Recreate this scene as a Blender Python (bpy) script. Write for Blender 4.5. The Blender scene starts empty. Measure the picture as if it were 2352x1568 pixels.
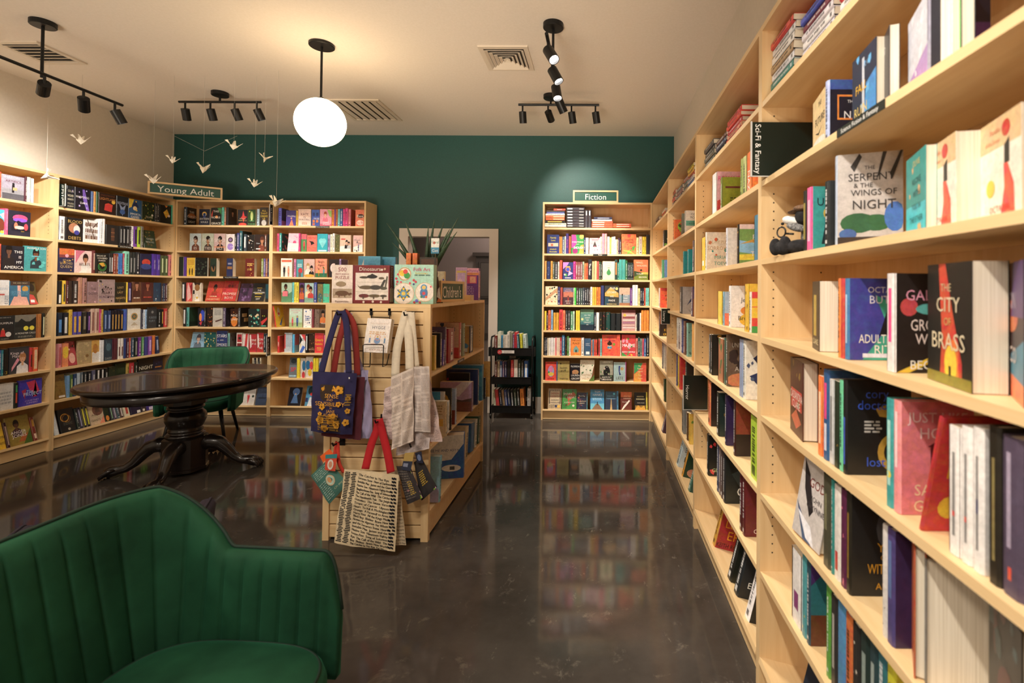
import bpy, math, random
import numpy as np
from mathutils import Matrix, Vector, Euler
C = bpy.context.scene.collection
SC = bpy.context.scene
PI = math.pi

# ------------------------------------------------------------------ camera
cam_d = bpy.data.cameras.new('camera'); cam = bpy.data.objects.new('camera', cam_d); C.objects.link(cam)
cam_d.sensor_width = 36; cam_d.lens = 1133.65/2352*36
cam_d.shift_x = -.0776; cam_d.shift_y = -.0559
cam_d.clip_start = .05
yaw, pit, rol = -.0136, .0125, .0089
def _rot(y, p, r):
    cy, sy, cp, sp, cr, sr = math.cos(y), math.sin(y), math.cos(p), math.sin(p), math.cos(r), math.sin(r)
    B = Matrix(((1,0,0),(0,0,-1),(0,1,0)))
    return Matrix(((cr,-sr,0),(sr,cr,0),(0,0,1))) @ Matrix(((1,0,0),(0,cp,sp),(0,-sp,cp))) @ Matrix(((cy,0,-sy),(0,1,0),(sy,0,cy))) @ B
R_ = _rot(yaw, pit, rol)
cam.matrix_world = Matrix.Translation((0,0,1.4511)) @ Matrix((R_[0], -R_[1], -R_[2])).transposed().to_4x4()
cam_d.dof.use_dof = True; cam_d.dof.focus_distance = 4.2; cam_d.dof.aperture_fstop = 3.2
SC.camera = cam

# ------------------------------------------------------------------ light and exposure
SC.view_settings.view_transform = 'Standard'; SC.view_settings.look = 'None'
SC.view_settings.gamma = 1; SC.view_settings.use_curve_mapping = False
SC.view_settings.exposure = 0.7
SC.cycles.use_denoising = True
SC.cycles.max_bounces = 8; SC.cycles.diffuse_bounces = 5; SC.cycles.glossy_bounces = 4; SC.cycles.transmission_bounces = 6
SC.cycles.sample_clamp_indirect = 6
W = bpy.data.worlds.new('world'); SC.world = W; W.use_nodes = True
W.node_tree.nodes['Background'].inputs[0].default_value = (1, .93, .85, 1)
W.node_tree.nodes['Background'].inputs[1].default_value = .05
WARM = (1, .66, .36); NEUT = (1, .93, .82)
def light(kind, loc, power, col, aim=None, **kw):
    d = bpy.data.lights.new(kind.lower()+'_light', kind); d.energy = power; d.color = col
    for k, v in kw.items(): setattr(d, k, v)
    o = bpy.data.objects.new(d.name, d); C.objects.link(o); o.location = loc
    if aim is not None: o.rotation_euler = (Vector(aim)-Vector(loc)).to_track_quat('-Z','Y').to_euler()
    return o
# soft fill added behind the camera, standing for unseen ceiling lamps
for x, y in ((-3.4,.6),(-1.4,.2),(-3.4,-1.6),(-1.2,-1.8)):
    light('AREA', (x,y,3.1), 22, (1,.88,.74), (x,y,0), shape='DISK', size=.5)
# added low fill spots, out of view, only to brighten the far ceiling
for x, x1, k in ((-3.9,-4.1,.85),(-2.2,-2.3,.95),(-.75,-.45,1.45)):
    light('SPOT', (x,-1.0,.6), 360*k, (1,.84,.66), (x1,4.6,3.6), spot_size=math.radians(44), spot_blend=1, shadow_soft_size=.8)

# ------------------------------------------------------------------ materials
def hexc(h):
    if len(h) == 3: h = ''.join(c*2 for c in h)
    f = lambda c: c/12.92 if c <= .04045 else ((c+.055)/1.055)**2.4
    return tuple(f(int(h[i:i+2],16)/255) for i in (0,2,4))
def mat(name, col='888888', rough=.5, **kw):
    m = bpy.data.materials.new(name); m.use_nodes = True
    b = m.node_tree.nodes['Principled BSDF']
    b.inputs['Base Color'].default_value = hexc(col)+(1,) if isinstance(col, str) else tuple(col)+(1,)
    b.inputs['Roughness'].default_value = rough
    for k, v in kw.items(): b.inputs[k].default_value = v
    return m
def N(m, t, **kw):
    n = m.node_tree.nodes.new(t)
    for k, v in kw.items(): setattr(n, k, v)
    return n
def noise_mix(m, c1, c2, scale=(1,1,1), nscale=5, detail=4, lo=.35, hi=.65, rough=.6, bump=0, coord='Object', bd=.01):
    nt = m.node_tree; L = nt.links.new; b = nt.nodes['Principled BSDF']
    tc = N(m,'ShaderNodeTexCoord'); mp = N(m,'ShaderNodeMapping'); mp.inputs['Scale'].default_value = scale
    no = N(m,'ShaderNodeTexNoise'); no.inputs['Scale'].default_value = nscale; no.inputs['Detail'].default_value = detail; no.inputs['Roughness'].default_value = rough
    cr = N(m,'ShaderNodeValToRGB'); cr.color_ramp.elements[0].position = lo; cr.color_ramp.elements[1].position = hi
    cr.color_ramp.elements[0].color = hexc(c1)+(1,); cr.color_ramp.elements[1].color = hexc(c2)+(1,)
    L(tc.outputs[coord], mp.inputs[0]); L(mp.outputs[0], no.inputs['Vector']); L(no.outputs['Fac'], cr.inputs[0]); L(cr.outputs[0], b.inputs['Base Color'])
    if bump:
        bp = N(m,'ShaderNodeBump'); bp.inputs['Strength'].default_value = bump; bp.inputs['Distance'].default_value = bd
        L(no.outputs['Fac'], bp.inputs['Height']); L(bp.outputs[0], b.inputs['Normal'])
    return m
WOOD1, WOOD2 = 'e0bd8a', 'e8c999'
wood_v = noise_mix(mat('maple_upright', rough=.42), WOOD1, WOOD2, (14,14,.7), 3, 5)
wood_h = noise_mix(mat('maple_shelf', rough=.42), WOOD1, WOOD2, (.7,14,14), 3, 5)
wood_e = noise_mix(mat('maple_edge', rough=.45), 'e0bd8a', 'e8c999', (3,3,3), 4, 4)
wood_back = noise_mix(mat('maple_back', rough=.5), 'd2aa78', 'dcb888', (10,10,.8), 3, 4)
hole_m = mat('pin_hole_dark', '3a2c20', .8)
wall_m = noise_mix(mat('white_wall_paint', rough=.75), 'e0d8cc', 'e4dcd0', (1,1,1), 40, 2, bump=.05, bd=.002)
ceil_m = noise_mix(mat('ceiling_paint', rough=.8), 'e2d9cd', 'e6ddd2', (1,1,1), 60, 2, bump=.04, bd=.002)
green_m = noise_mix(mat('teal_wall_paint', rough=.55), '184a47', '1a4f4b', (1,1,1), 60, 2, bump=.05, bd=.002)
trim_m = mat('white_trim_paint', 'd8cfc6', .45)
hall_m = mat('hall_paint', '9a8f8c', .8)
black_m = noise_mix(mat('black_metal', rough=.45, Metallic=.3), '0c0c0d', '141415', (1,1,1), 30, 2)
chrome_m = mat('chrome', 'c8c8c8', .2, Metallic=1)
vent_m = mat('vent_enamel', 'd8ccbb', .5)
slot_m = mat('vent_dark', '4a443c', .9)
leg_m = mat('black_leg', '0d0c0c', .35)
paper_m = noise_mix(mat('crane_paper', rough=.7), 'ece4d2', 'f6f0e2', (1,1,1), 30, 2)
string_m = mat('thread', 'b0aca4', .6)
page_m = noise_mix(mat('book_pages', rough=.8), 'cdbfa8', 'eee4d2', (1,220,1), 3, 2, .3, .7)
def col_mat(name, rough, amp=.14, nscale=25, hue=0):
    m = mat(name, rough=rough); nt = m.node_tree; L = nt.links.new; b = nt.nodes['Principled BSDF']
    at = N(m,'ShaderNodeAttribute'); at.attribute_name = 'Col'
    tc = N(m,'ShaderNodeTexCoord'); no = N(m,'ShaderNodeTexNoise'); no.inputs['Scale'].default_value = nscale; no.inputs['Detail'].default_value = 4
    L(tc.outputs['Object'], no.inputs['Vector'])
    mr = N(m,'ShaderNodeMapRange'); mr.inputs[3].default_value = 1-amp; mr.inputs[4].default_value = 1+amp; L(no.outputs['Fac'], mr.inputs[0])
    mx = N(m,'ShaderNodeMix', data_type='RGBA', blend_type='MULTIPLY'); mx.inputs[0].default_value = 1
    L(at.outputs['Color'], mx.inputs[6]); L(mr.outputs[0], mx.inputs[7]); out = mx.outputs[2]
    if hue:      # the printed picture: patches of neighbouring hues and tones
        oi = N(m,'ShaderNodeObjectInfo'); vm = N(m,'ShaderNodeVectorMath', operation='ADD'); L(tc.outputs['Object'], vm.inputs[0]); L(oi.outputs['Random'], vm.inputs[1])
        n2 = N(m,'ShaderNodeTexNoise'); n2.inputs['Scale'].default_value = 34; n2.inputs['Detail'].default_value = 6; n2.inputs['Roughness'].default_value = .7; n2.inputs['Distortion'].default_value = .8
        n3 = N(m,'ShaderNodeTexNoise'); n3.inputs['Scale'].default_value = 75; n3.inputs['Detail'].default_value = 5; n3.inputs['Roughness'].default_value = .75
        L(vm.outputs[0], n2.inputs['Vector']); L(vm.outputs[0], n3.inputs['Vector'])
        hs = N(m,'ShaderNodeHueSaturation')
        r1 = N(m,'ShaderNodeMapRange'); r1.inputs[1].default_value = .3; r1.inputs[2].default_value = .7; r1.inputs[3].default_value = .5-hue; r1.inputs[4].default_value = .5+hue; L(n2.outputs['Fac'], r1.inputs[0])
        r2 = N(m,'ShaderNodeMapRange'); r2.inputs[1].default_value = .35; r2.inputs[2].default_value = .68; r2.inputs[3].default_value = .84; r2.inputs[4].default_value = 1.14; L(n3.outputs['Fac'], r2.inputs[0])
        L(r1.outputs[0], hs.inputs['Hue']); L(r2.outputs[0], hs.inputs['Value']); hs.inputs['Saturation'].default_value = .95
        L(out, hs.inputs['Color']); out = hs.outputs[0]
    L(out, b.inputs['Base Color'])
    return m
cover_m = col_mat("printed_cover", .36, .2, 22, .02)
cloth_m = col_mat('printed_cloth', .9, .12, 60)
ink_m = col_mat('printed_lettering', .45, .03)
sign_m = mat('sign_green', '225448', .4)
blade_m = mat('blade_sign_card', '16231f', .25)
white_m = mat('white_lettering', 'f2f0ec', .5)
def glow(name, col, st):
    m = mat(name, '000000'); b = m.node_tree.nodes['Principled BSDF']
    b.inputs['Emission Color'].default_value = col+(1,); b.inputs['Emission Strength'].default_value = st
    return m
globe_m = glow('globe_glass', (1,.74,.44), 9.5)
lens_m = glow('lamp_lens', (1,.95,.9), 12)
# polished concrete
floor_m = mat('polished_concrete', rough=.12)
nt = floor_m.node_tree; L = nt.links.new; b = nt.nodes['Principled BSDF']
tc = N(floor_m,'ShaderNodeTexCoord')
def fl_noise(sc, det, rg=.6, st=(1,1,1), dist=0):
    mp = N(floor_m,'ShaderNodeMapping'); mp.inputs['Scale'].default_value = st; L(tc.outputs['Object'], mp.inputs[0])
    n = N(floor_m,'ShaderNodeTexNoise'); n.inputs['Scale'].default_value = sc; n.inputs['Detail'].default_value = det; n.inputs['Roughness'].default_value = rg; n.inputs['Distortion'].default_value = dist
    L(mp.outputs[0], n.inputs['Vector']); return n
def ramp(src, p0, p1, c0, c1):
    r = N(floor_m,'ShaderNodeValToRGB'); r.color_ramp.elements[0].position = p0; r.color_ramp.elements[1].position = p1
    r.color_ramp.elements[0].color = c0+(1,); r.color_ramp.elements[1].color = c1+(1,); L(src, r.inputs[0]); return r
n1 = fl_noise(1.4, 8, .65); r1 = ramp(n1.outputs['Fac'], .3, .72, hexc('312c28'), hexc('524b45'))
n2 = fl_noise(7, 12, .75, (1,1,1), .4); r2 = ramp(n2.outputs['Fac'], .58, .74, (0,0,0), (1,1,1))
n3 = fl_noise(13, 8, .75, (1,.4,1), .3); r3 = ramp(n3.outputs['Fac'], .62, .76, (0,0,0), (1,1,1))
mA = N(floor_m,'ShaderNodeMix', data_type='RGBA'); L(r2.outputs[0], mA.inputs[0]); L(r1.outputs[0], mA.inputs[6]); mA.inputs[7].default_value = hexc('6e655b')+(1,)
mB = N(floor_m,'ShaderNodeMix', data_type='RGBA'); L(r3.outputs[0], mB.inputs[0]); L(mA.outputs[2], mB.inputs[6]); mB.inputs[7].default_value = hexc('8f857a')+(1,)
L(mB.outputs[2], b.inputs['Base Color'])
rr = N(floor_m,'ShaderNodeMapRange'); rr.inputs[3].default_value = .03; rr.inputs[4].default_value = .12; L(n2.outputs['Fac'], rr.inputs[0]); L(rr.outputs[0], b.inputs['Roughness'])
bp = N(floor_m,'ShaderNodeBump'); bp.inputs['Strength'].default_value = .10; bp.inputs['Distance'].default_value = .003
n4 = fl_noise(2.2, 2); L(n4.outputs['Fac'], bp.inputs['Height']); L(bp.outputs[0], b.inputs['Normal'])
b.inputs['Specular IOR Level'].default_value = .36
def velvet(name, c1, c2):
    m = noise_mix(mat(name, rough=.75), c1, c2, (1,1,1), 6, 5, .3, .75, bump=.08)
    b = m.node_tree.nodes['Principled BSDF']
    b.inputs['Sheen Weight'].default_value = .5; b.inputs['Sheen Roughness'].default_value = .35; b.inputs['Sheen Tint'].default_value = hexc('3f9a78')+(1,)
    b.inputs['Specular IOR Level'].default_value = .2
    return m
velvet_m = velvet('green_velvet', '153d29', '23573c')
piping_m = mat('dark_green_piping', '0b2a1e', .7)
dark_velvet_m = velvet('charcoal_velvet', '26222c', '332e3a')
dark_velvet_m.node_tree.nodes['Principled BSDF'].inputs['Sheen Tint'].default_value = hexc('6a6478')+(1,)
table_m = noise_mix(mat('espresso_wood', rough=.27), '17110e', '241a15', (1,12,12), 3, 5)
table_m.node_tree.nodes['Principled BSDF'].inputs['Coat Weight'].default_value = .25
leaf_m = noise_mix(mat('plant_leaf', rough=.5), '24382a', '3a5236', (1,1,14), 4, 3)
acrylic_m = mat('clear_acrylic', 'ffffff', .05); acrylic_m.node_tree.nodes['Principled BSDF'].inputs['Transmission Weight'].default_value = 1

# ------------------------------------------------------------------ mesh helpers
def tag(o, label=None, cat=None, group=None, kind=None):
    if label: o['label'] = label
    if cat: o['category'] = cat
    if group: o['group'] = group
    if kind: o['kind'] = kind
    return o
def empty(name, loc=(0,0,0), rz=0, **kw):
    o = bpy.data.objects.new(name, None); C.objects.link(o); o.location = loc; o.rotation_euler = (0,0,rz); o.empty_display_size = .1
    return tag(o, **kw)
class MB:
    def __init__(s): s.v = []; s.f = []; s.c = []; s.col = (1,1,1); s.mi = []; s.m = 0
    def add(s, vs, fs, col=None):
        n = len(s.v); s.v += [tuple(v) for v in vs]
        for f in fs: s.f.append([i+n for i in f]); s.c.append(col or s.col); s.mi.append(s.m)
        return s
    def box(s, x0, x1, y0, y1, z0, z1, col=None):
        if x0 > x1: x0, x1 = x1, x0
        return s.add([(x0,y0,z0),(x1,y0,z0),(x1,y1,z0),(x0,y1,z0),(x0,y0,z1),(x1,y0,z1),(x1,y1,z1),(x0,y1,z1)],
            [(3,2,1,0),(4,5,6,7),(0,1,5,4),(1,2,6,5),(2,3,7,6),(3,0,4,7)], col)
    def tube(s, pts, r, seg=8, cap=True, rr=None, col=None):
        pts = [Vector(p) for p in pts]; n0 = len(s.v); vs = []; fs = []; prev = None
        for i, p in enumerate(pts):
            t = (pts[min(i+1,len(pts)-1)]-pts[max(i-1,0)]).normalized()
            if prev is None: a = t.orthogonal().normalized()
            else: a = (prev-t*prev.dot(t)).normalized()
            prev = a; bb = t.cross(a); rad = rr[i] if rr else r
            for k in range(seg):
                an = 2*PI*k/seg; vs.append(p+(a*math.cos(an)+bb*math.sin(an))*rad)
        for i in range(len(pts)-1):
            for k in range(seg):
                q = (k+1)%seg; fs.append((i*seg+k, i*seg+q, (i+1)*seg+q, (i+1)*seg+k))
        if cap: fs.append(tuple(range(seg))[::-1]); fs.append(tuple(range((len(pts)-1)*seg, len(pts)*seg)))
        return s.add(vs, fs, col)
    def lathe(s, prof, c=(0,0,0), seg=24, sx=1, sy=1, col=None, ph=0):
        vs = []; fs = []
        for r, z in prof:
            for k in range(seg):
                a = 2*PI*k/seg+ph; vs.append((c[0]+r*sx*math.cos(a), c[1]+r*sy*math.sin(a), c[2]+z))
        for i in range(len(prof)-1):
            for k in range(seg):
                q = (k+1)%seg; fs.append((i*seg+k, i*seg+q, (i+1)*seg+q, (i+1)*seg+k))
        if prof[0][0] > 1e-5: fs.append(tuple(range(seg))[::-1])
        if prof[-1][0] > 1e-5: fs.append(tuple(range((len(prof)-1)*seg, len(prof)*seg)))
        return s.add(vs, fs, col)
    def grid(s, fn, nu, nv, col=None, closed=False):
        vs = [fn(i/nu, j/nv) for j in range(nv+1) for i in range(nu+1)]
        fs = [(j*(nu+1)+i, j*(nu+1)+i+1, (j+1)*(nu+1)+i+1, (j+1)*(nu+1)+i) for j in range(nv) for i in range(nu)]
        return s.add(vs, fs, col)
    def prism(s, poly, y0, y1, col=None):      # polygon in xz, extruded along y
        n = len(poly)
        vs = [(x,y0,z) for x,z in poly]+[(x,y1,z) for x,z in poly]
        return s.add(vs, [tuple(range(n)), tuple(range(2*n-1,n-1,-1))]+[(i,i+n,(i+1)%n+n,(i+1)%n) for i in range(n)], col)
    def xf(s, M):
        s.v = [tuple(M @ Vector(v)) for v in s.v]; return s
    def mesh(s, name, mats, smooth=False):
        me = bpy.data.meshes.new(name); me.from_pydata(s.v, [], s.f)
        for m in (mats if isinstance(mats,(list,tuple)) else [mats]): me.materials.append(m)
        a = me.attributes.new('Col','FLOAT_COLOR','FACE')
        a.data.foreach_set('color', np.array([tuple(c)+(1,) for c in s.c], dtype=np.float32).ravel())
        if any(s.mi): me.polygons.foreach_set('material_index', s.mi)
        if smooth: me.polygons.foreach_set('use_smooth', [True]*len(s.f))
        me.update(); return me
    def build(s, name, mats, parent=None, smooth=False, M=None, **kw):
        o = bpy.data.objects.new(name, s.mesh(name, mats, smooth)); C.objects.link(o)
        if parent is not None: o.parent = parent
        if M is not None: o.matrix_local = M
        return tag(o, **kw)
def bevel(o, w=.003, seg=2):
    m = o.modifiers.new('bevel','BEVEL'); m.width = w; m.segments = seg; m.limit_method = 'ANGLE'; return o
def subd(o, n=1):
    m = o.modifiers.new('subd','SUBSURF'); m.levels = n; m.render_levels = n; return o
def rigid(o, t=.004, off=0):
    m = o.modifiers.new('solid','SOLIDIFY'); m.thickness = t; m.offset = off; return o

# glyphs of the built-in font, turned into polygons once per character
_gl = {}
_fc = bpy.data.curves.new('glyph','FONT'); _fc.resolution_u = 2; _fo = bpy.data.objects.new('glyph', _fc); C.objects.link(_fo)
def glyph(ch):
    if ch in _gl: return _gl[ch]
    _fc.body = ch; bpy.context.view_layer.update()
    dg = bpy.context.evaluated_depsgraph_get(); ev = _fo.evaluated_get(dg); me = ev.to_mesh()
    v = [(q.co.x, q.co.y) for q in me.vertices]; f = [tuple(p.vertices) for p in me.polygons]; ev.to_mesh_clear()
    _fc.body = ch+'.'; bpy.context.view_layer.update(); ev = _fo.evaluated_get(bpy.context.evaluated_depsgraph_get()); me = ev.to_mesh()
    w2 = max(q.co.x for q in me.vertices); ev.to_mesh_clear()
    _gl[ch] = (v, f, w2-_dotw); return _gl[ch]
_fc.body = '.'; bpy.context.view_layer.update(); _me = _fo.evaluated_get(bpy.context.evaluated_depsgraph_get()).to_mesh()
_dotw = max(q.co.x for q in _me.vertices)
def text(mb, s, put, h, col, maxw=1e9, bold=0, align=0):
    """s set in lines of cap height h; put(x, y) turns flat text coordinates (centred) into a 3-D point"""
    k = h/.69; adv = []; x = 0
    for ch in s:
        if ch == ' ': adv.append(x); x += .3; continue
        adv.append(x); x += glyph(ch)[2]
    w = x*k; sx = k*min(1, maxw/w) if w > 0 else k
    x0 = -x*sx/2 if align == 0 else 0
    for ch, a in zip(s, adv):
        if ch == ' ': continue
        v, f, _ = glyph(ch)
        mb.add([put(x0+(a+p[0])*sx, p[1]*k-h/2) for p in v], f, col)

# ------------------------------------------------------------------ the room
YB, XL, XR, ZC = 5.83, -5.098, .8825, 3.28
def struct(name, mb, m, parent=None, **kw):
    o = mb.build(name, m, parent); o['kind'] = 'structure' if parent is None else o.get('kind','structure'); return o
struct('floor', MB().box(XL-.1, XR+.1, -4, 9, -.06, 0), floor_m)
struct('ceiling', MB().box(XL-.1, XR+.1, -4, YB+.12, ZC, ZC+.06), ceil_m)
struct('wall_left', MB().box(XL-.1, XL, -4, YB+.12, 0, ZC), wall_m)
struct('wall_right', MB().box(XR, XR+.1, -4, YB+.12, 0, ZC), wall_m)
DX0, DX1, DZ = -2.262, -1.285, 2.078
struct('wall_back', MB().box(XL, DX0, YB, YB+.12, 0, ZC).box(DX1, XR, YB, YB+.12, 0, ZC).box(DX0, DX1, YB, YB+.12, DZ, ZC), green_m)
struct('wall_front', MB().box(XL, XR, -4.1, -4, 0, ZC), wall_m)
# hallway past the doorway
struct('wall_hall', MB().box(-3.2, -.3, 7.0, 7.1, 0, 2.7).box(-3.2, -3.1, YB+.12, 7.0, 0, 2.7).box(-.4, -.3, YB+.12, 7.0, 0, 2.7), hall_m)
struct('wall_hall_nook', MB().box(-3.1, -2.28, 6.55, 7.0, 0, 2.7), hall_m)
struct('ceiling_hall', MB().box(-3.2, -.3, YB+.12, 7.1, 2.7, 2.76), hall_m)
light('POINT', (-1.2,6.4,2.45), 10, (1,.8,.68), shadow_soft_size=.15)
tr = struct('trim_1', MB().box(DX0-.1, DX0+.006, YB-.022, YB+.13, 0, DZ+.09), trim_m)
for nm, a in (('jamb',(DX1-.006, DX1+.1, YB-.022, YB+.13, 0, DZ+.09)), ('lintel',(DX0+.006, DX1-.006, YB-.022, YB+.13, DZ-.006, DZ+.09))):
    MB().box(*a).build(nm, trim_m, tr)
struct('baseboard_back', MB().box(DX1+.1, XR, YB-.016, YB, 0, .19).box(XL, DX0-.1, YB-.016, YB, 0, .19), trim_m)
# old panelled door leaf hung on the hall wall
dm = mat('old_grey_door', '4d4643', .55); dm2 = mat('old_grey_panel', '5e5753', .5)
d = empty('door_2', (-1.73,6.97,.75), kind='structure')
MB().box(0,.72,-.03,0,0,1.17).build('door_leaf', dm, d)
for i,(x0,x1) in enumerate(((.07,.33),(.39,.65))):
    for z0,z1 in ((.08,.5),(.6,1.08)):
        p = MB().box(x0,x1,-.045,-.03,z0,z1).build('door_panel', dm2, d); bevel(p,.012)
        MB().box(x0-.02,x0,-.05,-.03,z0-.02,z1+.02).box(x1,x1+.02,-.05,-.03,z0-.02,z1+.02).box(x0,x1,-.05,-.03,z1,z1+.02).box(x0,x1,-.05,-.03,z0-.02,z0).build('panel_moulding', dm, d)
MB().box(-.04,.76,-.06,0,1.17,1.22).build('door_cornice', dm, d)
o = MB().box(-1.04,-.965,YB-.006,YB,.59,.70).build('outlet_plate', trim_m, label='white outlet plate on the green wall behind the cart', cat='outlet'); bevel(o,.002)
MB().box(-1.017,-.988,YB-.008,YB-.006,.60,.635).box(-1.017,-.988,YB-.008,YB-.006,.655,.69).build('socket', mat('socket_grey','b8b0a8',.5), o)

# ------------------------------------------------------------------ bookcases
SZ = {1:2.152,2:1.860,3:1.572,4:1.285,5:1.000,6:.716,7:.432,8:.123}
FR = {'FIC':(0,5.525,0),'LB':(0,5.525,0),'R':(.5992,0,-PI/2),'L':(-4.799,0,PI/2),'GON':(-.965,0,PI/2),'CART':(0,5.60,0)}
def frame(case):
    x, y, rz = FR[case]; return Matrix.Translation((x,y,0)) @ Matrix.Rotation(rz,4,'Z')
TILT8 = math.radians(14)
hexv = [(math.cos(k*PI/3), math.sin(k*PI/3)) for k in range(6)]
def bookcase(case, a0, a1, label, holes='lr', D=.279, H=2.438):
    M = frame(case); root = empty('bookcase', label=label, cat='bookcase', group='maple bookcases'); root.matrix_world = M @ Matrix.Translation((a0,0,0))
    w = a1-a0; T = .019; g = .0006
    MB().box(g,T,0,D,0,H).build('side_panel', wood_v, root); MB().box(w-T,w-g,0,D,0,H).build('side_panel', wood_v, root)
    MB().box(T,w-T,0,D,H-.021,H).build('top_panel', wood_h, root)
    MB().box(T,w-T,D-.007,D,.02,H-.021).build('back_panel', wood_back, root)
    for k in range(1,8):
        MB().box(T+.0005,w-T-.0005,.001,D-.008,SZ[k]-.0205,SZ[k]).build('shelf', wood_h, root)
    o = MB().box(T+.0005,w-T-.0005,0,D-.012,-.02,0).build('display_shelf', wood_h, root)
    o.matrix_local = Matrix.Translation((0,.001,SZ[8])) @ Matrix.Rotation(-TILT8,4,'X')
    MB().box(T+.0005,w-T-.0005,.022,.04,.004,.1).build('kick_board', wood_h, root)
    hb = MB()
    for x, sg, s in ((T+.0006,1,'l'),(w-T-.0006,-1,'r')):
        if s not in holes: continue
        for y in (.045, D-.06):
            z = .5
            while z < 2.12:
                if min(abs(z-q) for q in SZ.values()) > .022:
                    vs = [(x, y+.0032*c, z+.0032*n) for c, n in hexv]
                    hb.add(vs, [tuple(range(6))])
                z += .032
    hb.build('pin_holes', hole_m, root, kind='stuff')
    return root
bookcase('FIC', -.628, .598, 'maple bookcase under the Fiction sign, full of novels')
bookcase('LB', -4.798, -3.7026, 'maple bookcase in the corner beneath the Young Adult sign, against the green wall')
e = bookcase('LB', -3.7026, -2.628, 'maple bookcase ending the green wall run, half behind the display stand')
bookcase('L', 4.294, 5.524, 'maple bookcase against the white wall, behind the black table')
bookcase('L', 3.07, 4.2935, 'maple bookcase cut by the frame edge, white wall run')
bookcase('R', -5.524, -4.2797, 'corner bay of the long wall of shelves, beside the Fiction case')
bookcase('R', -4.2797, -3.0624, 'second bay of the long wall of shelves, past the Horror sign')
bookcase('R', -3.0624, -1.8431, 'third bay of the long wall of shelves, with the Horror sign on its post')
bookcase('R', -1.8431, -.62, 'closest bay of the long wall of shelves, with the Sci-Fi sign')

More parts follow.
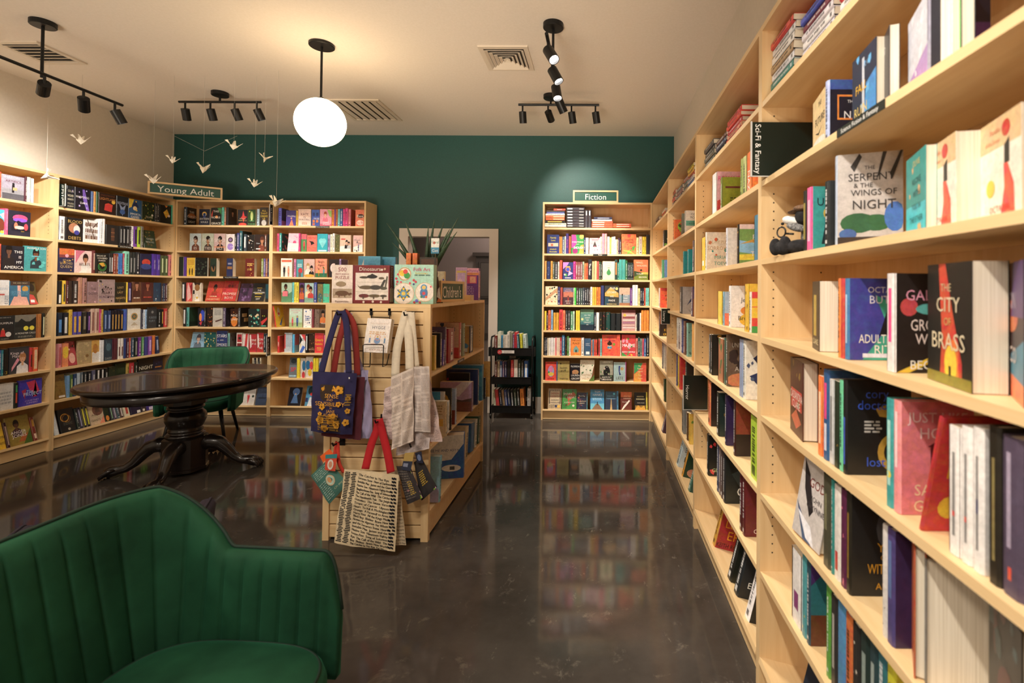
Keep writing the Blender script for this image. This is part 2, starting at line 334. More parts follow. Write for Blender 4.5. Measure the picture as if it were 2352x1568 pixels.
# ------------------------------------------------------------------ books
def art_cmds(s): return [c for c in s.split('~') if c]
def draw(cmd, rnd, A, Lt, put, W, H, lay, vertical=False):
    """one print command on a face of size W x H; put(x, y, lift) in metres from the lower left corner"""
    k, a = cmd[0], cmd[1:].strip().split(',')
    P = lambda x, y, l=0: put(x/100*W, y/100*H, (lay+l)*.00012)
    if k == 'R':
        x0,y0,x1,y1 = map(float,a[:4]); A.add([P(x0,y0),P(x1,y0),P(x1,y1),P(x0,y1)],[(0,1,2,3)],hexc(a[4]))
    elif k in 'CE':
        if k == 'C': x,y,r = map(float,a[:3]); rx, ry = r, r*W/H; c = a[3]
        else: x,y,rx,ry = map(float,a[:4]); c = a[4]
        n = 14; q = []
        for i in range(n):
            t = 2*PI*i/n; q.append(P(min(100,max(0,x+rx*math.cos(t))), min(100,max(0,y+ry*math.sin(t)))))
        A.add(q,[tuple(range(n))],hexc(c))
    elif k == 'A':
        x,y,r,w = map(float,a[:4]); n = 18; q = []
        for i in range(n):
            t = 2*PI*i/n
            for rr in (r-w/2, r+w/2): q.append(P(min(100,max(0,x+rr*math.cos(t))), min(100,max(0,y+rr*W/H*math.sin(t)))))
        A.add(q,[(2*i,2*i+1,(2*i+3)%(2*n),(2*i+2)%(2*n)) for i in range(n)],hexc(a[4]))
    elif k == 'P':
        p = list(map(float,a[1:])); q = [P(p[i],p[i+1]) for i in range(0,len(p)-1,2)]; A.add(q,[tuple(range(len(q)))],hexc(a[0]))
    elif k == 'D':
        n, seed, sz = int(a[1]), int(a[2]), float(a[3]); rg = random.Random(seed*31+n)
        for _ in range(n):
            cx, cy, r = rg.uniform(sz*.6,100-sz*.6), rg.uniform(4,96), sz*rg.uniform(.5,1.1); m = rg.randint(4,7); p0 = rg.random()*6
            q = []
            for i in range(m):
                rr = r*rg.uniform(.5,1.1); t = p0+2*PI*i/m
                q.append(P(min(99,max(1,cx+rr*math.cos(t))), min(99,max(1,cy+rr*W/H*math.sin(t)*1.1)), rg.random()))
            A.add(q,[tuple(range(m))],hexc(a[0]))
    elif k == 'L':
        x0,x1,y0,y1,n = map(float,a[1:6]); y0,y1 = min(y0,y1),max(y0,y1); n = int(n); rg = random.Random(n*7+int(x0))
        for i in range(n):
            y = y1-(y1-y0)*(i+.5)/n; hh = (y1-y0)/n*.28; x = x0
            while x < x1-3:
                w = rg.uniform(5,16); A.add([P(x,y-hh),P(min(x1,x+w),y-hh),P(min(x1,x+w),y+hh),P(x,y+hh)],[(0,1,2,3)],hexc(a[0])); x += w+3
    elif k in 'GJ':
        x,y,s = map(float,a[:3]); skin,hair,cloth = map(hexc,a[3:6]); ar = H/W
        el = lambda cx,cy,rx,ry,c,l: A.add([P(min(100,max(0,cx+rx*math.cos(2*PI*i/12))),min(100,max(0,cy+ry*math.sin(2*PI*i/12))),l) for i in range(12)],[tuple(range(12))],c)
        if k == 'G':
            rx = s*.2*ar*.62; ry = s*.21
            pl = lambda pts,c,l: A.add([P(min(100,max(0,px)),min(100,max(0,py)),l) for px,py in pts],[tuple(range(len(pts)))],c)
            el(x, y+s*.62, rx*1.32, ry*1.25, hair, 0)
            pl([(x-rx*2.2,y-s*.2),(x+rx*2.2,y-s*.2),(x+rx*2,y+s*.18),(x+rx*.6,y+s*.34),(x-rx*.6,y+s*.34),(x-rx*2,y+s*.18)],cloth,.3)
            pl([(x-rx*.4,y+s*.2),(x+rx*.4,y+s*.2),(x+rx*.4,y+s*.48),(x-rx*.4,y+s*.48)],skin,.6)
            el(x, y+s*.56, rx*.92, ry, skin, .8)
            pl([(x-rx*.95,y+s*.62),(x+rx*.95,y+s*.62),(x+rx*.8,y+s*.8),(x,y+s*.86),(x-rx*.8,y+s*.8)],hair,1)
            dk = tuple(v*.25 for v in skin)
            for sx in (-1,1): el(x+sx*rx*.38, y+s*.57, rx*.13, ry*.09, dk, 1.2)
            el(x, y+s*.45, rx*.28, ry*.08, (skin[0]*.6,skin[1]*.3,skin[2]*.3), 1.2)
        else:
            w = s*.2*ar*.5
            pl = lambda pts,c,l: A.add([P(px,py,l) for px,py in pts],[tuple(range(len(pts)))],c)
            pl([(x-w*.7,y),(x-w*.1,y),(x,y+s*.4),(x-w*.8,y+s*.45)],tuple(v*.5 for v in cloth),0)
            pl([(x+w*.1,y),(x+w*.7,y),(x+w*.8,y+s*.45),(x,y+s*.4)],tuple(v*.5 for v in cloth),0)
            pl([(x-w,y+s*.38),(x+w,y+s*.38),(x+w*.9,y+s*.8),(x-w*.9,y+s*.8)],cloth,.4)
            el(x, y+s*.9, w*.75, s*.12, hair, .6); el(x, y+s*.885, w*.55, s*.095, skin, .9)
    elif k == 'T':
        x,y,h = map(float,a[:3]); c = hexc(a[3]); s = ','.join(a[4:])
        if vertical:
            hh = h/100*W*.72
            text(Lt, s, lambda tx,ty: put(x/100*W+ty, y/100*H-tx, (lay+2)*.00012), hh, c, H*.78)
        else:
            text(Lt, s, lambda tx,ty: put(x/100*W+tx, y/100*H+ty, (lay+2)*.00012), h/100*H*.8, c, 2*W*min(x,100-x)/100*.96)
def book_parts(w, h, t, col, art, rnd, kind, detail=True):
    hc = h > .222; c = .0026 if hc else .0014
    c = min(c, t*.22); cov = hexc(col); A = MB(); Lt = MB(); B = MB(); pg = MB()
    out = [(w,0),(.004,0),(0,-t*.22),(0,-t*.78),(.004,-t),(w,-t),(w,-t+c),(c*1.6,-t+c),(c*1.6,-c),(w,-c)]
    out = [(x,-y) for x,y in out]
    n = len(out)
    B.add([(x,y,0) for x,y in out]+[(x,y,h) for x,y in out],[tuple(range(n)),tuple(range(2*n-1,n-1,-1))]+[(i,(i+1)%n+0,(i+1)%n+n,i+n)[::-1] for i in range(n)],cov)
    ov = .003 if hc else .0006
    pg.box(c*1.6,w-ov-.0005,c+.0001,t-c-.0001,ov,h-ov)
    cm = art_cmds(art)
    if kind[0] in 'sh': spine = [q for q in cm if q[0] not in 'kj']; front = [q[1:].strip() for q in cm if q[0] == 'k']; back = [q[1:].strip() for q in cm if q[0] == 'j']
    else: spine = []; front = cm; back = []
    pf = lambda x,y,l: (.004+x*(w-.004)/w, -.0001-l, y)
    pb = lambda x,y,l: (w-x*(w-.004)/w, t+.0001+l, y)
    def ps(x,y,l):
        yy = t-x; e = .004*max(0, 1-min(x, t-x)/(t*.22)) if t else 0
        return (e-.0001-l, yy, y)
    for i, q in enumerate(front): draw(q, rnd, A, Lt, pf, w, h, i)
    for i, q in enumerate(back): draw(q, rnd, A, Lt, pb, w, h, i)
    if kind[0] == 'h':
        ph = lambda x,y,l: ps(y/t*t if t else 0, h-x, l)
        for i, q in enumerate(spine): draw(q, rnd, A, Lt, ph, h, t, i)
    else:
        for i, q in enumerate(spine): draw(q, rnd, A, Lt, ps, t, h, i, True)
    if kind[0] in 'sh' and detail and not any(q[0] == 'T' for q in spine) and t > .009:
        lum = sum(cov)/3; ink = tuple(min(1,v*.25+.6) for v in cov) if lum < .22 else tuple(v*.18 for v in cov)
        if not spine or all(q[0] in 'R' and len(spine) < 2 for q in spine) and False or not spine:
            y = rnd.uniform(.2,.3)*h; y1 = h*rnd.uniform(.8,.92)
            bw = t*rnd.uniform(.24,.42)
            while y < y1:
                d = rnd.uniform(.004,.011); ww = bw*rnd.uniform(.75,1)
                q = [ps(t/2-ww/2,y,.0002),ps(t/2+ww/2,y,.0002),ps(t/2+ww/2,min(y1,y+d),.0002),ps(t/2-ww/2,min(y1,y+d),.0002)]
                A.add(q,[(0,1,2,3)],ink); y += d+(.0022 if rnd.random() < .8 else .007)
            q = [ps(t*.3,h*.06,.0002),ps(t*.7,h*.06,.0002),ps(t*.7,h*.06+t*.4,.0002),ps(t*.3,h*.06+t*.4,.0002)]; A.add(q,[(0,1,2,3)],ink)
    return B, pg, A, Lt
def place(kind, nums, case):
    a0, w, h, t, ins, yw, lean, tilt, z = nums; F = frame(case)
    RX = lambda d: Matrix.Rotation(math.radians(d),4,'X'); RY = lambda d: Matrix.Rotation(math.radians(d),4,'Y'); RZ = lambda d: Matrix.Rotation(math.radians(d),4,'Z')
    T = lambda *p: Matrix.Translation(p)
    if kind[0] == 'h':   # lying flat, spine outwards, front cover up
        return F @ T(a0,ins,z) @ T(h,0,0) @ RY(-90) @ T(t,0,0) @ RZ(90)
    if kind[0] == 's':
        M = T(t,0,0) @ RZ(yw)
        if lean > 0: M = T(t,0,0) @ RY(lean) @ T(-t,0,0) @ M
        elif lean < 0: M = RY(lean) @ M
    else:
        M = RZ(-yw) if yw >= 0 else T(w,0,0) @ RZ(-yw) @ T(-w,0,0)
        if yw > 0: M = T(0, w*math.sin(math.radians(yw)), 0) @ RZ(-yw)
    if '8' in kind:
        return F @ T(a0,0,z-.001) @ Matrix.Rotation(-TILT8,4,'X') @ T(0,ins,.0006) @ M
    if tilt: M = T(0,0,t*math.sin(math.radians(tilt))) @ RX(-tilt) @ M
    return F @ T(a0,ins,z) @ M
BOOKS = """
FIC|h|-0.5098,0.14,0.1315,0.0229,0.03,90,0,0,2.348|e8452c|T50,50,60,fff,SHOUT||
FIC|h|-0.5896,0.14,0.205,0.0196,0.03,90,0,0,2.3295|4a464c|R42,0,55,100,e8dcc0||
FIC|h|-0.5895,0.14,0.2022,0.0149,0.03,90,0,0,2.3144|5f6fc0|R0,55,100,100,c7cdec||
FIC|h|-0.6005,0.14,0.2163,0.0235,0.03,90,0,0,2.2908|f4efe2|||
FIC|h|-0.5984,0.14,0.2143,0.0282,0.03,90,0,0,2.2626|f0672f|R40,35,98,75,f7d9b0||
FIC|h|-0.5981,0.14,0.2115,0.0254,0.03,90,0,0,2.2371|f0672f|R40,35,98,75,f7d9b0||
FIC|h|-0.6025,0.14,0.219,0.0301,0.03,90,0,0,2.207|2c2a2a|R12,30,85,70,d8b840||
FIC|h|-0.6089,0.14,0.2416,0.0218,0.03,90,0,0,2.1853|e3ead0|||
FIC|h|-0.6087,0.14,0.2416,0.0228,0.03,90,0,0,2.1627|f2f0ea|R5,10,90,45,333||
FIC|h|-0.3639,0.14,0.2019,0.0337,0.03,90,0,0,2.3527|46424a|R35,0,68,100,d9262c~R5,30,33,70,eee~R70,30,95,60,bbb||
FIC|h|-0.3636,0.14,0.2019,0.0328,0.03,90,0,0,2.3197|46424a|R35,0,68,100,d9262c~R5,30,33,70,eee~R70,30,95,60,bbb||
FIC|h|-0.3633,0.14,0.2018,0.0337,0.03,90,0,0,2.2859|46424a|R35,0,68,100,d9262c~R5,30,33,70,eee~R70,30,95,60,bbb||
FIC|h|-0.363,0.14,0.2018,0.0337,0.03,90,0,0,2.252|46424a|R35,0,68,100,d9262c~R5,30,33,70,eee~R70,30,95,60,bbb||
FIC|h|-0.3627,0.14,0.2018,0.0328,0.03,90,0,0,2.219|46424a|R35,0,68,100,d9262c~R5,30,33,70,eee~R70,30,95,60,bbb||
FIC|h|-0.3624,0.14,0.2018,0.0309,0.03,90,0,0,2.1879|46424a|R35,0,68,100,d9262c~R5,30,33,70,eee~R70,30,95,60,bbb||
FIC|h|-0.3621,0.14,0.2019,0.0234,0.03,90,0,0,2.1644|46424a|R35,0,68,100,d9262c~R5,30,33,70,eee~R70,30,95,60,bbb||
FIC|s|-0.1549,0.135,0.202,0.0328,0.018,90,0,0,2.153|46424a|R0,35,100,68,d9262c~R30,70,70,95,eee||
FIC|s|-0.1193,0.135,0.2022,0.0347,0.018,90,0,0,2.153|46424a|R0,35,100,68,d9262c~R30,70,70,95,eee||
FIC|h|-0.0547,0.14,0.2035,0.0281,0.03,90,0,0,2.2522|3d4060|R20,35,85,65,c8cbe0||
FIC|h|-0.078,0.14,0.227,0.0217,0.03,90,0,0,2.2304|efe6e0|R50,0,100,30,d83a2a||
FIC|h|-0.0778,0.14,0.2363,0.0255,0.03,90,0,0,2.205|ee5a33|R5,30,60,70,fbe3d0||
FIC|h|-0.0804,0.14,0.2363,0.0236,0.03,90,0,0,2.1815|ee5a33|R5,30,60,70,fbe3d0||
FIC|h|-0.0802,0.14,0.2363,0.0199,0.03,90,0,0,2.1617|ee5a33|R5,30,60,70,fbe3d0||
FIC|h|0.1599,0.14,0.2052,0.0215,0.03,90,0,0,2.186|ef5f35|R20,30,90,70,fbe3d0||
FIC|h|0.1601,0.14,0.2051,0.0225,0.03,90,0,0,2.1635|ef5f35|R20,30,90,70,fbe3d0||
FIC|f|-0.5824,0.1383,0.2152,0.022,0.03,0,0,0,1.861|1f2f72|R8,38,92,56,d8b9a0~C40,46,10,b85a30~T50,84,11,e8d832,Family~T50,70,11,e8d832,Lore~T50,24,9,e8d832,elizabeth~T50,11,10,e8d832,Acevedo|navy hardcover with yellow rounded lettering, second shelf, Fiction case|second shelf, Fiction case
FIC|s|-0.4419,0.135,0.1914,0.016,0.018,90,0,0,1.861|e8791f|R0,50,100,100,f1ddb5||
FIC|s|-0.425,0.135,0.1916,0.016,0.018,90,0,0,1.861|e8791f|R0,50,100,100,f1ddb5||
FIC|s|-0.4082,0.135,0.1917,0.0253,0.018,90,0,0,1.861|4a6078|||
FIC|s|-0.3819,0.135,0.1966,0.0141,0.018,90,0,0,1.861|efe2c8|||
FIC|s|-0.3672,0.155,0.2277,0.031,0.018,90,0,0,1.861|3a2a6e|T50,50,55,d0309a,The Last Tale||
FIC|s|-0.3341,0.135,0.1969,0.0225,0.018,90,0,0,1.861|e4572e|||
FIC|f|-0.3087,0.1428,0.2154,0.022,0.03,0,0,0,1.861|2f8a3f|P e0258a,0,100,35,100,45,60,25,35,0,30~P f0962c,60,0,100,0,100,50,75,45~C82,90,18,f0a04a~C30,15,22,8c1f66~T52,62,9,f7e7d8,EVERYTHING~T50,50,4,fff,IS NOT~T58,33,15,fff,ENOUGH|green cover with magenta and orange shapes and white capitals, second shelf, Fiction case|second shelf, Fiction case
FIC|s|-0.1633,0.135,0.1841,0.0169,0.018,90,0,0,1.861|24365c|||
FIC|s|-0.1446,0.135,0.1815,0.0337,0.018,90,0,0,1.861|f0e6d8|R15,5,85,90,e8682e||
FIC|f|-0.1035,0.1201,0.1812,0.022,0.03,0,0,0,1.861|dcabaf|R0,60,100,100,d09aa0~P 3c3a34,50,80,30,45,70,45~D d03a6a,9,4,6~T50,88,9,222,GHOSTS|dusty pink cover with a dark tree, second shelf, Fiction case|second shelf, Fiction case
FIC|s|0.0174,0.135,0.1948,0.0206,0.018,90,0,0,1.861|efe4c6|||
FIC|s|0.0396,0.155,0.2297,0.0262,0.018,90,0,0,1.861|e87f92|R0,70,100,100,b04a9a||
FIC|s|0.0676,0.155,0.2299,0.0262,0.018,90,0,0,1.861|ee8a88|R0,60,100,80,f2c060||
FIC|s|0.0988,0.135,0.1955,0.0262,0.018,90,0,0,1.861|f3dcd8|||
FIC|s|0.127,0.135,0.1863,0.0187,0.018,90,0,0,1.861|bcd45c|||
FIC|s|0.1466,0.135,0.193,0.0206,0.018,90,0,0,1.861|f0e8cc|||
FIC|s|0.169,0.135,0.1978,0.0206,0.018,90,0,0,1.861|c6d6ee|||
FIC|s|0.1908,0.135,0.165,0.014,0.018,90,0,0,1.861|f0e2cc|||
FIC|s|0.2058,0.135,0.165,0.015,0.018,90,0,0,1.861|d8b890|||
FIC|s|0.2215,0.135,0.1823,0.015,0.018,90,0,0,1.861|3c2240|||
FIC|s|0.2377,0.135,0.165,0.0178,0.018,90,0,0,1.861|38343a|||
FIC|f|0.2592,0.164,0.2261,0.022,0.03,0,0,0,1.861|ee6a30|P 4f9a3a,10,0,30,30,20,8~P 4f9a3a,30,0,80,40,60,5~P 8fc04a,0,20,60,18,90,0~P 4f9a3a,60,30,100,48,80,15~D e8482a,10,3,8~C50,92,12,d8402a~T50,72,11,3a1a12,WHERE~T36,60,7,3a1a12,ARE~T66,59,10,3a1a12,FIRE|orange cover with tangled green leaves, second shelf, Fiction case|second shelf, Fiction case
FIC|s|0.4253,0.135,0.1885,0.0262,0.018,90,0,0,1.861|f4e9a8|||
FIC|s|0.4542,0.135,0.2,0.0374,0.018,90,0,0,1.861|f2d2c4|||
FIC|s|0.4934,0.135,0.1984,0.0234,0.018,90,0,0,1.861|f4d52e|||
FIC|s|0.5177,0.135,0.1986,0.0177,0.018,90,0,0,1.861|f4d52e|||
FIC|s|0.5362,0.155,0.2221,0.0346,0.018,90,0,0,1.861|2c2a30|R20,65,80,95,d8303a||
FIC|s|-0.6016,0.135,0.2061,0.0188,0.018,90,0,0,1.573|e9a050|R0,0,100,50,e8d8b0||
FIC|s|-0.58,0.135,0.2015,0.0413,0.018,90,0,0,1.573|27315e|E50,45,45,22,8fb0e0||
FIC|s|-0.5368,0.135,0.2047,0.0225,0.018,90,0,0,1.573|e8a23a|||
FIC|s|-0.5124,0.135,0.1974,0.0206,0.018,90,0,0,1.573|56604e|||
FIC|s|-0.4907,0.135,0.1929,0.0347,0.018,90,0,0,1.573|3a3a40|||
FIC|s|-0.4551,0.135,0.1979,0.0178,0.018,90,0,0,1.573|d6cfc0|||
FIC|s|-0.4347,0.135,0.214,0.0281,0.018,90,0,0,1.573|e8482a|R0,0,100,35,f0c040~R0,35,100,60,ee8a34||
FIC|f|-0.4016,0.1174,0.1924,0.022,0.03,0,0,0,1.573|27306e|P d878c0,0,100,60,100,40,80,0,60~C50,60,26,ef7a34~C48,58,18,2b3fae~C30,25,14,3a8a4a~P f0a8d8,60,50,100,35,50,20~C18,28,9,e8d8a8~L f0c040,25,75,72,78,1~L f0e6d0,20,80,5,13,1|navy cover with a bright swirl of pink and orange, third shelf, Fiction case|third shelf, Fiction case
FIC|s|-0.2817,0.135,0.2011,0.0272,0.018,90,0,0,1.573|e0288a|||
FIC|s|-0.2526,0.135,0.1967,0.0215,0.018,90,0,0,1.573|8a4a4a|||
FIC|s|-0.2292,0.135,0.1969,0.0234,0.018,90,0,0,1.573|8a4a4a|||
FIC|s|-0.2039,0.135,0.1971,0.0244,0.018,90,0,0,1.573|8a4a4a|||
FIC|s|-0.1777,0.135,0.2001,0.0197,0.018,90,0,0,1.573|98a890|||
FIC|s|-0.1569,0.135,0.1815,0.0197,0.018,90,0,0,1.573|ee7030|||
FIC|s|-0.1354,0.135,0.1845,0.0197,0.018,90,0,0,1.573|e8542c|||
FIC|s|-0.1143,0.155,0.2259,0.0412,0.018,90,0,0,1.573|24242a|T50,50,70,f4f0ea,The Outer||
FIC|s|-0.0701,0.135,0.2057,0.0225,0.018,90,0,0,1.573|d8b07a|R0,0,100,40,7a98b8||
FIC|s|-0.0439,0.135,0.2087,0.0281,0.018,90,0,0,1.573|e0ba82|R0,0,100,40,6a90b4||
FIC|s|-0.0139,0.135,0.2061,0.0215,0.018,90,0,0,1.573|d8403a|R0,0,100,45,222||
FIC|s|0.0086,0.135,0.2016,0.015,0.018,90,0,0,1.573|2f5a34|||
FIC|s|0.0245,0.135,0.1971,0.0159,0.018,90,0,0,1.573|2a3228|||
FIC|f|0.047,0.1378,0.2073,0.022,0.03,0,0,0,1.573|efe3b4|T50,90,9,d84aa0,Death~T50,78,9,d84aa0,Valley~E50,38,18,14,3f8a4a~P 3f8a4a,35,42,65,42,50,62~R40,64,60,66,333~T50,8,6,d84aa0,Melissa Broder|cream cover with a hanging green drop, third shelf, Fiction case|third shelf, Fiction case
FIC|s|0.1861,0.155,0.2265,0.029,0.018,90,0,0,1.573|2e4440|R25,25,75,85,e8803a||
FIC|s|0.2163,0.135,0.194,0.0159,0.018,90,0,0,1.573|2e8a78|||
FIC|s|0.2338,0.155,0.2287,0.0337,0.018,90,0,0,1.573|3f9a92|R0,45,100,100,ee6038||
FIC|s|0.2693,0.155,0.229,0.0346,0.018,90,0,0,1.573|3f9a92|R0,45,100,100,ee6038||
FIC|s|0.3049,0.155,0.2181,0.0224,0.018,90,0,0,1.573|2f6a3c|||
FIC|s|0.3285,0.135,0.1949,0.0159,0.018,90,0,0,1.573|26343a|||
FIC|s|0.3462,0.135,0.195,0.0149,0.018,90,0,0,1.573|2c3036|||
FIC|s|0.363,0.135,0.1933,0.0159,0.018,90,0,0,1.573|2c4038|||
FIC|s|0.3799,0.135,0.1934,0.0149,0.018,90,0,0,1.573|22242a|||
FIC|f|0.3982,0.1619,0.2289,0.022,0.03,0,0,0,1.573|d8683a|R0,0,100,30,6a7a2c~R0,28,100,38,c8b04a~P 35482c,0,45,60,35,0,15~C50,48,8,3a2a1a~T40,85,10,f4d0b8,WING-~T56,70,10,f4d0b8,WALKERS~T40,30,8,f4f0e0,TAYLOR~T62,14,9,f4f0e0,BROWN|orange sunset cover over olive fields, third shelf, Fiction case|third shelf, Fiction case
FIC|f|-0.5953,0.1391,0.2073,0.022,0.03,0,0,0,1.286|e8d3b0|D 2a2622,16,7,11~D d88a3a,8,2,8~P c09068,0,20,0,38,100,95,100,75~C52,22,16,e8c4a0~E52,17,6,3,a8242a|cream cover with black foliage and a diagonal tan band, fourth shelf, Fiction case|fourth shelf, Fiction case
FIC|s|-0.4533,0.135,0.2019,0.0262,0.018,90,0,0,1.286|3a346a|||
FIC|s|-0.4252,0.135,0.1965,0.0262,0.018,90,0,0,1.286|a84038|R10,40,90,55,eee||
FIC|f|-0.396,0.1155,0.1931,0.022,0.03,0,0,0,1.286|4a2e38|R0,45,100,75,b86a50~R0,75,100,100,5a5a78~J50,8,45,3a2018,1a1010,a02a2a~T50,90,6,e8a090,The Other~T50,80,8,e8a090,PRINCESS~T50,22,7,f0e0d8,DENNY S~T50,10,7,f0e0d8,BRYCE|dusky sunset cover with a figure in a red dress, fourth shelf, Fiction case|fourth shelf, Fiction case
FIC|s|-0.2771,0.135,0.1931,0.0131,0.018,90,0,0,1.286|c8e0b8|||
FIC|s|-0.263,0.135,0.1933,0.0159,0.018,90,0,0,1.286|45d044|||
FIC|s|-0.2453,0.135,0.1962,0.0243,0.018,90,0,0,1.286|3a3836|||
FIC|s|-0.219,0.135,0.1899,0.0215,0.018,90,0,0,1.286|4a5a58|||
FIC|s|-0.1956,0.135,0.1901,0.0215,0.018,90,0,0,1.286|4a5a58|||
FIC|s|-0.1723,0.135,0.1969,0.0215,0.018,90,0,0,1.286|3f4650|||
FIC|s|-0.1488,0.135,0.1943,0.0215,0.018,90,0,0,1.286|2a2a30|||
FIC|s|-0.1264,0.135,0.1945,0.0197,0.018,90,0,0,1.286|2a2a30|||
FIC|s|-0.1058,0.135,0.1928,0.0178,0.018,90,0,0,1.286|3a2a28|||
FIC|s|-0.0862,0.135,0.2051,0.0215,0.018,90,0,0,1.286|f3efe8|||
FIC|s|-0.0628,0.135,0.2025,0.0215,0.018,90,0,0,1.286|e8b030|R0,0,100,35,4a3020||
FIC|s|-0.0394,0.135,0.2027,0.0196,0.018,90,0,0,1.286|e8b030|R0,0,100,35,4a3020||
FIC|s|-0.0179,0.135,0.201,0.0234,0.018,90,0,0,1.286|f07d2a|||
FIC|s|0.0064,0.135,0.2013,0.0224,0.018,90,0,0,1.286|f07d2a|||
FIC|s|0.0306,0.155,0.2202,0.0383,0.018,90,0,0,1.286|2c386a|R0,60,100,68,f0d040||
FIC|f|0.0727,0.1574,0.2272,0.022,0.03,0,0,0,1.286|3a3c3a|P d8a048,0,60,40,90,100,60,100,40,0,45~C86,82,10,e8c870~R0,0,30,40,2a4a5a~T56,84,12,f4ece0,THE~T50,64,12,f4ece0,STORM~T50,44,11,f4ece0,WE~T50,24,11,f4ece0,MADE~T50,6,6,f0d890,VANESSA CHAN|dark gold cover with four lines of white capitals, fourth shelf, Fiction case|fourth shelf, Fiction case
FIC|f|0.235,0.1235,0.1987,0.022,0.03,0,0,0,1.286|8a98a4|R0,60,100,100,c8a890~J28,15,50,3a2a20,2a1a14,3f6a72~R0,0,100,14,9a6a4a~T66,55,8,f4f0ea,THE~T60,40,9,f4f0ea,PARIS~T58,27,7,f4f0ea,LIBRARY|grey blue cover with a woman seen from behind, fourth shelf, Fiction case|fourth shelf, Fiction case
FIC|s|0.3606,0.135,0.195,0.0233,0.018,90,0,0,1.286|6a2a8a|||
FIC|s|0.3865,0.155,0.2298,0.0299,0.018,90,0,0,1.286|f4ece4|R0,70,100,100,ee8a70||
FIC|s|0.4182,0.155,0.2301,0.028,0.018,90,0,0,1.286|f4ece4|R0,70,100,100,ee8a70||
FIC|s|0.4493,0.135,0.193,0.0233,0.018,90,0,0,1.286|e8dc9a|||
FIC|s|0.4736,0.135,0.1932,0.0205,0.018,90,0,0,1.286|1f2636|||
FIC|s|0.496,0.135,0.1934,0.0205,0.018,90,0,0,1.286|1f2636|||
FIC|s|0.5193,0.135,0.1983,0.014,0.018,90,0,0,1.286|e8502c|||
FIC|s|0.5351,0.135,0.1985,0.0168,0.018,90,0,0,1.286|7fd8d0|||
FIC|s|0.5538,0.135,0.1986,0.0168,0.018,90,0,0,1.286|7fd8d0|||
FIC|s|-0.6006,0.135,0.2148,0.0216,0.018,90,0,0,1.001|f0d030|R0,60,100,85,eee~R0,0,100,15,222||
FIC|s|-0.5769,0.135,0.1916,0.0169,0.018,90,0,0,1.001|4a2238|||
FIC|s|-0.5585,0.155,0.2226,0.0281,0.018,90,0,0,1.001|ee7448|||
FIC|s|-0.5258,0.155,0.2276,0.0206,0.018,90,0,0,1.001|8fb8e0|||
FIC|s|-0.5001,0.135,0.197,0.0281,0.018,90,0,0,1.001|dca028|C50,50,40,f0e0a0||
FIC|s|-0.4711,0.135,0.1973,0.0318,0.018,90,0,0,1.001|dca028|C50,50,40,f0e0a0||
FIC|s|-0.4349,0.155,0.235,0.0403,0.018,90,0,0,1.001|e0323a|||
FIC|s|-0.3927,0.155,0.2242,0.0262,0.018,90,0,0,1.001|ee7a50|||
FIC|s|-0.3618,0.155,0.2217,0.0215,0.018,90,0,0,1.001|3c3a3c|||
FIC|s|-0.3374,0.155,0.2201,0.0271,0.018,90,0,0,1.001|3c3a3c|||
FIC|s|-0.3074,0.135,0.2129,0.0253,0.018,90,0,0,1.001|5a9a6a|||
FIC|s|-0.2803,0.155,0.2159,0.0187,0.018,90,0,0,1.001|c8e4cc|||
FIC|s|-0.2476,0.155,0.2228,0.0215,0.018,90,0,0,1.001|f0cc2a|R20,20,80,80,6a5a20||
FIC|s|-0.2242,0.155,0.223,0.0215,0.018,90,0,0,1.001|f0cc2a|R20,20,80,80,6a5a20||
FIC|f|-0.1985,0.1518,0.2368,0.022,0.03,0,0,0,1.001|5a8a80|R0,0,100,28,1f3040~R0,28,100,40,3a6a70~R0,80,100,100,6f9a80~C13,53,9,e8d890~T52,72,7,f0f0e8,ALL THE~T52,60,7,f0f0e8,LIGHT~T52,49,7,f0f0e8,WE~T52,38,7,f0f0e8,CANNOT~T52,28,6,f0f0e8,SEE|sea green cover above a dark town, fifth shelf, Fiction case|fifth shelf, Fiction case
FIC|s|-0.0407,0.135,0.2032,0.0206,0.018,90,0,0,1.001|2a3040|||
FIC|s|-0.0182,0.135,0.2035,0.0336,0.018,90,0,0,1.001|f2f0ec|R20,15,80,28,3a7ad0~R20,40,80,53,3a7ad0~R20,65,80,78,3a7ad0||
FIC|s|0.0173,0.135,0.2066,0.0327,0.018,90,0,0,1.001|2a2622|D c89a40,6,4,20||
FIC|s|0.0518,0.135,0.2069,0.0355,0.018,90,0,0,1.001|26221e|D c83a34,5,6,20||
FIC|s|0.0902,0.135,0.2054,0.0504,0.018,90,0,0,1.001|1f4a44|D e04a3a,9,3,14||
FIC|s|0.1435,0.135,0.1938,0.056,0.018,90,0,0,1.001|22272a|R0,22,100,30,f4f0ea||
FIC|s|0.2014,0.135,0.1943,0.0588,0.018,90,0,0,1.001|22272a|R0,22,100,30,f4f0ea||
FIC|f|0.267,0.1543,0.2346,0.022,0.03,0,0,0,1.001|b88a88|R0,86,100,100,6a2a2a~R5,72,95,78,e8d0c8~R5,60,95,66,8a3a3a~R5,48,95,54,e8d0c8~R5,36,95,42,a86a8a~R5,24,95,30,e0b8b0~R5,12,95,18,d8c8c8~C20,75,11,e8b840|dull pink cover striped like stacked volumes, fifth shelf, Fiction case|fifth shelf, Fiction case
FIC|s|0.4227,0.135,0.1824,0.0149,0.018,90,0,0,1.001|efe6d6|||
FIC|s|0.4403,0.135,0.1985,0.028,0.018,90,0,0,1.001|22222a|R20,30,80,85,eee~R0,0,100,12,d83a3a||
FIC|s|0.4701,0.135,0.2016,0.0159,0.018,90,0,0,1.001|f0ece6|R0,0,100,20,d8403a||
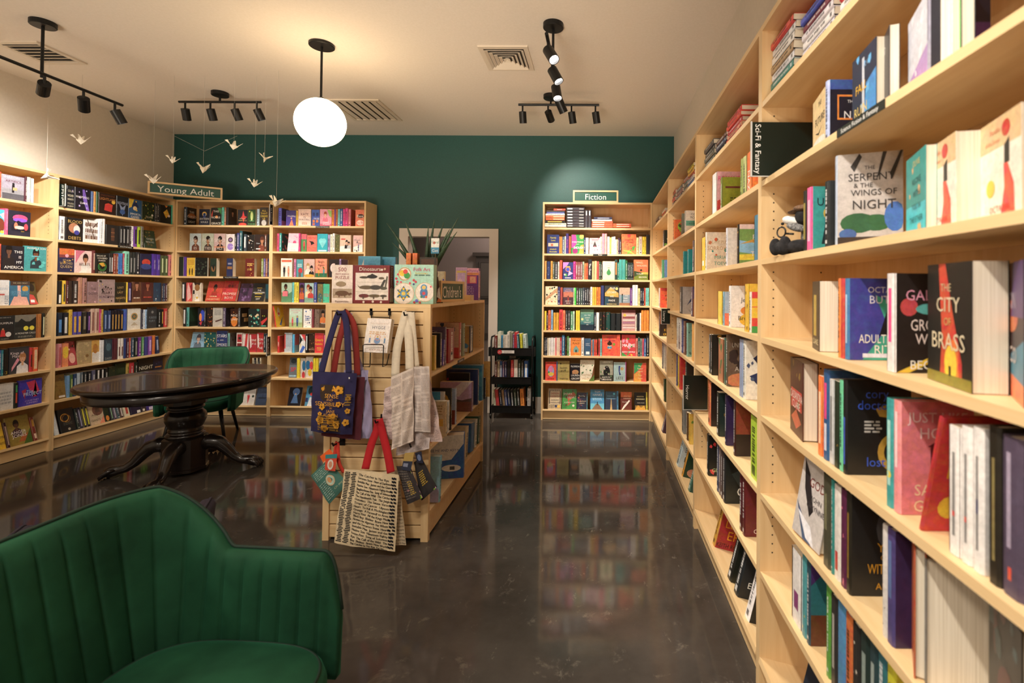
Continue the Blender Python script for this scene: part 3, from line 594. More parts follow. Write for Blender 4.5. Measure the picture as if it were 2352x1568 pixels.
FIC|s|0.4876,0.155,0.2344,0.027,0.018,90,0,0,1.001|e08a2a|R0,30,100,50,8a2a18~R0,0,100,20,3a2a18||
FIC|s|0.5165,0.155,0.2347,0.028,0.018,90,0,0,1.001|e08a2a|R0,30,100,50,8a2a18~R0,0,100,20,3a2a18||
FIC|s|0.5463,0.155,0.2349,0.0261,0.018,90,0,0,1.001|e08a2a|R0,30,100,50,8a2a18~R0,0,100,20,3a2a18||
FIC|s|-0.5976,0.135,0.1977,0.0141,0.018,90,0,0,0.717|3a3a42|||
FIC|s|-0.5816,0.135,0.1979,0.015,0.018,90,0,0,0.717|3a3a42|||
FIC|s|-0.5648,0.135,0.1953,0.014,0.018,90,0,0,0.717|e8dcc4|R0,40,100,60,2a3050||
FIC|s|-0.5479,0.135,0.1954,0.0206,0.018,90,0,0,0.717|f2ece4|R0,0,100,12,c83a3a||
FIC|s|-0.5245,0.135,0.1985,0.0253,0.018,90,0,0,0.717|f0e8e8|R0,75,100,95,6a3a8a~R0,50,100,70,3a2a4a~R0,20,100,45,5ac04a||
FIC|s|-0.4964,0.135,0.196,0.0159,0.018,90,0,0,0.717|f2ece4|R0,0,100,12,c83a3a||
FIC|s|-0.4787,0.135,0.2008,0.0169,0.018,90,0,0,0.717|e88a8a|R0,50,100,100,5a7ab0||
FIC|s|-0.4599,0.135,0.1991,0.0168,0.018,90,0,0,0.717|f0d8c0|R0,30,100,90,e87a5a||
FIC|s|-0.4412,0.135,0.1993,0.0168,0.018,90,0,0,0.717|f0d8c0|R0,30,100,90,e87a5a||
FIC|s|-0.4225,0.135,0.2014,0.0197,0.018,90,0,0,0.717|b8243a|||
FIC|s|-0.4012,0.155,0.2296,0.0309,0.018,90,0,0,0.717|2a6a94|||
FIC|s|-0.3682,0.135,0.2001,0.0234,0.018,90,0,0,0.717|3a2a24|D e0a040,6,2,20||
FIC|s|-0.3431,0.155,0.2162,0.0215,0.018,90,0,0,0.717|4f8a34|||
FIC|s|-0.3205,0.135,0.1977,0.0168,0.018,90,0,0,0.717|f4efe8|||
FIC|f|-0.3025,0.1162,0.2033,0.022,0.03,0,0,0,0.717|f0872e|P 7aa8a0,25,18,75,18,75,38,50,55,25,38~R42,18,58,32,2a4a4a~T50,84,11,4a1a10,THE OLD~T50,68,12,4a1a10,PLACE~T50,8,5,4a1a10,BOBBY FINGER|orange cover with a small pale house, sixth shelf, Fiction case|sixth shelf, Fiction case
FIC|s|-0.183,0.135,0.2019,0.0299,0.018,90,0,0,0.717|f2eeea|||
FIC|f|-0.1505,0.0749,0.1936,0.022,0.03,0,0,0,0.717|3a5a7a|D 8fb0cc,22,5,3~T50,70,8,e8ecf0,LIGHT~T50,60,6,e8ecf0,PIRATES~R22,8,78,24,f0f0f0||
FIC|s|-0.0725,0.135,0.1769,0.0149,0.018,90,0,0,0.717|ee7a5a|||
FIC|s|-0.0566,0.135,0.1818,0.0131,0.018,90,0,0,0.717|3f9ac0|||
FIC|s|-0.0426,0.135,0.1819,0.0187,0.018,90,0,0,0.717|e0503a|||
FIC|s|-0.023,0.135,0.1821,0.0196,0.018,90,0,0,0.717|e0503a|||
FIC|s|0.0087,0.135,0.1918,0.0187,0.018,90,0,0,0.717|d83a3a|||
FIC|s|0.0292,0.135,0.192,0.0187,0.018,90,0,0,0.717|8fd0cc|||
FIC|f|0.0495,0.1656,0.2378,0.022,0.03,0,0,0,0.717|ee5638|C50,42,15,f0b898~E50,58,17,9,3a2218~C50,68,7,3a2218~C42,40,8,3a9ac0~C58,40,8,3a9ac0~C80,55,10,8a9a3a~E50,27,6,2,c02a2a~T50,90,8,7a2a4a,LESSONS~T50,80,5,7a2a4a,IN~T50,72,9,7a2a4a,CHEMISTRY~T50,9,5,7a2a4a,Bonnie Garmus|orange red cover with a woman in blue sunglasses, sixth shelf, Fiction case|sixth shelf, Fiction case
FIC|s|0.2164,0.155,0.2405,0.0364,0.018,90,0,0,0.717|ee5638|C50,80,40,3a2218||
FIC|s|0.2543,0.135,0.1756,0.0121,0.018,90,0,0,0.717|efe0c8|||
FIC|f|0.2683,0.1561,0.24,0.022,0.03,0,0,0,0.717|d8343a|D f0a0b8,8,5,14~D 3f9a4a,7,9,10~D f0d040,5,3,7~P 3f9a4a,0,0,40,0,0,20~T50,50,18,fff,MAAME~T50,20,9,fff,JESSICA GEORGE|red floral cover with big white capitals, sixth shelf, Fiction case|sixth shelf, Fiction case
FIC|s|0.4275,0.135,0.2007,0.0233,0.018,90,0,0,0.717|ee8a7a|||
FIC|s|0.4517,0.135,0.2103,0.0224,0.018,90,0,0,0.717|2a5a5a|||
FIC|s|0.477,0.135,0.1966,0.0233,0.018,90,0,0,0.717|8a9a90|||
FIC|s|0.5012,0.135,0.1968,0.0177,0.018,90,0,0,0.717|e0506a|||
FIC|s|0.5208,0.135,0.197,0.0233,0.018,90,0,0,0.717|3f6ab0|||
FIC|s|0.5447,0.155,0.2299,0.0326,0.018,90,0,0,0.717|26242a|||
FIC|f|-0.5868,0.1247,0.2112,0.022,0.03,0,0,0,0.433|e23c2e|E50,50,28,30,7ab0d8~E50,60,20,18,d87ab0~E50,35,28,10,e8c84a~C30,45,9,3f9a5a~L 6a1a1a,20,80,6,14,2|red cover with an arched rainbow figure, seventh shelf, Fiction case|seventh shelf, Fiction case
FIC|s|-0.4592,0.135,0.2143,0.0084,0.018,90,0,0,0.433|3f6ab0|||
FIC|f|-0.4499,0.135,0.222,0.022,0.03,0,0,0,0.433|b09c5a|L 6a5a2a,5,95,42,52,5~C25,86,6,222~T50,66,13,222,lauren~T48,52,12,222,groff~T52,12,14,222,matrix|olive gold cover with black blackletter words, seventh shelf, Fiction case|seventh shelf, Fiction case
FIC|f|-0.3053,0.1077,0.1937,0.022,0.03,0,0,0,0.433|1f1c22|E52,52,36,13,c08a5a~R20,38,28,50,c08a5a~R70,38,78,50,c08a5a~T50,84,12,f0ece4,FLORIDA~T52,32,13,f0ece4,LAUREN~T52,14,14,f0ece4,GROFF|black cover with a tan panther, seventh shelf, Fiction case|seventh shelf, Fiction case
FIC|f|-0.1952,0.161,0.2369,0.022,0.03,0,0,0,0.433|f0e6cf|P 7a4a2a,100,0,100,80,92,60,80,20,60,0~P 5a7a3a,60,0,100,30,100,0~D 4f7a4a,11,6,8~T30,88,11,c8b89a,LAU~T26,74,11,c8b89a,GRO~T42,28,11,c8a884,VASTER~T40,12,11,c8a884,WILDS|tall cream cover with an oak branch, seventh shelf, Fiction case|seventh shelf, Fiction case
FIC|f|0.0248,0.1496,0.2318,0.022,0.03,0,0,0,0.433|a8a490|E52,45,26,28,1f1e20~C52,66,14,1f1e20~R0,0,100,30,3a3a34~D c8b0a0,7,3,9~D 6a8a5a,8,8,9~T50,92,9,f0ece0,LIBERTIE~T50,20,8,f4f0ea,KAITLYN~T50,9,8,f4f0ea,GREENIDGE|grey cover with a black head silhouette, seventh shelf, Fiction case|seventh shelf, Fiction case
FIC|f|0.1821,0.1317,0.2148,0.022,0.03,0,0,0,0.433|a8c4c4|P 2a3a7a,40,80,55,82,50,50,62,35,48,32,40,55~C70,66,14,c8a468~T50,18,18,4a3a3a,LESS~T50,5,5,2a6ab0,ANDREW SEAN GREER|pale aqua cover with a falling man, seventh shelf, Fiction case|seventh shelf, Fiction case
FIC|s|0.3142,0.155,0.218,0.0073,0.018,90,0,0,0.433|c03a90|||
FIC|f|0.4063,0.1409,0.208,0.022,0.03,0,0,0,0.433|e0503a|P 3fa060,0,100,0,40,50,70,70,100~P e8a040,0,40,0,0,60,0,50,60~T46,84,9,f8e8b0,The~T50,70,10,f8e8b0,Rabbit~T50,55,10,f8e8b0,Hutch~T50,34,9,f8e8b0,Tess~T50,19,9,f8e8b0,Gunty|green to red gradient cover with cream lettering, seventh shelf, Fiction case|seventh shelf, Fiction case
FIC|f8|-0.5538,0.1481,0.2243,0.022,0.03,0,0,0,0.124|cbb592|L 4a3a30,3,97,88,97,3~L 4a3a30,3,97,3,22,4~R3,25,12,88,6a5a48~R88,25,97,88,6a5a48~T50,76,10,a8382e,DEMON~T50,62,8,a8382e,COPPERHEAD~T50,44,8,3a3a44,BARBARA~T50,31,8,3a3a44,KINGSOLVER~C60,14,9,27305e~C82,13,12,e8b84a|beige tapestry cover with a gold and a navy seal, bottom shelf, Fiction case|bottom shelf, Fiction case
FIC|f8|-0.3954,0.1629,0.2205,0.022,0.03,0,0,0,0.124|3f8f3c|P b0562e,35,72,80,85,95,72,70,55,45,40,60,30,40,15~D 6a2a1a,6,2,9~C78,18,8,e8dcc8~L 2a5a2a,5,30,5,25,6~T38,76,13,f0e0d0,SHARK~T66,60,13,f0e0d0,HEART~T50,34,7,f4e4d4,A LOVE STORY|green cover with a brown leaping beast, bottom shelf, Fiction case|bottom shelf, Fiction case
FIC|f8|-0.2293,0.1095,0.1833,0.022,0.03,0,0,0,0.124|22263e|D e05a4a,14,8,5~D 4a7ab0,8,3,5~C15,70,9,e05a4a~T50,80,9,f0e8d8,Matt Haig~T50,48,7,f0d8b0,The MIDNIGHT~T50,36,8,f0d8b0,LIBRARY|navy cover dotted with tiny red windows, bottom shelf, Fiction case|bottom shelf, Fiction case
FIC|s8|-0.1177,0.135,0.187,0.0093,0.018,90,0,0,0.124|3a8a9a|||
FIC|f8|-0.078,0.1571,0.2205,0.022,0.03,0,0,0,0.124|3f8fc0|R0,0,100,30,6ac0d8~P 8a6a50,40,28,58,28,90,0,10,0~R47,22,53,38,2a2a2a~T50,88,12,eef2f4,TOM~T50,73,13,eef2f4,HANKS~L a8d0e8,15,85,45,58,3|sky blue cover with a lone figure on a pier, bottom shelf, Fiction case|bottom shelf, Fiction case
FIC|f8|0.0885,0.1326,0.2009,0.022,0.03,0,0,0,0.124|2c3a50|R0,60,100,100,3a5a70~P c8a468,42,0,60,0,53,60,50,60~C76,86,9,5ac0d8~T48,74,10,7aa8c0,KRISTIN~T50,60,10,7aa8c0,HANNAH|dark blue cover with a lit tower, bottom shelf, Fiction case|bottom shelf, Fiction case
FIC|s8|0.2216,0.135,0.2049,0.0177,0.018,90,0,0,0.124|4a8ab0|||
FIC|f8|0.2623,0.1269,0.1964,0.022,0.03,0,0,0,0.124|6a2e20|R0,70,100,100,d8682e~P f4e8d8,5,0,18,0,60,30,85,50,75,55,30,25~T56,76,9,f0c8a8,KRISTIN~T58,64,9,f0c8a8,HANNAH~T40,44,6,f4e8d8,Great Alone|brown cover with a winding white road, bottom shelf, Fiction case|bottom shelf, Fiction case
FIC|f8|0.4182,0.1315,0.1927,0.022,0.03,0,0,0,0.124|221e1c|P d89a30,0,0,100,0,80,25,55,12,30,28~L e0a840,5,95,3,26,6~T50,76,10,e8d8a0,KRISTIN~T50,62,10,e8d8a0,HANNAH~T54,40,6,d8d0c0,FOUR WINDS|black cover with golden wheat, bottom shelf, Fiction case|bottom shelf, Fiction case
FIC|s8|0.5501,0.135,0.1967,0.0152,0.018,90,0,0,0.124|e8d84a|||
LB|s|-4.7236,0.135,0.206,0.0363,0.018,90,0,0,2.153|2a3a4a|kR0,0,100,100,20201e~kE50,55,40,15,a8622a~kT50,76,14,e8e4da,THIS~kT50,50,15,e8e4da,CURSED~kT50,22,15,e8e4da,LIGHT|black cover with three lines of white capitals, top shelf, Young Adult corner bay|top shelf, Young Adult corner bay
LB|f|-4.5576,0.1236,0.1848,0.022,0.03,0,0,0,2.153|22263a|C50,70,22,e0b04a~C50,66,15,2f6ab0~G50,52,26,2a2020,1a1a20,2f4a8a~T50,40,14,e0dcd4,SIXTEEN~T50,20,14,e0dcd4,SOULS|navy cover with a haloed figure in blue, top shelf, Young Adult corner bay|top shelf, Young Adult corner bay
LB|f|-4.4205,0.1196,0.2003,0.022,0.03,0,0,0,2.153|22201c|P c8402e,0,60,20,90,10,40~P 3f8a4a,60,100,100,60,100,100~C55,48,14,e88a2a~T50,80,14,f0ece0,THIS~T46,45,13,f0ece0,VICIOUS~T50,12,15,f0ece0,GRACE|black cover with red and green edges and white capitals, top shelf, Young Adult corner bay|top shelf, Young Adult corner bay
LB|s|-4.2898,0.135,0.206,0.0284,0.018,90,0,0,2.153|5ab8a0|||
LB|s|-4.2585,0.135,0.2042,0.0205,0.018,90,0,0,2.153|9a5a30|||
LB|s|-4.237,0.135,0.2044,0.0254,0.018,90,0,0,2.153|2a2628|R20,20,80,85,c83a2a~kR0,0,100,100,2e2826~kG50,40,60,a87a5c,1a1414,2a2020|black book with a pale face, top shelf, Young Adult corner bay|top shelf, Young Adult corner bay
LB|f|-4.1144,0.1175,0.18,0.022,0.03,0,0,0,2.153|1f2028|P d8242e,55,95,70,60,95,55,70,45,60,20,45,45,30,50,45,60~E50,8,40,10,d83a2a~T50,44,7,e8d0a0,VERMILION~T50,32,9,e8c878,MOROCCO|black cover with a red star shape, top shelf, Young Adult corner bay|top shelf, Young Adult corner bay
LB|f|-3.995,0.0881,0.1837,0.022,0.03,0,0,0,2.153|274a22|E50,60,20,30,a8c86a~R45,30,56,80,e0d8a0~R0,0,100,22,1f2a1c~C20,88,9,e8d84a~T50,30,8,8ad0a0,SEVEN~T50,10,12,6ab07a,FORCES||
LB|s|-3.883,0.135,0.1893,0.0254,0.018,90,0,0,2.153|bcd6e8|||
LB|f|-3.8572,0.0936,0.2089,0.022,0.03,0,0,0,2.153|3a2e28|E50,16,32,16,c8c4c0~D 2a2220,4,2,9~T50,82,13,e8c83a,ALL~T50,67,13,e8c83a,THAT~T50,52,13,e8c83a,CONSUMES~T50,38,12,e8c83a,US||
LB|s|-3.6373,0.135,0.2016,0.037,0.018,90,0,0,2.153|5a5ac8|kR0,0,100,100,27306a~kR0,0,100,30,9a5aa8|violet blue book whose cover turns plum, top shelf, Young Adult end bay|top shelf, Young Adult end bay
LB|f|-3.5578,0.1133,0.1769,0.022,0.03,0,0,0,2.153|4a3a9a|R0,60,100,100,3a3478~P e07a5a,30,0,80,0,60,45~C55,50,9,e8b090~T55,64,13,e8e4f4,Wedding||
LB|s|-3.435,0.135,0.171,0.0166,0.018,90,0,0,2.153|e8c040|||
LB|f|-3.4181,0.147,0.1924,0.022,0.03,0,0,0,2.153|e4c0b0|P f0d8cc,0,0,100,0,100,50,0,60~T50,70,17,6a2a2a,KATE~T50,53,12,6a2a2a,IN~T50,38,14,6a2a2a,WAITING~L c8785a,30,70,8,24,3|blush cover with three maroon words, top shelf, Young Adult end bay|top shelf, Young Adult end bay
LB|f|-3.2651,0.0936,0.1866,0.022,0.03,0,0,0,2.153|3a5ab0|R12,62,40,82,2a3a7a~R55,62,85,82,2a3a7a~R12,22,40,38,e0823a~R55,22,85,38,e0823a~R12,5,40,18,d8703a~T62,46,13,f0f0f4,MAYBE||
LB|f|-3.1687,0.1345,0.1941,0.022,0.03,0,0,0,2.153|e89ab0|P 9ac06a,60,100,100,90,100,50,80,60~G45,34,60,f0b898,b0482c,e8708a~R0,0,100,14,c85a78~T50,24,11,fff,Queen~T55,12,9,fff,of Destiny|pink cover with a red haired girl, top shelf, Young Adult end bay|top shelf, Young Adult end bay
LB|s|-3.0256,0.135,0.1882,0.0253,0.018,90,0,0,2.153|f08a2a|||
LB|s|-2.9984,0.135,0.1903,0.0175,0.018,90,0,0,2.153|7a4a98|R20,20,80,80,eee||
LB|s|-2.979,0.135,0.1934,0.0194,0.018,90,0,0,2.153|c86a30|||
LB|s|-2.9576,0.135,0.1935,0.0243,0.018,90,0,0,2.153|7ac8cc|||
LB|s|-2.9305,0.135,0.1985,0.0291,0.018,90,0,0,2.153|2f5a9a|||
LB|s|-2.8993,0.135,0.1939,0.0223,0.018,90,0,0,2.153|e83a8a|||
LB|s|-2.8752,0.135,0.2037,0.033,0.018,90,0,0,2.153|e8388a|||
LB|s|-2.8381,0.135,0.1943,0.0291,0.018,90,0,0,2.153|e07a8a|kR0,0,100,100,a8382e||
LB|f|-2.7634,0.0992,0.19,0.022,0.03,0,0,0,2.153|e87a5a|E60,62,40,12,3a1a1a~E55,22,42,16,f4d8c8~T55,62,18,f6ece0,Rent~T60,24,16,c84a3a,to Be||
LB|f|-4.6612,0.1334,0.199,0.022,0.03,0,0,0,1.861|b8c4c4|G52,12,85,b88a68,3a2018,6a3a2a~T50,62,22,d8d4cc,UG LI~T50,16,18,d8d4cc,ES|pale cover with a face in profile, second shelf, Young Adult corner bay|second shelf, Young Adult corner bay
LB|f|-4.519,0.1353,0.2,0.022,0.03,0,0,0,1.861|b4b8a4|G52,12,85,a87452,1f1612,4a3a34~T50,62,22,d4ccc4,PR ET~T50,16,18,d4ccc4,TIES|pale cover with a dark haired face, second shelf, Young Adult corner bay|second shelf, Young Adult corner bay
LB|f|-4.3807,0.1342,0.1991,0.022,0.03,0,0,0,1.861|c4a4a0|G52,12,85,b88468,1f1612,2a2220~R0,20,100,26,d88a5a~T50,62,22,d4ccc4,SPE CI~T50,16,18,d4ccc4,ALS|mauve cover with a dark haired face, second shelf, Young Adult corner bay|second shelf, Young Adult corner bay
LB|f|-4.2405,0.0989,0.1943,0.022,0.03,0,0,0,1.861|ded2d0|C50,66,30,4a3a3a~C50,66,18,8a6a9a~E50,26,36,20,9a7ac8~D e8e0f0,9,4,7||
LB|s|-4.1309,0.135,0.2015,0.0186,0.018,90,0,0,1.861|222226|||
LB|s|-4.1105,0.135,0.2065,0.0313,0.018,90,0,0,1.861|3a3a78|||
LB|s|-4.0777,0.155,0.2309,0.0312,0.018,90,0,0,1.861|1f5a64|kR0,0,100,100,22302e|tall dark teal book, second shelf, Young Adult corner bay|second shelf, Young Adult corner bay
LB|s|-4.0311,0.135,0.1925,0.0342,0.018,90,0,0,1.861|3f4a54|R25,20,75,85,ddd||
LB|f|-3.9966,0.081,0.1892,0.022,0.03,0,0,0,1.861|1f1c1c|D e8e0d8,10,5,10~C30,66,8,c8702a||
LB|f|-3.9146,0.1134,0.1918,0.022,0.03,0,0,0,1.861|2a1c1a|G78,18,80,b8805a,5a2a1a,7a3a2a~T36,48,9,c8d0d4,Chain~R15,12,60,18,ddd|black cover with a half face at its edge, second shelf, Young Adult corner bay|second shelf, Young Adult corner bay
LB|s|-3.7911,0.135,0.1943,0.0244,0.018,90,0,0,1.861|6a3a24|||
LB|s|-3.7648,0.135,0.1945,0.0214,0.018,90,0,0,1.861|201e1e|R20,20,80,85,ddd||
LB|s|-3.6479,0.135,0.2031,0.0234,0.018,90,0,0,1.861|e84a7a|||
LB|s|-3.6217,0.135,0.2081,0.0263,0.018,90,0,0,1.861|2f9a94|kR0,0,100,100,2a4a54~kD c86a7a,8,3,12|teal book whose dark cover shows crowded figures, second shelf, Young Adult end bay|second shelf, Young Adult end bay
LB|f|-3.5397,0.1288,0.2101,0.022,0.03,0,0,7.2,1.861|ecb8c4|C60,50,16,e83a7a~D e88aa8,8,3,9~R0,0,100,45,f2ddd8~T50,8,6,6a6a6a,Lola Cole|pink and white splashed cover leaning slightly, second shelf, Young Adult end bay|second shelf, Young Adult end bay
LB|s|-3.4016,0.135,0.2068,0.0204,0.018,90,0,0,1.861|e8388a|||
LB|f|-3.3807,0.0655,0.2016,0.022,0.03,0,0,0,1.861|4a8a54|J55,10,55,c89070,2a1a14,d8303a~R0,70,100,100,c85a6a||
LB|f|-3.313,0.117,0.1876,0.022,0.03,0,0,0,1.861|e8685a|P 2a2020,15,66,60,62,75,50,60,46,40,40,35,56~T50,84,12,a83a2a,FEELING~T50,24,12,c8442e,FALLING~T50,9,11,c8442e,IN LOVE|coral cover with a black pointing hand, second shelf, Young Adult end bay|second shelf, Young Adult end bay
LB|f|-3.1944,0.1188,0.2049,0.022,0.03,0,0,0,1.861|22a8b8|C36,62,22,7ad0d4~C64,62,22,7ad0d4~P 7ad0d4,15,55,85,55,50,20~R10,4,90,10,eef|turquoise cover with a large pale heart, second shelf, Young Adult end bay|second shelf, Young Adult end bay
LB|s|-3.0668,0.135,0.1948,0.0243,0.018,90,0,0,1.861|a898c8|||
LB|s|-3.0407,0.135,0.1998,0.0253,0.018,90,0,0,1.861|f2ebd8|||
LB|s|-3.0136,0.135,0.2097,0.0253,0.018,90,0,0,1.861|f6f2ec|||
LB|f|-2.9879,0.05,0.1967,0.022,0.03,0,0,0,1.861|5a5a34|D c8a860,6,2,10||
LB|f|-2.9375,0.1279,0.1923,0.022,0.03,0,0,0,1.861|d8b8a0|P f2e8e0,0,0,100,0,100,42,0,34~G62,30,48,e0b090,1f1614,1f1c20~G82,28,40,c89070,1f1614,b8bcc0~R10,72,50,80,c84a3a|beige cover with a couple leaning together, second shelf, Young Adult end bay|second shelf, Young Adult end bay
LB|f|-2.7853,0.1108,0.1905,0.022,0.03,0,0,0,1.861|e0b4ac|P f4ece8,0,0,100,0,100,48,0,30~R52,5,60,46,2a3a8a~D 222222,6,4,9~T40,72,12,3a2a4a,Check~T60,54,11,3a2a4a,Mate|blush cover with chess pieces, second shelf, Young Adult end bay|second shelf, Young Adult end bay
LB|f|-4.7791,0.0514,0.2187,0.022,0.03,0,0,0,1.573|1c2a22|R0,0,30,100,141c18||
LB|s|-4.7145,0.155,0.2186,0.0254,0.018,90,0,0,1.573|5a2a9a|R20,10,80,90,ddd8f0||
LB|f|-4.6887,0.0955,0.2099,0.022,0.03,0,0,0,1.573|e8bc2e|L c88a1a,10,90,60,90,4~J35,6,36,222,222,222~J68,6,36,222,222,222||
LB|f|-4.5902,0.1401,0.2108,0.022,0.03,0,0,0,1.573|1c1e1a|D 3f4a3a,16,4,11~D 8a9a7a,6,9,4|nearly black cover with mottled green marks, third shelf, Young Adult corner bay|third shelf, Young Adult corner bay
LB|f|-4.4206,0.0744,0.2053,0.05,0.03,0,0,0,1.573|2a3a2c|E50,45,34,20,8a5a34~P 1f2a24,20,60,80,70,60,30||
LB|f|-4.2306,0.0734,0.2068,0.05,0.03,0,0,0,1.573|27305a|R10,40,90,55,9a6a3a~R20,65,80,75,8a8aa0||
LB|f|-4.0163,0.1046,0.2057,0.045,0.03,0,0,0,1.573|6a1c18|D e0a838,9,6,8~T50,40,12,e8c060,JOBS~L e8c060,20,80,58,76,2|dark red cover with gold lettering, third shelf, Young Adult corner bay|third shelf, Young Adult corner bay
LB|s|-3.8243,0.135,0.2064,0.0234,0.018,90,0,0,1.573|8a9a4a|||
LB|s|-3.799,0.135,0.2066,0.0214,0.018,90,0,0,1.573|6a5a9a|||
LB|s|-3.7746,0.135,0.2068,0.0214,0.018,90,0,0,1.573|9a5a3a|||
LB|s|-3.7513,0.135,0.207,0.0127,0.018,90,0,0,1.573|2a2e5a|||
LB|f|-3.6081,0.1317,0.2109,0.022,0.03,0,0,0,1.573|efe6da|R5,80,95,92,e0644a~J30,2,62,d8a080,1a1414,22242a~J68,2,55,e8b090,3a1f14,e8906a~R10,60,90,74,f4f0e8|off white cover with a couple under a red banner, third shelf, Young Adult end bay|third shelf, Young Adult end bay
LB|s|-3.4503,0.135,0.2046,0.0214,0.018,90,0,0,1.573|e88ab8|||
LB|f|-3.4285,0.0761,0.2006,0.022,0.03,0,0,0,1.573|4a98a4|E60,36,34,16,c8243a~R30,0,70,26,6a5a5a~L d8e8e8,15,85,56,76,3||
LB|f|-3.3457,0.1257,0.2062,0.022,0.03,0,0,0,1.573|cda8a0|G38,24,62,f0d0b8,b08a5a,efe4da~G72,16,56,c89878,1f1614,2a2426~E50,8,50,8,c89a30|mauve cover with a couple about to kiss, third shelf, Young Adult end bay|third shelf, Young Adult end bay
LB|f|-3.2142,0.1353,0.2092,0.022,0.03,0,0,0,1.573|ee8a6a|R0,0,100,22,2f6a44~D 3f7a50,5,3,9~J30,6,42,8a5a3a,2a1a14,e0a03a~J74,6,46,8a5a3a,1a1414,2a9aa4~T50,84,14,3a2420,Begin~T50,66,14,3a2420,Again|peach cover with two standing people and trees, third shelf, Young Adult end bay|third shelf, Young Adult end bay
LB|f|-3.0564,0.1167,0.2037,0.022,0.03,0,0,0,1.573|2a2224|E45,52,34,26,f0d0c8~C70,70,13,1f1a1c|dark cover with a pale face in sunglasses, third shelf, Young Adult end bay|third shelf, Young Adult end bay
LB|s|-2.9314,0.135,0.2088,0.0194,0.018,90,0,0,1.573|a890c8|||
LB|f|-2.9116,0.0712,0.2,0.022,0.03,0,0,0,1.573|3a1c20|C70,55,26,d83a3a||
LB|s|-4.7294,0.155,0.2151,0.0391,0.018,90,0,0,1.286|2a2628|R25,15,75,90,ddd||
LB|f|-4.6899,0.0728,0.2136,0.022,0.03,0,0,0,1.286|d8504a|P f2b8b0,20,0,80,20,60,70,30,100,10,60~P 8a1c24,60,80,100,100,100,30||
LB|f|-4.6132,0.1009,0.2114,0.022,0.03,0,0,0,1.286|e0d0bc|P 3a2a22,10,100,40,70,60,70,90,100~E50,74,30,18,9a6a3a~P f4f0ea,20,0,50,45,80,0~C50,20,14,e8b84a~R0,40,20,60,222|cream cover with a dog between black bands, fourth shelf, Young Adult corner bay|fourth shelf, Young Adult corner bay
LB|f|-4.4735,0.1791,0.234,0.02,0.03,0,0,14.4,1.286|c83a24|G50,36,56,6a3a24,1a1010,a82a1a~L e8c8a0,25,75,20,28,1~T48,10,10,e8c8a0,UNEARTHED|red cover with a dark woman, leaning, fourth shelf, Young Adult corner bay|fourth shelf, Young Adult corner bay
LB|f|-4.294,0.1727,0.2384,0.03,0.03,0,0,14.4,1.286|c82c22|C40,74,10,6a1a14~C62,74,10,6a1a14~D a82018,8,3,12~T50,36,15,f0d8cc,PROMISE~T50,16,15,f0d8cc,BOYS|bright red cover with two round lenses, leaning, fourth shelf, Young Adult corner bay|fourth shelf, Young Adult corner bay
LB|f|-4.0954,0.1485,0.2111,0.022,0.03,0,0,14.4,1.286|4a2a4e|D 7a5a8a,12,7,14~D 2a1a30,8,4,14|dark purple smoky cover, leaning, fourth shelf, Young Adult corner bay|fourth shelf, Young Adult corner bay
LB|f|-3.9465,0.148,0.2124,0.03,0.03,0,0,14.4,1.286|22201e|R30,72,70,75,e8c83a~R20,40,80,43,e8c83a~R25,24,75,27,e8c83a~T52,60,10,f0ece4,THE~T52,48,9,f0ece4,HEADMASTERS~T52,14,11,f0ece4,LIST|black cover with yellow rules, leaning, fourth shelf, Young Adult corner bay|fourth shelf, Young Adult corner bay
LB|f|-3.7787,0.05,0.2023,0.022,0.03,0,0,0,1.286|1f4a54|R0,0,100,20,2a2a2a||
LB|f|-3.5976,0.1238,0.2251,0.022,0.03,0,0,0,1.286|a8c4a8|P 5a8a64,0,0,100,0,100,55,60,40,0,50~G40,44,56,6a4a34,2a1a14,4a5a50~R10,30,60,56,e0707a|mint cover with a boy carrying a pink pack, fourth shelf, Young Adult end bay|fourth shelf, Young Adult end bay
LB|s|-3.4644,0.155,0.2261,0.0194,0.018,90,0,0,1.286|6ac8d0|||
LB|s|-3.443,0.155,0.2263,0.0233,0.018,90,0,0,1.286|ecd84a|||
LB|s|-3.4168,0.155,0.2265,0.0243,0.018,90,0,0,1.286|ecd84a|||
LB|f|-3.3921,0.0566,0.224,0.022,0.03,0,0,0,1.286|5a3a6e|G50,30,70,8a4a2a,2a1a24,c8602a||
LB|f|-3.3315,0.1061,0.2226,0.022,0.03,0,0,0,1.286|a4c0bc|G40,40,60,d8a080,8a3a1a,e8d8a8~G66,30,60,b8785a,2a1410,c82a2a~R0,0,100,22,7aa090|grey aqua cover with two people embracing, fourth shelf, Young Adult end bay|fourth shelf, Young Adult end bay
LB|s|-3.2166,0.155,0.2282,0.032,0.018,90,0,0,1.286|3f4f9a|||
LB|f|-3.1841,0.0621,0.2113,0.022,0.03,0,0,0,1.286|7a7044|E50,26,44,24,3f6a6a~D c8a850,6,2,12||
LB|f|-3.1192,0.0729,0.2119,0.022,0.03,0,0,0,1.286|46c09a|T50,40,22,d8305a,YOU~D 2a4a8a,4,3,10||
LB|s|-4.7091,0.135,0.2102,0.0339,0.018,90,0,0,1.001|201f22|R25,15,75,90,ddd||
LB|s|-4.6727,0.155,0.2176,0.033,0.018,90,0,0,1.001|5aa8a0|kR0,0,100,100,26402e~kR0,0,100,25,1a2a20|pale teal spine with a dark green cover, fifth shelf, Young Adult corner bay|fifth shelf, Young Adult corner bay
LB|f|-4.5503,0.0769,0.2095,0.022,0.03,0,0,0,1.001|20202a|E70,60,36,30,2a4ac8~E40,50,22,22,e8844a~P c82a3a,20,20,70,30,50,5||
LB|s|-4.4639,0.155,0.2152,0.016,0.018,90,0,0,1.001|22201f|||
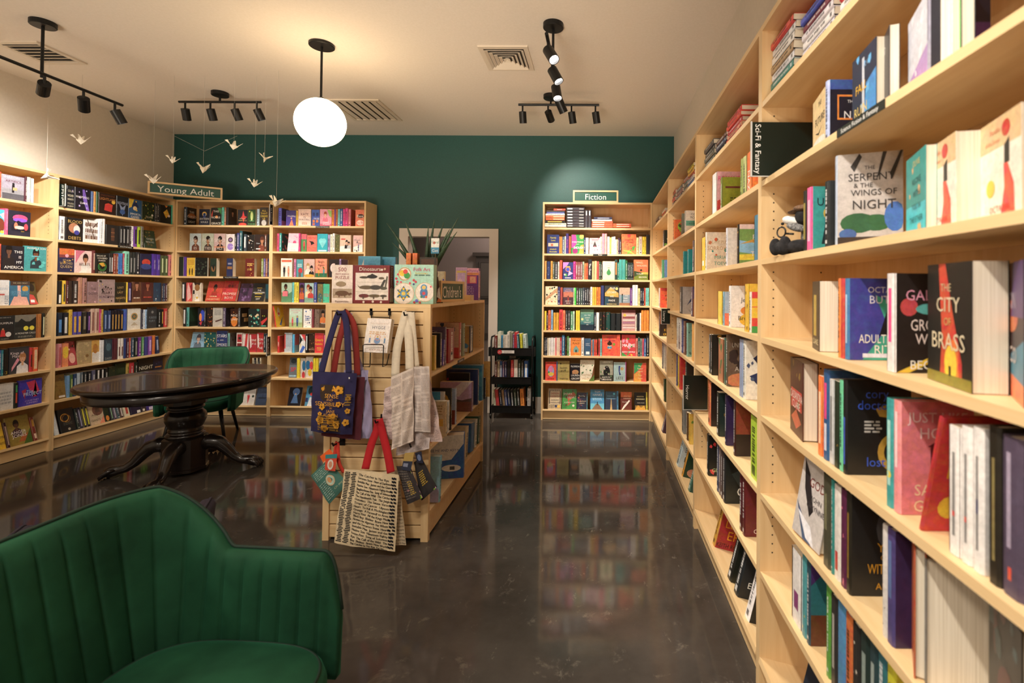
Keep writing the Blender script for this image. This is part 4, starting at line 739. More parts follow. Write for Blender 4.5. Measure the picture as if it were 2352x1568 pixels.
LB|f|-4.4474,0.0695,0.2148,0.022,0.03,0,0,0,1.001|2c1c16|D c8702a,9,4,13~D 8a3a1a,6,8,10||
LB|f|-4.3762,0.1125,0.2156,0.022,0.03,0,0,0,1.001|c4beb4|P 5a3a34,20,30,90,42,95,36,30,24~L 8a8a88,15,85,60,90,5|grey white cover with a knife, fifth shelf, Young Adult corner bay|fifth shelf, Young Adult corner bay
LB|s|-4.2526,0.135,0.2145,0.0312,0.018,90,0,0,1.001|6a5a78|kR0,0,100,100,2a2630~kD 4a3a4a,9,2,13|dull purple spine by the flaming cover, fifth shelf, Young Adult corner bay|fifth shelf, Young Adult corner bay
LB|f|-4.1769,0.091,0.2042,0.022,0.03,0,0,0,1.001|3a1c12|E50,30,42,28,d87a1a~D e89a2a,9,5,10~T50,64,15,f0e8dc,NINE~T50,42,14,f0e8dc,LIARS||
LB|s|-4.0755,0.155,0.2162,0.0196,0.018,90,0,0,1.001|5a5a60|kR0,0,100,100,1c1c1c~kR20,52,70,70,c8a878~kR40,26,85,46,b89868|black cover with torn cream notes, fifth shelf, Young Adult corner bay|fifth shelf, Young Adult corner bay
LB|f|-3.9709,0.1345,0.2079,0.022,0.03,0,0,0,1.001|1f2a2a|D 3f9a8a,9,4,14~D e0c8a0,7,8,11|black and teal collage cover, fifth shelf, Young Adult corner bay|fifth shelf, Young Adult corner bay
LB|f|-3.8327,0.0846,0.2048,0.022,0.03,0,0,0,1.001|2a1814|P c82424,5,30,95,55,90,40,20,10~C30,62,7,d8c82a~C55,62,7,8ac83a~R10,4,80,10,3fa08a||
LB|s|-3.6528,0.155,0.245,0.0142,0.018,90,-8,0,1.001|d8402a|kR0,0,100,100,ecc82e~kE45,70,16,22,f0e8d8~kC45,62,10,d8402a~kP 3f6ab0,40,10,90,50,60,5|yellow cover with dancing figures, leaning, fifth shelf, Young Adult end bay|fifth shelf, Young Adult end bay
LB|f|-3.5027,0.152,0.2167,0.022,0.03,0,0,0,1.001|b4d0b0|R0,0,100,26,9ab07a~R0,62,100,100,c4d8c4~J25,6,48,d89a78,8a4a2a,d84a5a~J62,6,56,c88a68,3a2a24,4a5a9a~T50,88,7,d86a8a,LOVE LETTERS~T50,78,6,d86a8a,FOR JOY|mint park scene with two walkers, fifth shelf, Young Adult end bay|fifth shelf, Young Adult end bay
LB|f|-3.3399,0.0951,0.2121,0.022,0.03,0,0,0,1.001|ebe6e0|C30,86,9,2a5aa8~D 2a3a6a,9,4,10~L 3a5a9a,20,75,36,64,3|white cover with navy feathers, fifth shelf, Young Adult end bay|fifth shelf, Young Adult end bay
LB|s|-3.236,0.135,0.2109,0.0222,0.018,90,0,0,1.001|8a3a44|R0,0,100,20,eee||
LB|f|-3.2135,0.0566,0.2106,0.022,0.03,0,0,0,1.001|7a6458|D 4a3a34,8,3,14||
LB|f|-3.1551,0.0754,0.2112,0.022,0.03,0,0,0,1.001|5a4638|G50,38,64,b87a52,1a1210,d8702a~T60,24,10,f0e8dc,Words||
LB|f|-4.6397,0.1608,0.2162,0.025,0.03,0,0,12,0.717|8ab4d0|G50,22,78,e0bca8,4a4a58,6a7a8a~T50,56,12,2a3a44,GENUINE~T46,42,11,2a3a44,FRAUD|pale blue cover with a large face, leaning, sixth shelf, Young Adult corner bay|sixth shelf, Young Adult corner bay
LB|f|-4.4736,0.1392,0.2205,0.022,0.03,0,0,0,0.717|1f5a58|D d8c070,18,5,9|dark teal cover with gold fireworks, sixth shelf, Young Adult corner bay|sixth shelf, Young Adult corner bay
LB|f|-4.3293,0.1231,0.237,0.022,0.03,0,0,0,0.717|2c3c74|D 5a7ab8,8,3,10~R0,0,100,20,2a2a34~T50,76,18,f0ece4,STARS~T50,56,7,f0ece4,AND~T50,34,17,f0ece4,SMOKE|navy cover with large white words, sixth shelf, Young Adult corner bay|sixth shelf, Young Adult corner bay
LB|s|-4.1948,0.135,0.2129,0.0258,0.018,90,0,0,0.717|7ab4b0|kR0,0,100,100,6a6460~kD 3a3634,10,4,14|grey aqua spine with a mottled cover, sixth shelf, Young Adult corner bay|sixth shelf, Young Adult corner bay
LB|f|-4.1015,0.0704,0.2172,0.022,0.03,0,0,0,0.717|efe0da|R10,52,90,92,a8242a~R10,6,90,46,7a2428~C50,72,22,3a2420~C50,26,22,3a2420||
LB|f|-4.0291,0.0677,0.2091,0.022,0.03,0,0,0,0.717|e4d4d0|P c82424,20,0,50,100,90,100,60,0||
LB|f|-3.9578,0.0864,0.2054,0.022,0.03,0,0,0,0.717|b01c20|P e8dcd8,5,95,25,95,35,30,15,20~T62,66,14,f4ece8,ONE~T62,46,14,f4ece8,OF US||
LB|f|-3.8699,0.0792,0.2195,0.022,0.03,0,0,0,0.717|b01c20|P e8dcd8,5,95,25,95,35,30,15,20~T62,66,14,f4ece8,ON~T62,46,14,f4ece8,OF U~T62,22,14,f4ece8,NE||
LB|s|-3.7805,0.135,0.2127,0.0222,0.018,90,0,0,0.717|27343c|||
LB|s|-3.7565,0.135,0.2129,0.0222,0.018,90,0,0,0.717|27343c|||
LB|s|-3.6238,0.135,0.1879,0.0248,0.018,90,0,0,0.717|d8261f|T50,50,60,fff,SHOUT~kR0,0,100,100,d02a20|red spine lettered in white beside a black blade sign, sixth shelf, Young Adult end bay|sixth shelf, Young Adult end bay
LB|f|-3.5532,0.0898,0.2227,0.022,0.03,0,0,0,0.717|bcc4cc|L 8a98a8,8,92,30,92,12~R0,20,14,95,d83a2a|pale grey cover lined like newsprint, sixth shelf, Young Adult end bay|sixth shelf, Young Adult end bay
LB|s|-3.4538,0.135,0.2072,0.0266,0.018,90,0,0,0.717|4ab0e0|R0,60,100,80,e05060~R0,30,100,45,eee~kR0,0,100,100,c86a78~kR0,0,100,40,8ab0d0|blue and pink striped spine, sixth shelf, Young Adult end bay|sixth shelf, Young Adult end bay
LB|f|-3.3831,0.071,0.2068,0.022,0.03,0,0,0,0.717|e8e4e4|P 222222,0,40,50,70,0,100~P d8303a,30,100,100,100,100,60~P 3a6ac8,0,0,50,0,100,30,60,40~P e8c83a,0,20,30,45,20,50~T40,72,18,222,BO||
LB|s|-3.3015,0.135,0.2131,0.0248,0.018,90,0,0,0.717|222024|R25,15,75,90,ddd||
LB|f|-3.2763,0.0688,0.2166,0.022,0.03,0,0,0,0.717|3a241a|D 8a5a3a,9,4,14~T50,18,11,d8a888,BADASS||
LB|f|-3.2058,0.1011,0.2218,0.022,0.03,0,0,0,0.717|d8202e|T50,66,15,f0d040,Queerly~T46,46,14,f0d040,Autistic~L f0b040,25,75,10,30,3|red cover with yellow script, sixth shelf, Young Adult end bay|sixth shelf, Young Adult end bay
LB|f|-3.1026,0.05,0.2053,0.022,0.03,0,0,0,0.717|e05a8a|||
LB|f|-4.1934,0.05,0.2139,0.022,0.03,0,0,0,0.433|2c2826|G50,40,70,8a8078,1a1816,2a2826||
LB|s|-4.1283,0.155,0.2162,0.024,0.018,90,0,0,0.433|1e2228|R20,20,80,60,5aa0c8||
LB|s|-4.1017,0.155,0.2165,0.024,0.018,90,0,0,0.433|1e2228|R20,20,80,60,5aa0c8||
LB|s|-4.075,0.155,0.2168,0.024,0.018,90,0,0,0.433|1e2228|R20,20,80,60,5aa0c8||
LB|f|-4.0332,0.0739,0.22,0.022,0.03,0,0,0,0.433|4a464a|G50,30,76,a8a4a4,c8c4c4,3a383a||
LB|s|-3.9089,0.155,0.2203,0.0195,0.018,90,0,0,0.433|d8c8a8|||
LB|s|-3.8858,0.155,0.2206,0.0195,0.018,90,0,0,0.433|2a2626|||
LB|s|-3.8636,0.155,0.2208,0.0178,0.018,90,0,0,0.433|d8c8a8|||
LB|s|-3.8432,0.155,0.221,0.0178,0.018,90,0,0,0.433|2a2626|||
LB|s|-3.8237,0.155,0.2212,0.0178,0.018,90,0,0,0.433|d8c8a8|||
LB|f|-3.5013,0.0941,0.223,0.022,0.03,0,0,7.2,0.433|6a7078|E50,82,36,12,3a4048~T50,40,26,d8242e,SP~R5,4,95,12,9ab8c8|grey cover with big red letters, seventh shelf, Young Adult end bay|seventh shelf, Young Adult end bay
LB|s|-3.398,0.155,0.224,0.0337,0.018,90,0,0,0.433|ecd420|R20,80,80,92,3f8a4a~R20,8,80,18,d8303a||
LB|f|-3.3639,0.058,0.221,0.022,0.03,0,0,0,0.433|d8ccc0|E70,62,40,26,2a6a98~E60,14,34,18,c8303a||
LB|f|-3.3044,0.0834,0.2392,0.022,0.03,0,0,0,0.433|e0d4c8|E30,60,34,22,2a6a98~E80,58,26,20,d8303a~E58,26,28,18,ecc020~D 3a6ac8,5,4,8|cream cover with blue, red and yellow discs, seventh shelf, Young Adult end bay|seventh shelf, Young Adult end bay
LB|s|-3.2121,0.155,0.226,0.0274,0.018,90,0,0,0.433|ecd420|R20,80,80,92,3f8a4a||
LB|s|-3.182,0.155,0.2264,0.0274,0.018,90,0,0,0.433|ecd420|R20,80,80,92,3f8a4a||
LB|f|-3.1541,0.0744,0.2232,0.022,0.03,0,0,0,0.433|d8ccc0|E40,60,40,26,2a6a98~E30,14,34,18,c8303a||
LB|f8|-4.045,0.1548,0.1989,0.02,0.03,0,0,0,0.124|d4ccc4|P c8202a,40,55,46,62,50,52,56,62,60,50,54,20,50,8~C84,50,9,3a4438|white cover with a red fox mask, leaning, bottom shelf, Young Adult corner bay|bottom shelf, Young Adult corner bay
LB|f8|-3.8797,0.1262,0.2052,0.022,0.03,0,0,0,0.124|38465e|R20,38,90,42,1a1c22~R58,42,61,80,1a1c22~L 5a6a88,10,90,60,90,4|dark blue cover with a jetty, leaning, bottom shelf, Young Adult corner bay|bottom shelf, Young Adult corner bay
LB|f8|-3.5091,0.1482,0.2051,0.02,0.03,0,0,0,0.124|1c1a22|E55,76,28,20,5a7ab0~P 4a6a98,42,60,62,60,80,14,22,14~C52,64,6,c8a890|black cover with a lady in blue, leaning, bottom shelf, Young Adult end bay|bottom shelf, Young Adult end bay
LB|f8|-3.3134,0.0966,0.2249,0.022,0.03,0,0,0,0.124|4a8ab0|E60,76,40,22,1f3a44~E70,58,26,8,c82a2a~P d8dce4,30,0,100,0,90,40,50,44~R0,20,30,40,2a3a6a|blue cover with a hooded animal, leaning, bottom shelf, Young Adult end bay|bottom shelf, Young Adult end bay
L|f|4.4057,0.0596,0.2097,0.022,0.03,0,0,0,2.153|26282c|P 4a3a8a,60,80,90,90,80,70~T50,78,12,d8d0b8,OUR~T48,58,12,d8d0b8,WICKED~T48,42,10,d8d0b8,HEARTS~T50,24,8,c8c0a8,MELISSA~T50,12,8,c8c0a8,ALBERT|black cover with cream words beside the blade sign, top shelf, Young Adult wall bay|top shelf, Young Adult wall bay
L|f|4.4743,0.1393,0.2105,0.022,0.03,0,0,0,2.153|1f1b26|P 7a5ac0,45,95,60,95,75,55,95,0,75,0,50,50~D b8a8e0,6,2,8~T46,60,12,f0ece8,WHISPERING~T56,34,11,f0ece8,DARK|black cover with a violet smoke column, top shelf, Young Adult wall bay|top shelf, Young Adult wall bay
L|s|4.614,0.135,0.1975,0.0186,0.018,90,0,0,2.153|2f4f8a|R0,40,100,70,e89040||
L|s|4.6344,0.135,0.2012,0.0196,0.018,90,0,0,2.153|e0922a|||
L|s|4.6559,0.135,0.2056,0.0189,0.018,90,0,0,2.153|2f5a3a|R20,40,80,80,e8d840||
L|f|4.6904,0.1714,0.2028,0.022,0.03,0,0,0,2.153|2c1a16|P c8281c,30,20,75,15,80,50,55,56,35,50~C84,64,11,e8b838~L 6a3a20,8,92,86,95,2~T50,74,15,c8844a,LIGHTLARK|dark brown cover with a red creature and moon, top shelf, Young Adult wall bay|top shelf, Young Adult wall bay
L|f|4.8676,0.1216,0.2079,0.022,0.03,0,0,0,2.153|1f222a|P 8a98b8,20,62,50,46,80,62,60,20,50,5,40,20~E50,24,24,12,3a5a98~T50,66,16,a8b0c8,NIGHTBANE|near black cover with silver blue wings, top shelf, Young Adult wall bay|top shelf, Young Adult wall bay
L|f|4.9941,0.1416,0.2015,0.022,0.03,0,0,0,2.153|2a5a8a|P e8c030,0,100,40,100,20,60,0,50~P 1f2f5a,20,60,50,95,80,60~C48,54,16,f0d8a8~D e8c848,6,5,8~T54,24,13,f4f0e4,IMMORTAL~T50,9,13,f4f0e4,GAMES|blue and yellow cover with a hooded girl, top shelf, Young Adult wall bay|top shelf, Young Adult wall bay
L|f|5.1431,0.1429,0.2029,0.022,0.03,0,0,0,2.153|22301a|D c8a83a,12,5,7~D 4a7a2a,8,9,9~C84,32,8,f0e4e0~T60,20,11,d8d0b0,OLIVER|dark green cover with gold threads and a round badge, top shelf, Young Adult wall bay|top shelf, Young Adult wall bay
L|s|5.2864,0.135,0.2004,0.0185,0.018,90,0,0,2.153|2a2a2c|||
L|s|5.3086,0.135,0.2057,0.0269,0.018,90,0,0,2.153|2a2a2c|||
L|f|5.3527,0.1457,0.2024,0.022,0.03,0,0,0,2.153|22221f|P e8b02a,30,60,62,80,85,50,55,30~C48,58,9,e8d040~P e0802a,40,100,70,100,54,86~C80,44,10,f4dcd8|black cover with yellow glow and pale badge, top shelf, Young Adult wall bay|top shelf, Young Adult wall bay
L|s|5.4988,0.155,0.2189,0.0067,0.018,90,0,0,2.153|4ab898|||
L|s|4.3326,0.135,0.2133,0.0561,0.018,90,0,0,1.861|efeae8||thick white spine by the bay post, second shelf, Young Adult wall bay|second shelf, Young Adult wall bay
L|f|4.4024,0.149,0.2147,0.022,0.03,0,0,0,1.861|201c1c|E45,56,32,22,b87a58~E62,50,20,20,e8dcd8~E62,38,16,10,3a3a9a~T50,84,15,c8a860,BLOOD~T50,14,16,c8a860,DEBTS|black cover with two gold words around portraits, second shelf, Young Adult wall bay|second shelf, Young Adult wall bay
L|f|4.5555,0.1357,0.2141,0.022,0.03,0,0,0,1.861|efeaea|L 7a5a48,10,95,10,95,3~P 5a4438,20,100,26,100,80,20,74,18~P 5a4438,60,70,95,95,97,90,64,66~C20,78,14,8a7268~T40,58,12,8a8080,CRUEL~T46,36,12,8a8080,PRINCE|white cover with bare branches, second shelf, Young Adult wall bay|second shelf, Young Adult wall bay
L|s|4.6916,0.155,0.2375,0.0107,0.018,90,0,0,1.861|f0ecec|||
L|s|4.7042,0.155,0.2405,0.0202,0.018,90,0,0,1.861|f0ecec|||
L|s|4.7264,0.155,0.2437,0.0214,0.018,90,0,0,1.861|ece8e6|R20,20,80,80,88a8a8||
L|f|4.7685,0.1279,0.1957,0.022,0.03,0,0,0,1.861|22201f|P 5a3a28,38,85,64,85,64,20,38,20~R36,60,66,64,8a5a38~R36,40,66,44,8a5a38|black cover with a brown column, second shelf, Young Adult wall bay|second shelf, Young Adult wall bay
L|s|4.8969,0.135,0.1967,0.0252,0.018,90,0,0,1.861|201f22|R30,15,70,85,aaa||
L|s|4.9252,0.135,0.1996,0.0338,0.018,90,0,0,1.861|201f22|R30,15,70,85,aaa||
L|s|4.9633,0.135,0.2015,0.0354,0.018,90,0,0,1.861|201f22|R30,15,70,85,aaa||
L|s|5.0009,0.135,0.2064,0.0195,0.018,90,0,0,1.861|3a2a2a|||
L|s|5.0225,0.135,0.2113,0.0219,0.018,90,0,0,1.861|f0ecec|||
L|s|5.0467,0.135,0.2124,0.0377,0.018,90,0,0,1.861|7a3aa8|R30,15,70,85,222||
L|s|5.0878,0.135,0.2125,0.036,0.018,90,0,0,1.861|b8d82a|R30,15,70,85,222||
L|s|5.126,0.155,0.2227,0.0308,0.018,90,0,0,1.861|8a8a80|||
L|f|5.182,0.1425,0.1926,0.022,0.03,0,0,9.6,1.861|2a3a24|D 5a4a2a,9,2,12~D 8a7a3a,6,5,8~T54,52,12,b8b8b0,GILDED~T50,34,12,b8b8b0,WOLVES|dark green cover with golden leaves, second shelf, Young Adult wall bay|second shelf, Young Adult wall bay
L|f|4.3493,0.1314,0.215,0.022,0.03,0,0,0,1.573|2a2a50|R0,66,100,100,d86a2a~R0,62,100,74,8a3a3a~C50,70,12,f0a8c0~D c8982a,8,6,9~T50,50,11,c8b078,STAR-~T46,38,11,c8b078,TOUCHED~T46,24,13,c8b078,QUEEN|navy cover under an orange sunset, third shelf, Young Adult wall bay|third shelf, Young Adult wall bay
L|f|4.4872,0.1482,0.2084,0.022,0.03,0,0,0,1.573|e8c8c4|P d8708a,0,40,30,80,60,100,0,100~G62,20,76,b87a58,2a1a16,f4ece8~P f4ece8,20,0,100,0,100,24,50,20~T56,38,14,2a2426,BELLES|pink cover with a woman in white, third shelf, Young Adult wall bay|third shelf, Young Adult wall bay
L|s|4.6358,0.155,0.2172,0.0254,0.018,90,0,0,1.573|6a2a2a|R25,15,75,88,c8a898||
L|f|4.6772,0.117,0.1951,0.022,0.03,0,0,0,1.573|201f1c|A50,34,34,5,3fa048~A50,34,24,3,3fa048~P d8a028,20,50,60,55,78,38,50,34~T40,88,9,e8e4d4,BALLAD OF~T50,76,9,e8e4d4,SONGBIRD~T46,64,9,e8e4d4,SNAKES~T50,6,9,e8e4d4,COLLINS|black cover with a green ring and a gold bird, third shelf, Young Adult wall bay|third shelf, Young Adult wall bay
L|s|4.7947,0.135,0.2005,0.0146,0.018,90,0,0,1.573|22201f|R30,10,75,80,ddd||
L|s|4.8112,0.135,0.2024,0.0241,0.018,90,0,0,1.573|22201f|R30,10,75,80,ddd||
L|s|4.8375,0.135,0.2014,0.0244,0.018,90,0,0,1.573|8a3a24|||
L|s|4.8649,0.135,0.2034,0.0236,0.018,90,0,0,1.573|8a3a24|||
L|s|4.8906,0.135,0.2084,0.0208,0.018,90,0,0,1.573|2f7ac8|||
L|s|4.9124,0.135,0.21,0.0209,0.018,90,0,0,1.573|2f7ac8|||
L|s|4.9354,0.135,0.2118,0.018,0.018,90,0,0,1.573|a83a5a|||
L|s|4.955,0.155,0.2356,0.0493,0.018,90,0,0,1.573|8ad8c0|||
L|s|5.0078,0.155,0.2275,0.0327,0.018,90,0,0,1.573|2c302f|R30,10,70,75,999||
L|s|5.0438,0.155,0.2303,0.0298,0.018,90,0,0,1.573|2c302f|R30,10,70,75,999||
L|s|5.0768,0.155,0.236,0.0426,0.018,90,0,0,1.573|2a2c30|||
L|f|5.1371,0.1304,0.2247,0.022,0.03,0,0,0,1.573|24284a|E50,60,40,16,c83a28~E50,40,50,14,3a4a8a|navy cover with a red cloud, third shelf, Young Adult wall bay|third shelf, Young Adult wall bay
L|s|5.2679,0.155,0.2307,0.0492,0.018,90,0,0,1.573|4a2a98|T50,50,40,d8d0f0,DELIVERED||
L|s|5.3197,0.155,0.2298,0.0443,0.018,90,0,0,1.573|4a2a98|T50,50,50,d8d0f0,DELIVERED||
L|s|5.368,0.155,0.2223,0.0438,0.018,90,0,0,1.573|4a5a3a|R30,15,70,85,c8d8a8||
L|s|5.4144,0.155,0.2223,0.0484,0.018,90,0,0,1.573|4a5a3a|R30,15,70,85,c8d8a8||
L|s|5.4717,0.155,0.2353,0.0338,0.018,90,0,0,1.573|d87a80|||
L|s|4.338,0.135,0.2083,0.0353,0.018,90,0,0,1.286|22201f|R25,5,75,40,eee||
L|s|4.3757,0.135,0.2117,0.0309,0.018,90,0,0,1.286|ecc42a|R30,10,70,85,3a3a3a||
L|s|4.4092,0.135,0.2096,0.0186,0.018,90,0,0,1.286|5a1f1f|||
L|s|4.4304,0.135,0.2101,0.0282,0.018,90,0,0,1.286|3a2a22|R20,10,80,70,d8a088||
L|s|4.4612,0.135,0.2107,0.0488,0.018,90,0,0,1.286|3a2e2a|||
L|s|4.5119,0.155,0.2441,0.0373,0.018,90,0,0,1.286|b8826a|R0,60,100,64,a03a2a||
L|s|4.5529,0.155,0.2387,0.0371,0.018,90,0,0,1.286|a87a74|||
L|f|4.6058,0.0981,0.2068,0.022,0.03,0,0,0,1.286|9a7a7e|T50,66,12,3a2a30,THE~T46,46,13,3a2a30,GILDED~D c8a0b0,5,3,10|mauve cover with dark ornate words, fourth shelf, Young Adult wall bay|fourth shelf, Young Adult wall bay
L|f|4.7053,0.1619,0.2327,0.022,0.03,0,0,0,1.286|a48c8c|D 3a3430,10,5,9~D c8a848,4,3,7~T50,58,13,3a2430,FOUL~T50,42,13,3a2430,HEART~T50,26,12,4a2a4a,HUNTSMAN|greyish mauve cover with black blossoms, fourth shelf, Young Adult wall bay|fourth shelf, Young Adult wall bay
L|f|4.8719,0.114,0.2046,0.022,0.03,0,0,0,1.286|2a2a1f|T46,74,12,b8a068,LOST~T44,50,12,b8a068,LAST~T48,22,13,c8a868,NIGHTS~D 5a4a28,6,4,9|olive black cover with dull gold words, fourth shelf, Young Adult wall bay|fourth shelf, Young Adult wall bay
L|s|4.9863,0.135,0.2064,0.005,0.018,90,0,0,1.286|e8c030|||
L|s|4.9929,0.135,0.2026,0.0434,0.018,90,0,0,1.286|3a2a5a|R30,10,70,70,aaa8d0||
L|f|5.0509,0.1019,0.2117,0.022,0.03,0,0,0,1.286|6a4430|G50,40,80,b8805e,3a201a,4a2a1f~L e8d4c4,15,85,16,26,1|brown cover filled by a face, fourth shelf, Young Adult wall bay|fourth shelf, Young Adult wall bay
L|f|5.1563,0.1385,0.2093,0.022,0.03,0,0,0,1.286|4a2420|G50,40,80,a8684a,5a1a14,5a2a20~L b8382a,15,85,18,30,1|dark red brown cover filled by a face, fourth shelf, Young Adult wall bay|fourth shelf, Young Adult wall bay
L|f|5.2985,0.0883,0.2074,0.022,0.03,0,0,0,1.286|1f3f5a|C30,12,14,f0f0f0~D 2a5a7a,6,4,14||
L|s|5.3872,0.135,0.201,0.0151,0.018,90,0,0,1.286|3a2a2a|||
L|s|5.4049,0.135,0.2014,0.0253,0.018,90,0,0,1.286|2a3a5a|||
L|s|5.4327,0.135,0.2018,0.0255,0.018,90,0,0,1.286|4a2a3a|||
L|s|4.3407,0.135,0.2082,0.0452,0.018,90,0,0,1.001|1f2a3a|R25,15,75,70,4a8ad0||
L|s|4.3886,0.135,0.206,0.0462,0.018,90,0,0,1.001|22222a|R25,10,70,80,ddd||
L|s|4.4369,0.155,0.2326,0.0308,0.018,90,0,0,1.001|d0a828|D 4a3a1a,5,4,24||
L|s|4.4708,0.135,0.2091,0.0368,0.018,90,0,0,1.001|4a44a0|R25,10,75,80,d8a838||
L|s|4.5103,0.135,0.2103,0.0374,0.018,90,0,0,1.001|4a44a0|R25,10,75,80,d8a838||
L|s|4.5506,0.135,0.2056,0.0467,0.018,90,0,0,1.001|2c2a26|R30,20,70,80,8a8470||
L|s|4.6002,0.135,0.2054,0.0282,0.018,90,0,0,1.001|2a1f3a|R30,15,70,80,a86ac0||
L|s|4.6307,0.155,0.2352,0.0394,0.018,90,0,0,1.001|c8a898|R30,10,70,85,8a5a50||
L|s|4.6731,0.155,0.2336,0.0371,0.018,90,0,0,1.001|c8a898|R30,10,70,85,8a5a50||
L|s|4.7123,0.155,0.2271,0.0193,0.018,90,0,0,1.001|b82a6a|||
L|s|4.7327,0.155,0.2242,0.0184,0.018,90,0,0,1.001|b89a3a|||
L|s|4.7545,0.135,0.21,0.0332,0.018,90,0,0,1.001|2a3f6a|R30,15,70,80,8aa0d0||
L|s|4.7898,0.135,0.2086,0.0379,0.018,90,0,0,1.001|2a3f6a|R30,15,70,80,8aa0d0||
L|s|4.8298,0.135,0.2101,0.0267,0.018,90,0,0,1.001|1f1a26|R30,10,70,80,c89a4a||
L|s|4.8586,0.135,0.2089,0.0303,0.018,90,0,0,1.001|1f1a26|R30,10,70,80,c89a4a||
L|s|4.8911,0.135,0.2076,0.0274,0.018,90,0,0,1.001|1f1a26|R30,10,70,80,c89a4a||
L|s|4.9217,0.135,0.2064,0.0299,0.018,90,0,0,1.001|1f1a26|R30,10,70,80,c89a4a||
L|s|4.9548,0.155,0.2179,0.0371,0.018,90,0,0,1.001|3a5ab0|R0,60,100,90,c84a5a||
L|f|5.0088,0.1416,0.219,0.022,0.03,0,0,0,1.001|e4e0d6|C50,62,28,c8a060~C50,62,20,5a6a5a~C50,62,10,a87838~P c8b8a0,20,20,80,20,50,36|white cover with a round ornament, fifth shelf, Young Adult wall bay|fifth shelf, Young Adult wall bay
L|s|5.1508,0.135,0.2053,0.022,0.018,90,0,0,1.001|3a3a4a|||
L|s|5.1753,0.135,0.204,0.0196,0.018,90,0,0,1.001|dfe8f4|||
L|s|5.1961,0.135,0.2032,0.0209,0.018,90,0,0,1.001|9ac0e8|||
L|f|5.2344,0.1064,0.2276,0.022,0.03,0,0,0,1.001|3a3a3c|C50,76,14,8a8a88~T54,50,13,8a98a0,FURIOUS~T46,34,12,8a98a0,FURY|dark grey cover with dim letters, fifth shelf, Young Adult wall bay|fifth shelf, Young Adult wall bay
L|s|5.3413,0.135,0.2037,0.0441,0.018,90,0,0,1.001|222120|||
L|s|5.388,0.135,0.2016,0.0278,0.018,90,0,0,1.001|26221c|R30,20,70,85,d8a848||
L|s|5.4197,0.135,0.2062,0.0457,0.018,90,0,0,1.001|c82a28|R30,10,70,85,e8a890||
L|s|4.3499,0.135,0.214,0.0348,0.018,90,0,0,0.717|d88a90|R30,10,70,85,b84a50||
L|f|4.3973,0.05,0.2135,0.022,0.03,0,0,0,0.717|e88a5a|E50,60,60,26,ecc42a||
L|f|4.4477,0.0798,0.2207,0.022,0.03,0,0,9.6,0.717|a8343a|D 2a2026,6,3,14~E50,30,36,22,e8b0a0~D e8c8b8,7,5,10|red cover with a figure and pale flowers, leaning, sixth shelf, Young Adult wall bay|sixth shelf, Young Adult wall bay
L|f|4.5291,0.1226,0.2219,0.022,0.03,0,0,0,0.717|b09a70|D c8b080,8,3,12~C68,34,12,8a6a3a|plain khaki cover with a small medal, sixth shelf, Young Adult wall bay|sixth shelf, Young Adult wall bay
L|f|4.6545,0.0709,0.2151,0.022,0.03,0,0,0,0.717|d0a048|R0,0,100,46,e4e0dc~E46,62,36,22,b87a2a|amber and white cover, sixth shelf, Young Adult wall bay|sixth shelf, Young Adult wall bay
L|s|4.7258,0.135,0.21,0.0122,0.018,90,0,0,0.717|dfe2e8|R20,0,80,14,3a6aa8||
L|s|4.7401,0.135,0.2076,0.0226,0.018,90,0,0,0.717|dfe2e8|R20,0,80,14,3a6aa8||
L|f|4.7775,0.0747,0.213,0.022,0.03,0,0,0,0.717|2f4250|E50,62,36,18,4a6a7a~P 5a7a88,50,62,10,95,30,70~T50,10,13,98a0a8,DAISY|dark slate cover with a radiating sun, sixth shelf, Young Adult wall bay|sixth shelf, Young Adult wall bay
L|s|4.8526,0.135,0.213,0.0478,0.018,90,0,0,0.717|5a2430|R0,0,100,50,e8e0dc||
L|s|4.9026,0.135,0.2072,0.0264,0.018,90,0,0,0.717|e8e0d8|R30,15,70,60,6a3a34||
L|s|4.9312,0.135,0.2065,0.03,0.018,90,0,0,0.717|e8e0d8|R30,15,70,60,6a3a34||
L|s|4.9634,0.135,0.2034,0.0259,0.018,90,0,0,0.717|2f3f7a|R0,0,100,25,e87a2a||
L|s|4.9916,0.135,0.2028,0.0273,0.018,90,0,0,0.717|4a1f2f|||
L|s|5.0211,0.135,0.2021,0.0207,0.018,90,0,0,0.717|b84a34|||
L|s|5.0441,0.135,0.2021,0.0314,0.018,90,0,0,0.717|2f4f6a|||
L|s|5.0779,0.135,0.1988,0.039,0.018,90,0,0,0.717|1f2a28|R30,10,70,80,9a9a90||
L|s|5.1191,0.135,0.1993,0.0396,0.018,90,0,0,0.717|6a2a8a|||
L|s|5.1611,0.135,0.1976,0.028,0.018,90,0,0,0.717|5aa05a|||
L|s|5.1927,0.135,0.1957,0.0395,0.018,90,0,0,0.717|3a3a8a|R0,80,100,100,d83a3a||
L|s|5.2346,0.135,0.1974,0.0477,0.018,90,0,0,0.717|8a4ab0|R30,20,70,80,d8b8e8||
L|s|5.2846,0.135,0.2042,0.037,0.018,90,0,0,0.717|d8742a|R0,20,100,30,7ab0d0||
L|s|5.3296,0.135,0.1886,0.0494,0.018,90,-5,0,0.717|22305a|R30,20,70,80,a8b0c8||
L|f|4.3493,0.0878,0.214,0.022,0.03,0,0,7.2,0.433|8a6a2a|D 7a5a22,8,3,16~R30,4,90,12,e0d8d0|brown back cover with a white label strip, seventh shelf, Young Adult wall bay|seventh shelf, Young Adult wall bay
L|s|4.4374,0.135,0.1997,0.0209,0.018,90,0,0,0.433|6a98c8|R0,60,100,100,8ab86a||
L|s|4.46,0.135,0.2047,0.0237,0.018,90,0,0,0.433|4a6a3a|R30,20,70,80,c8d890||
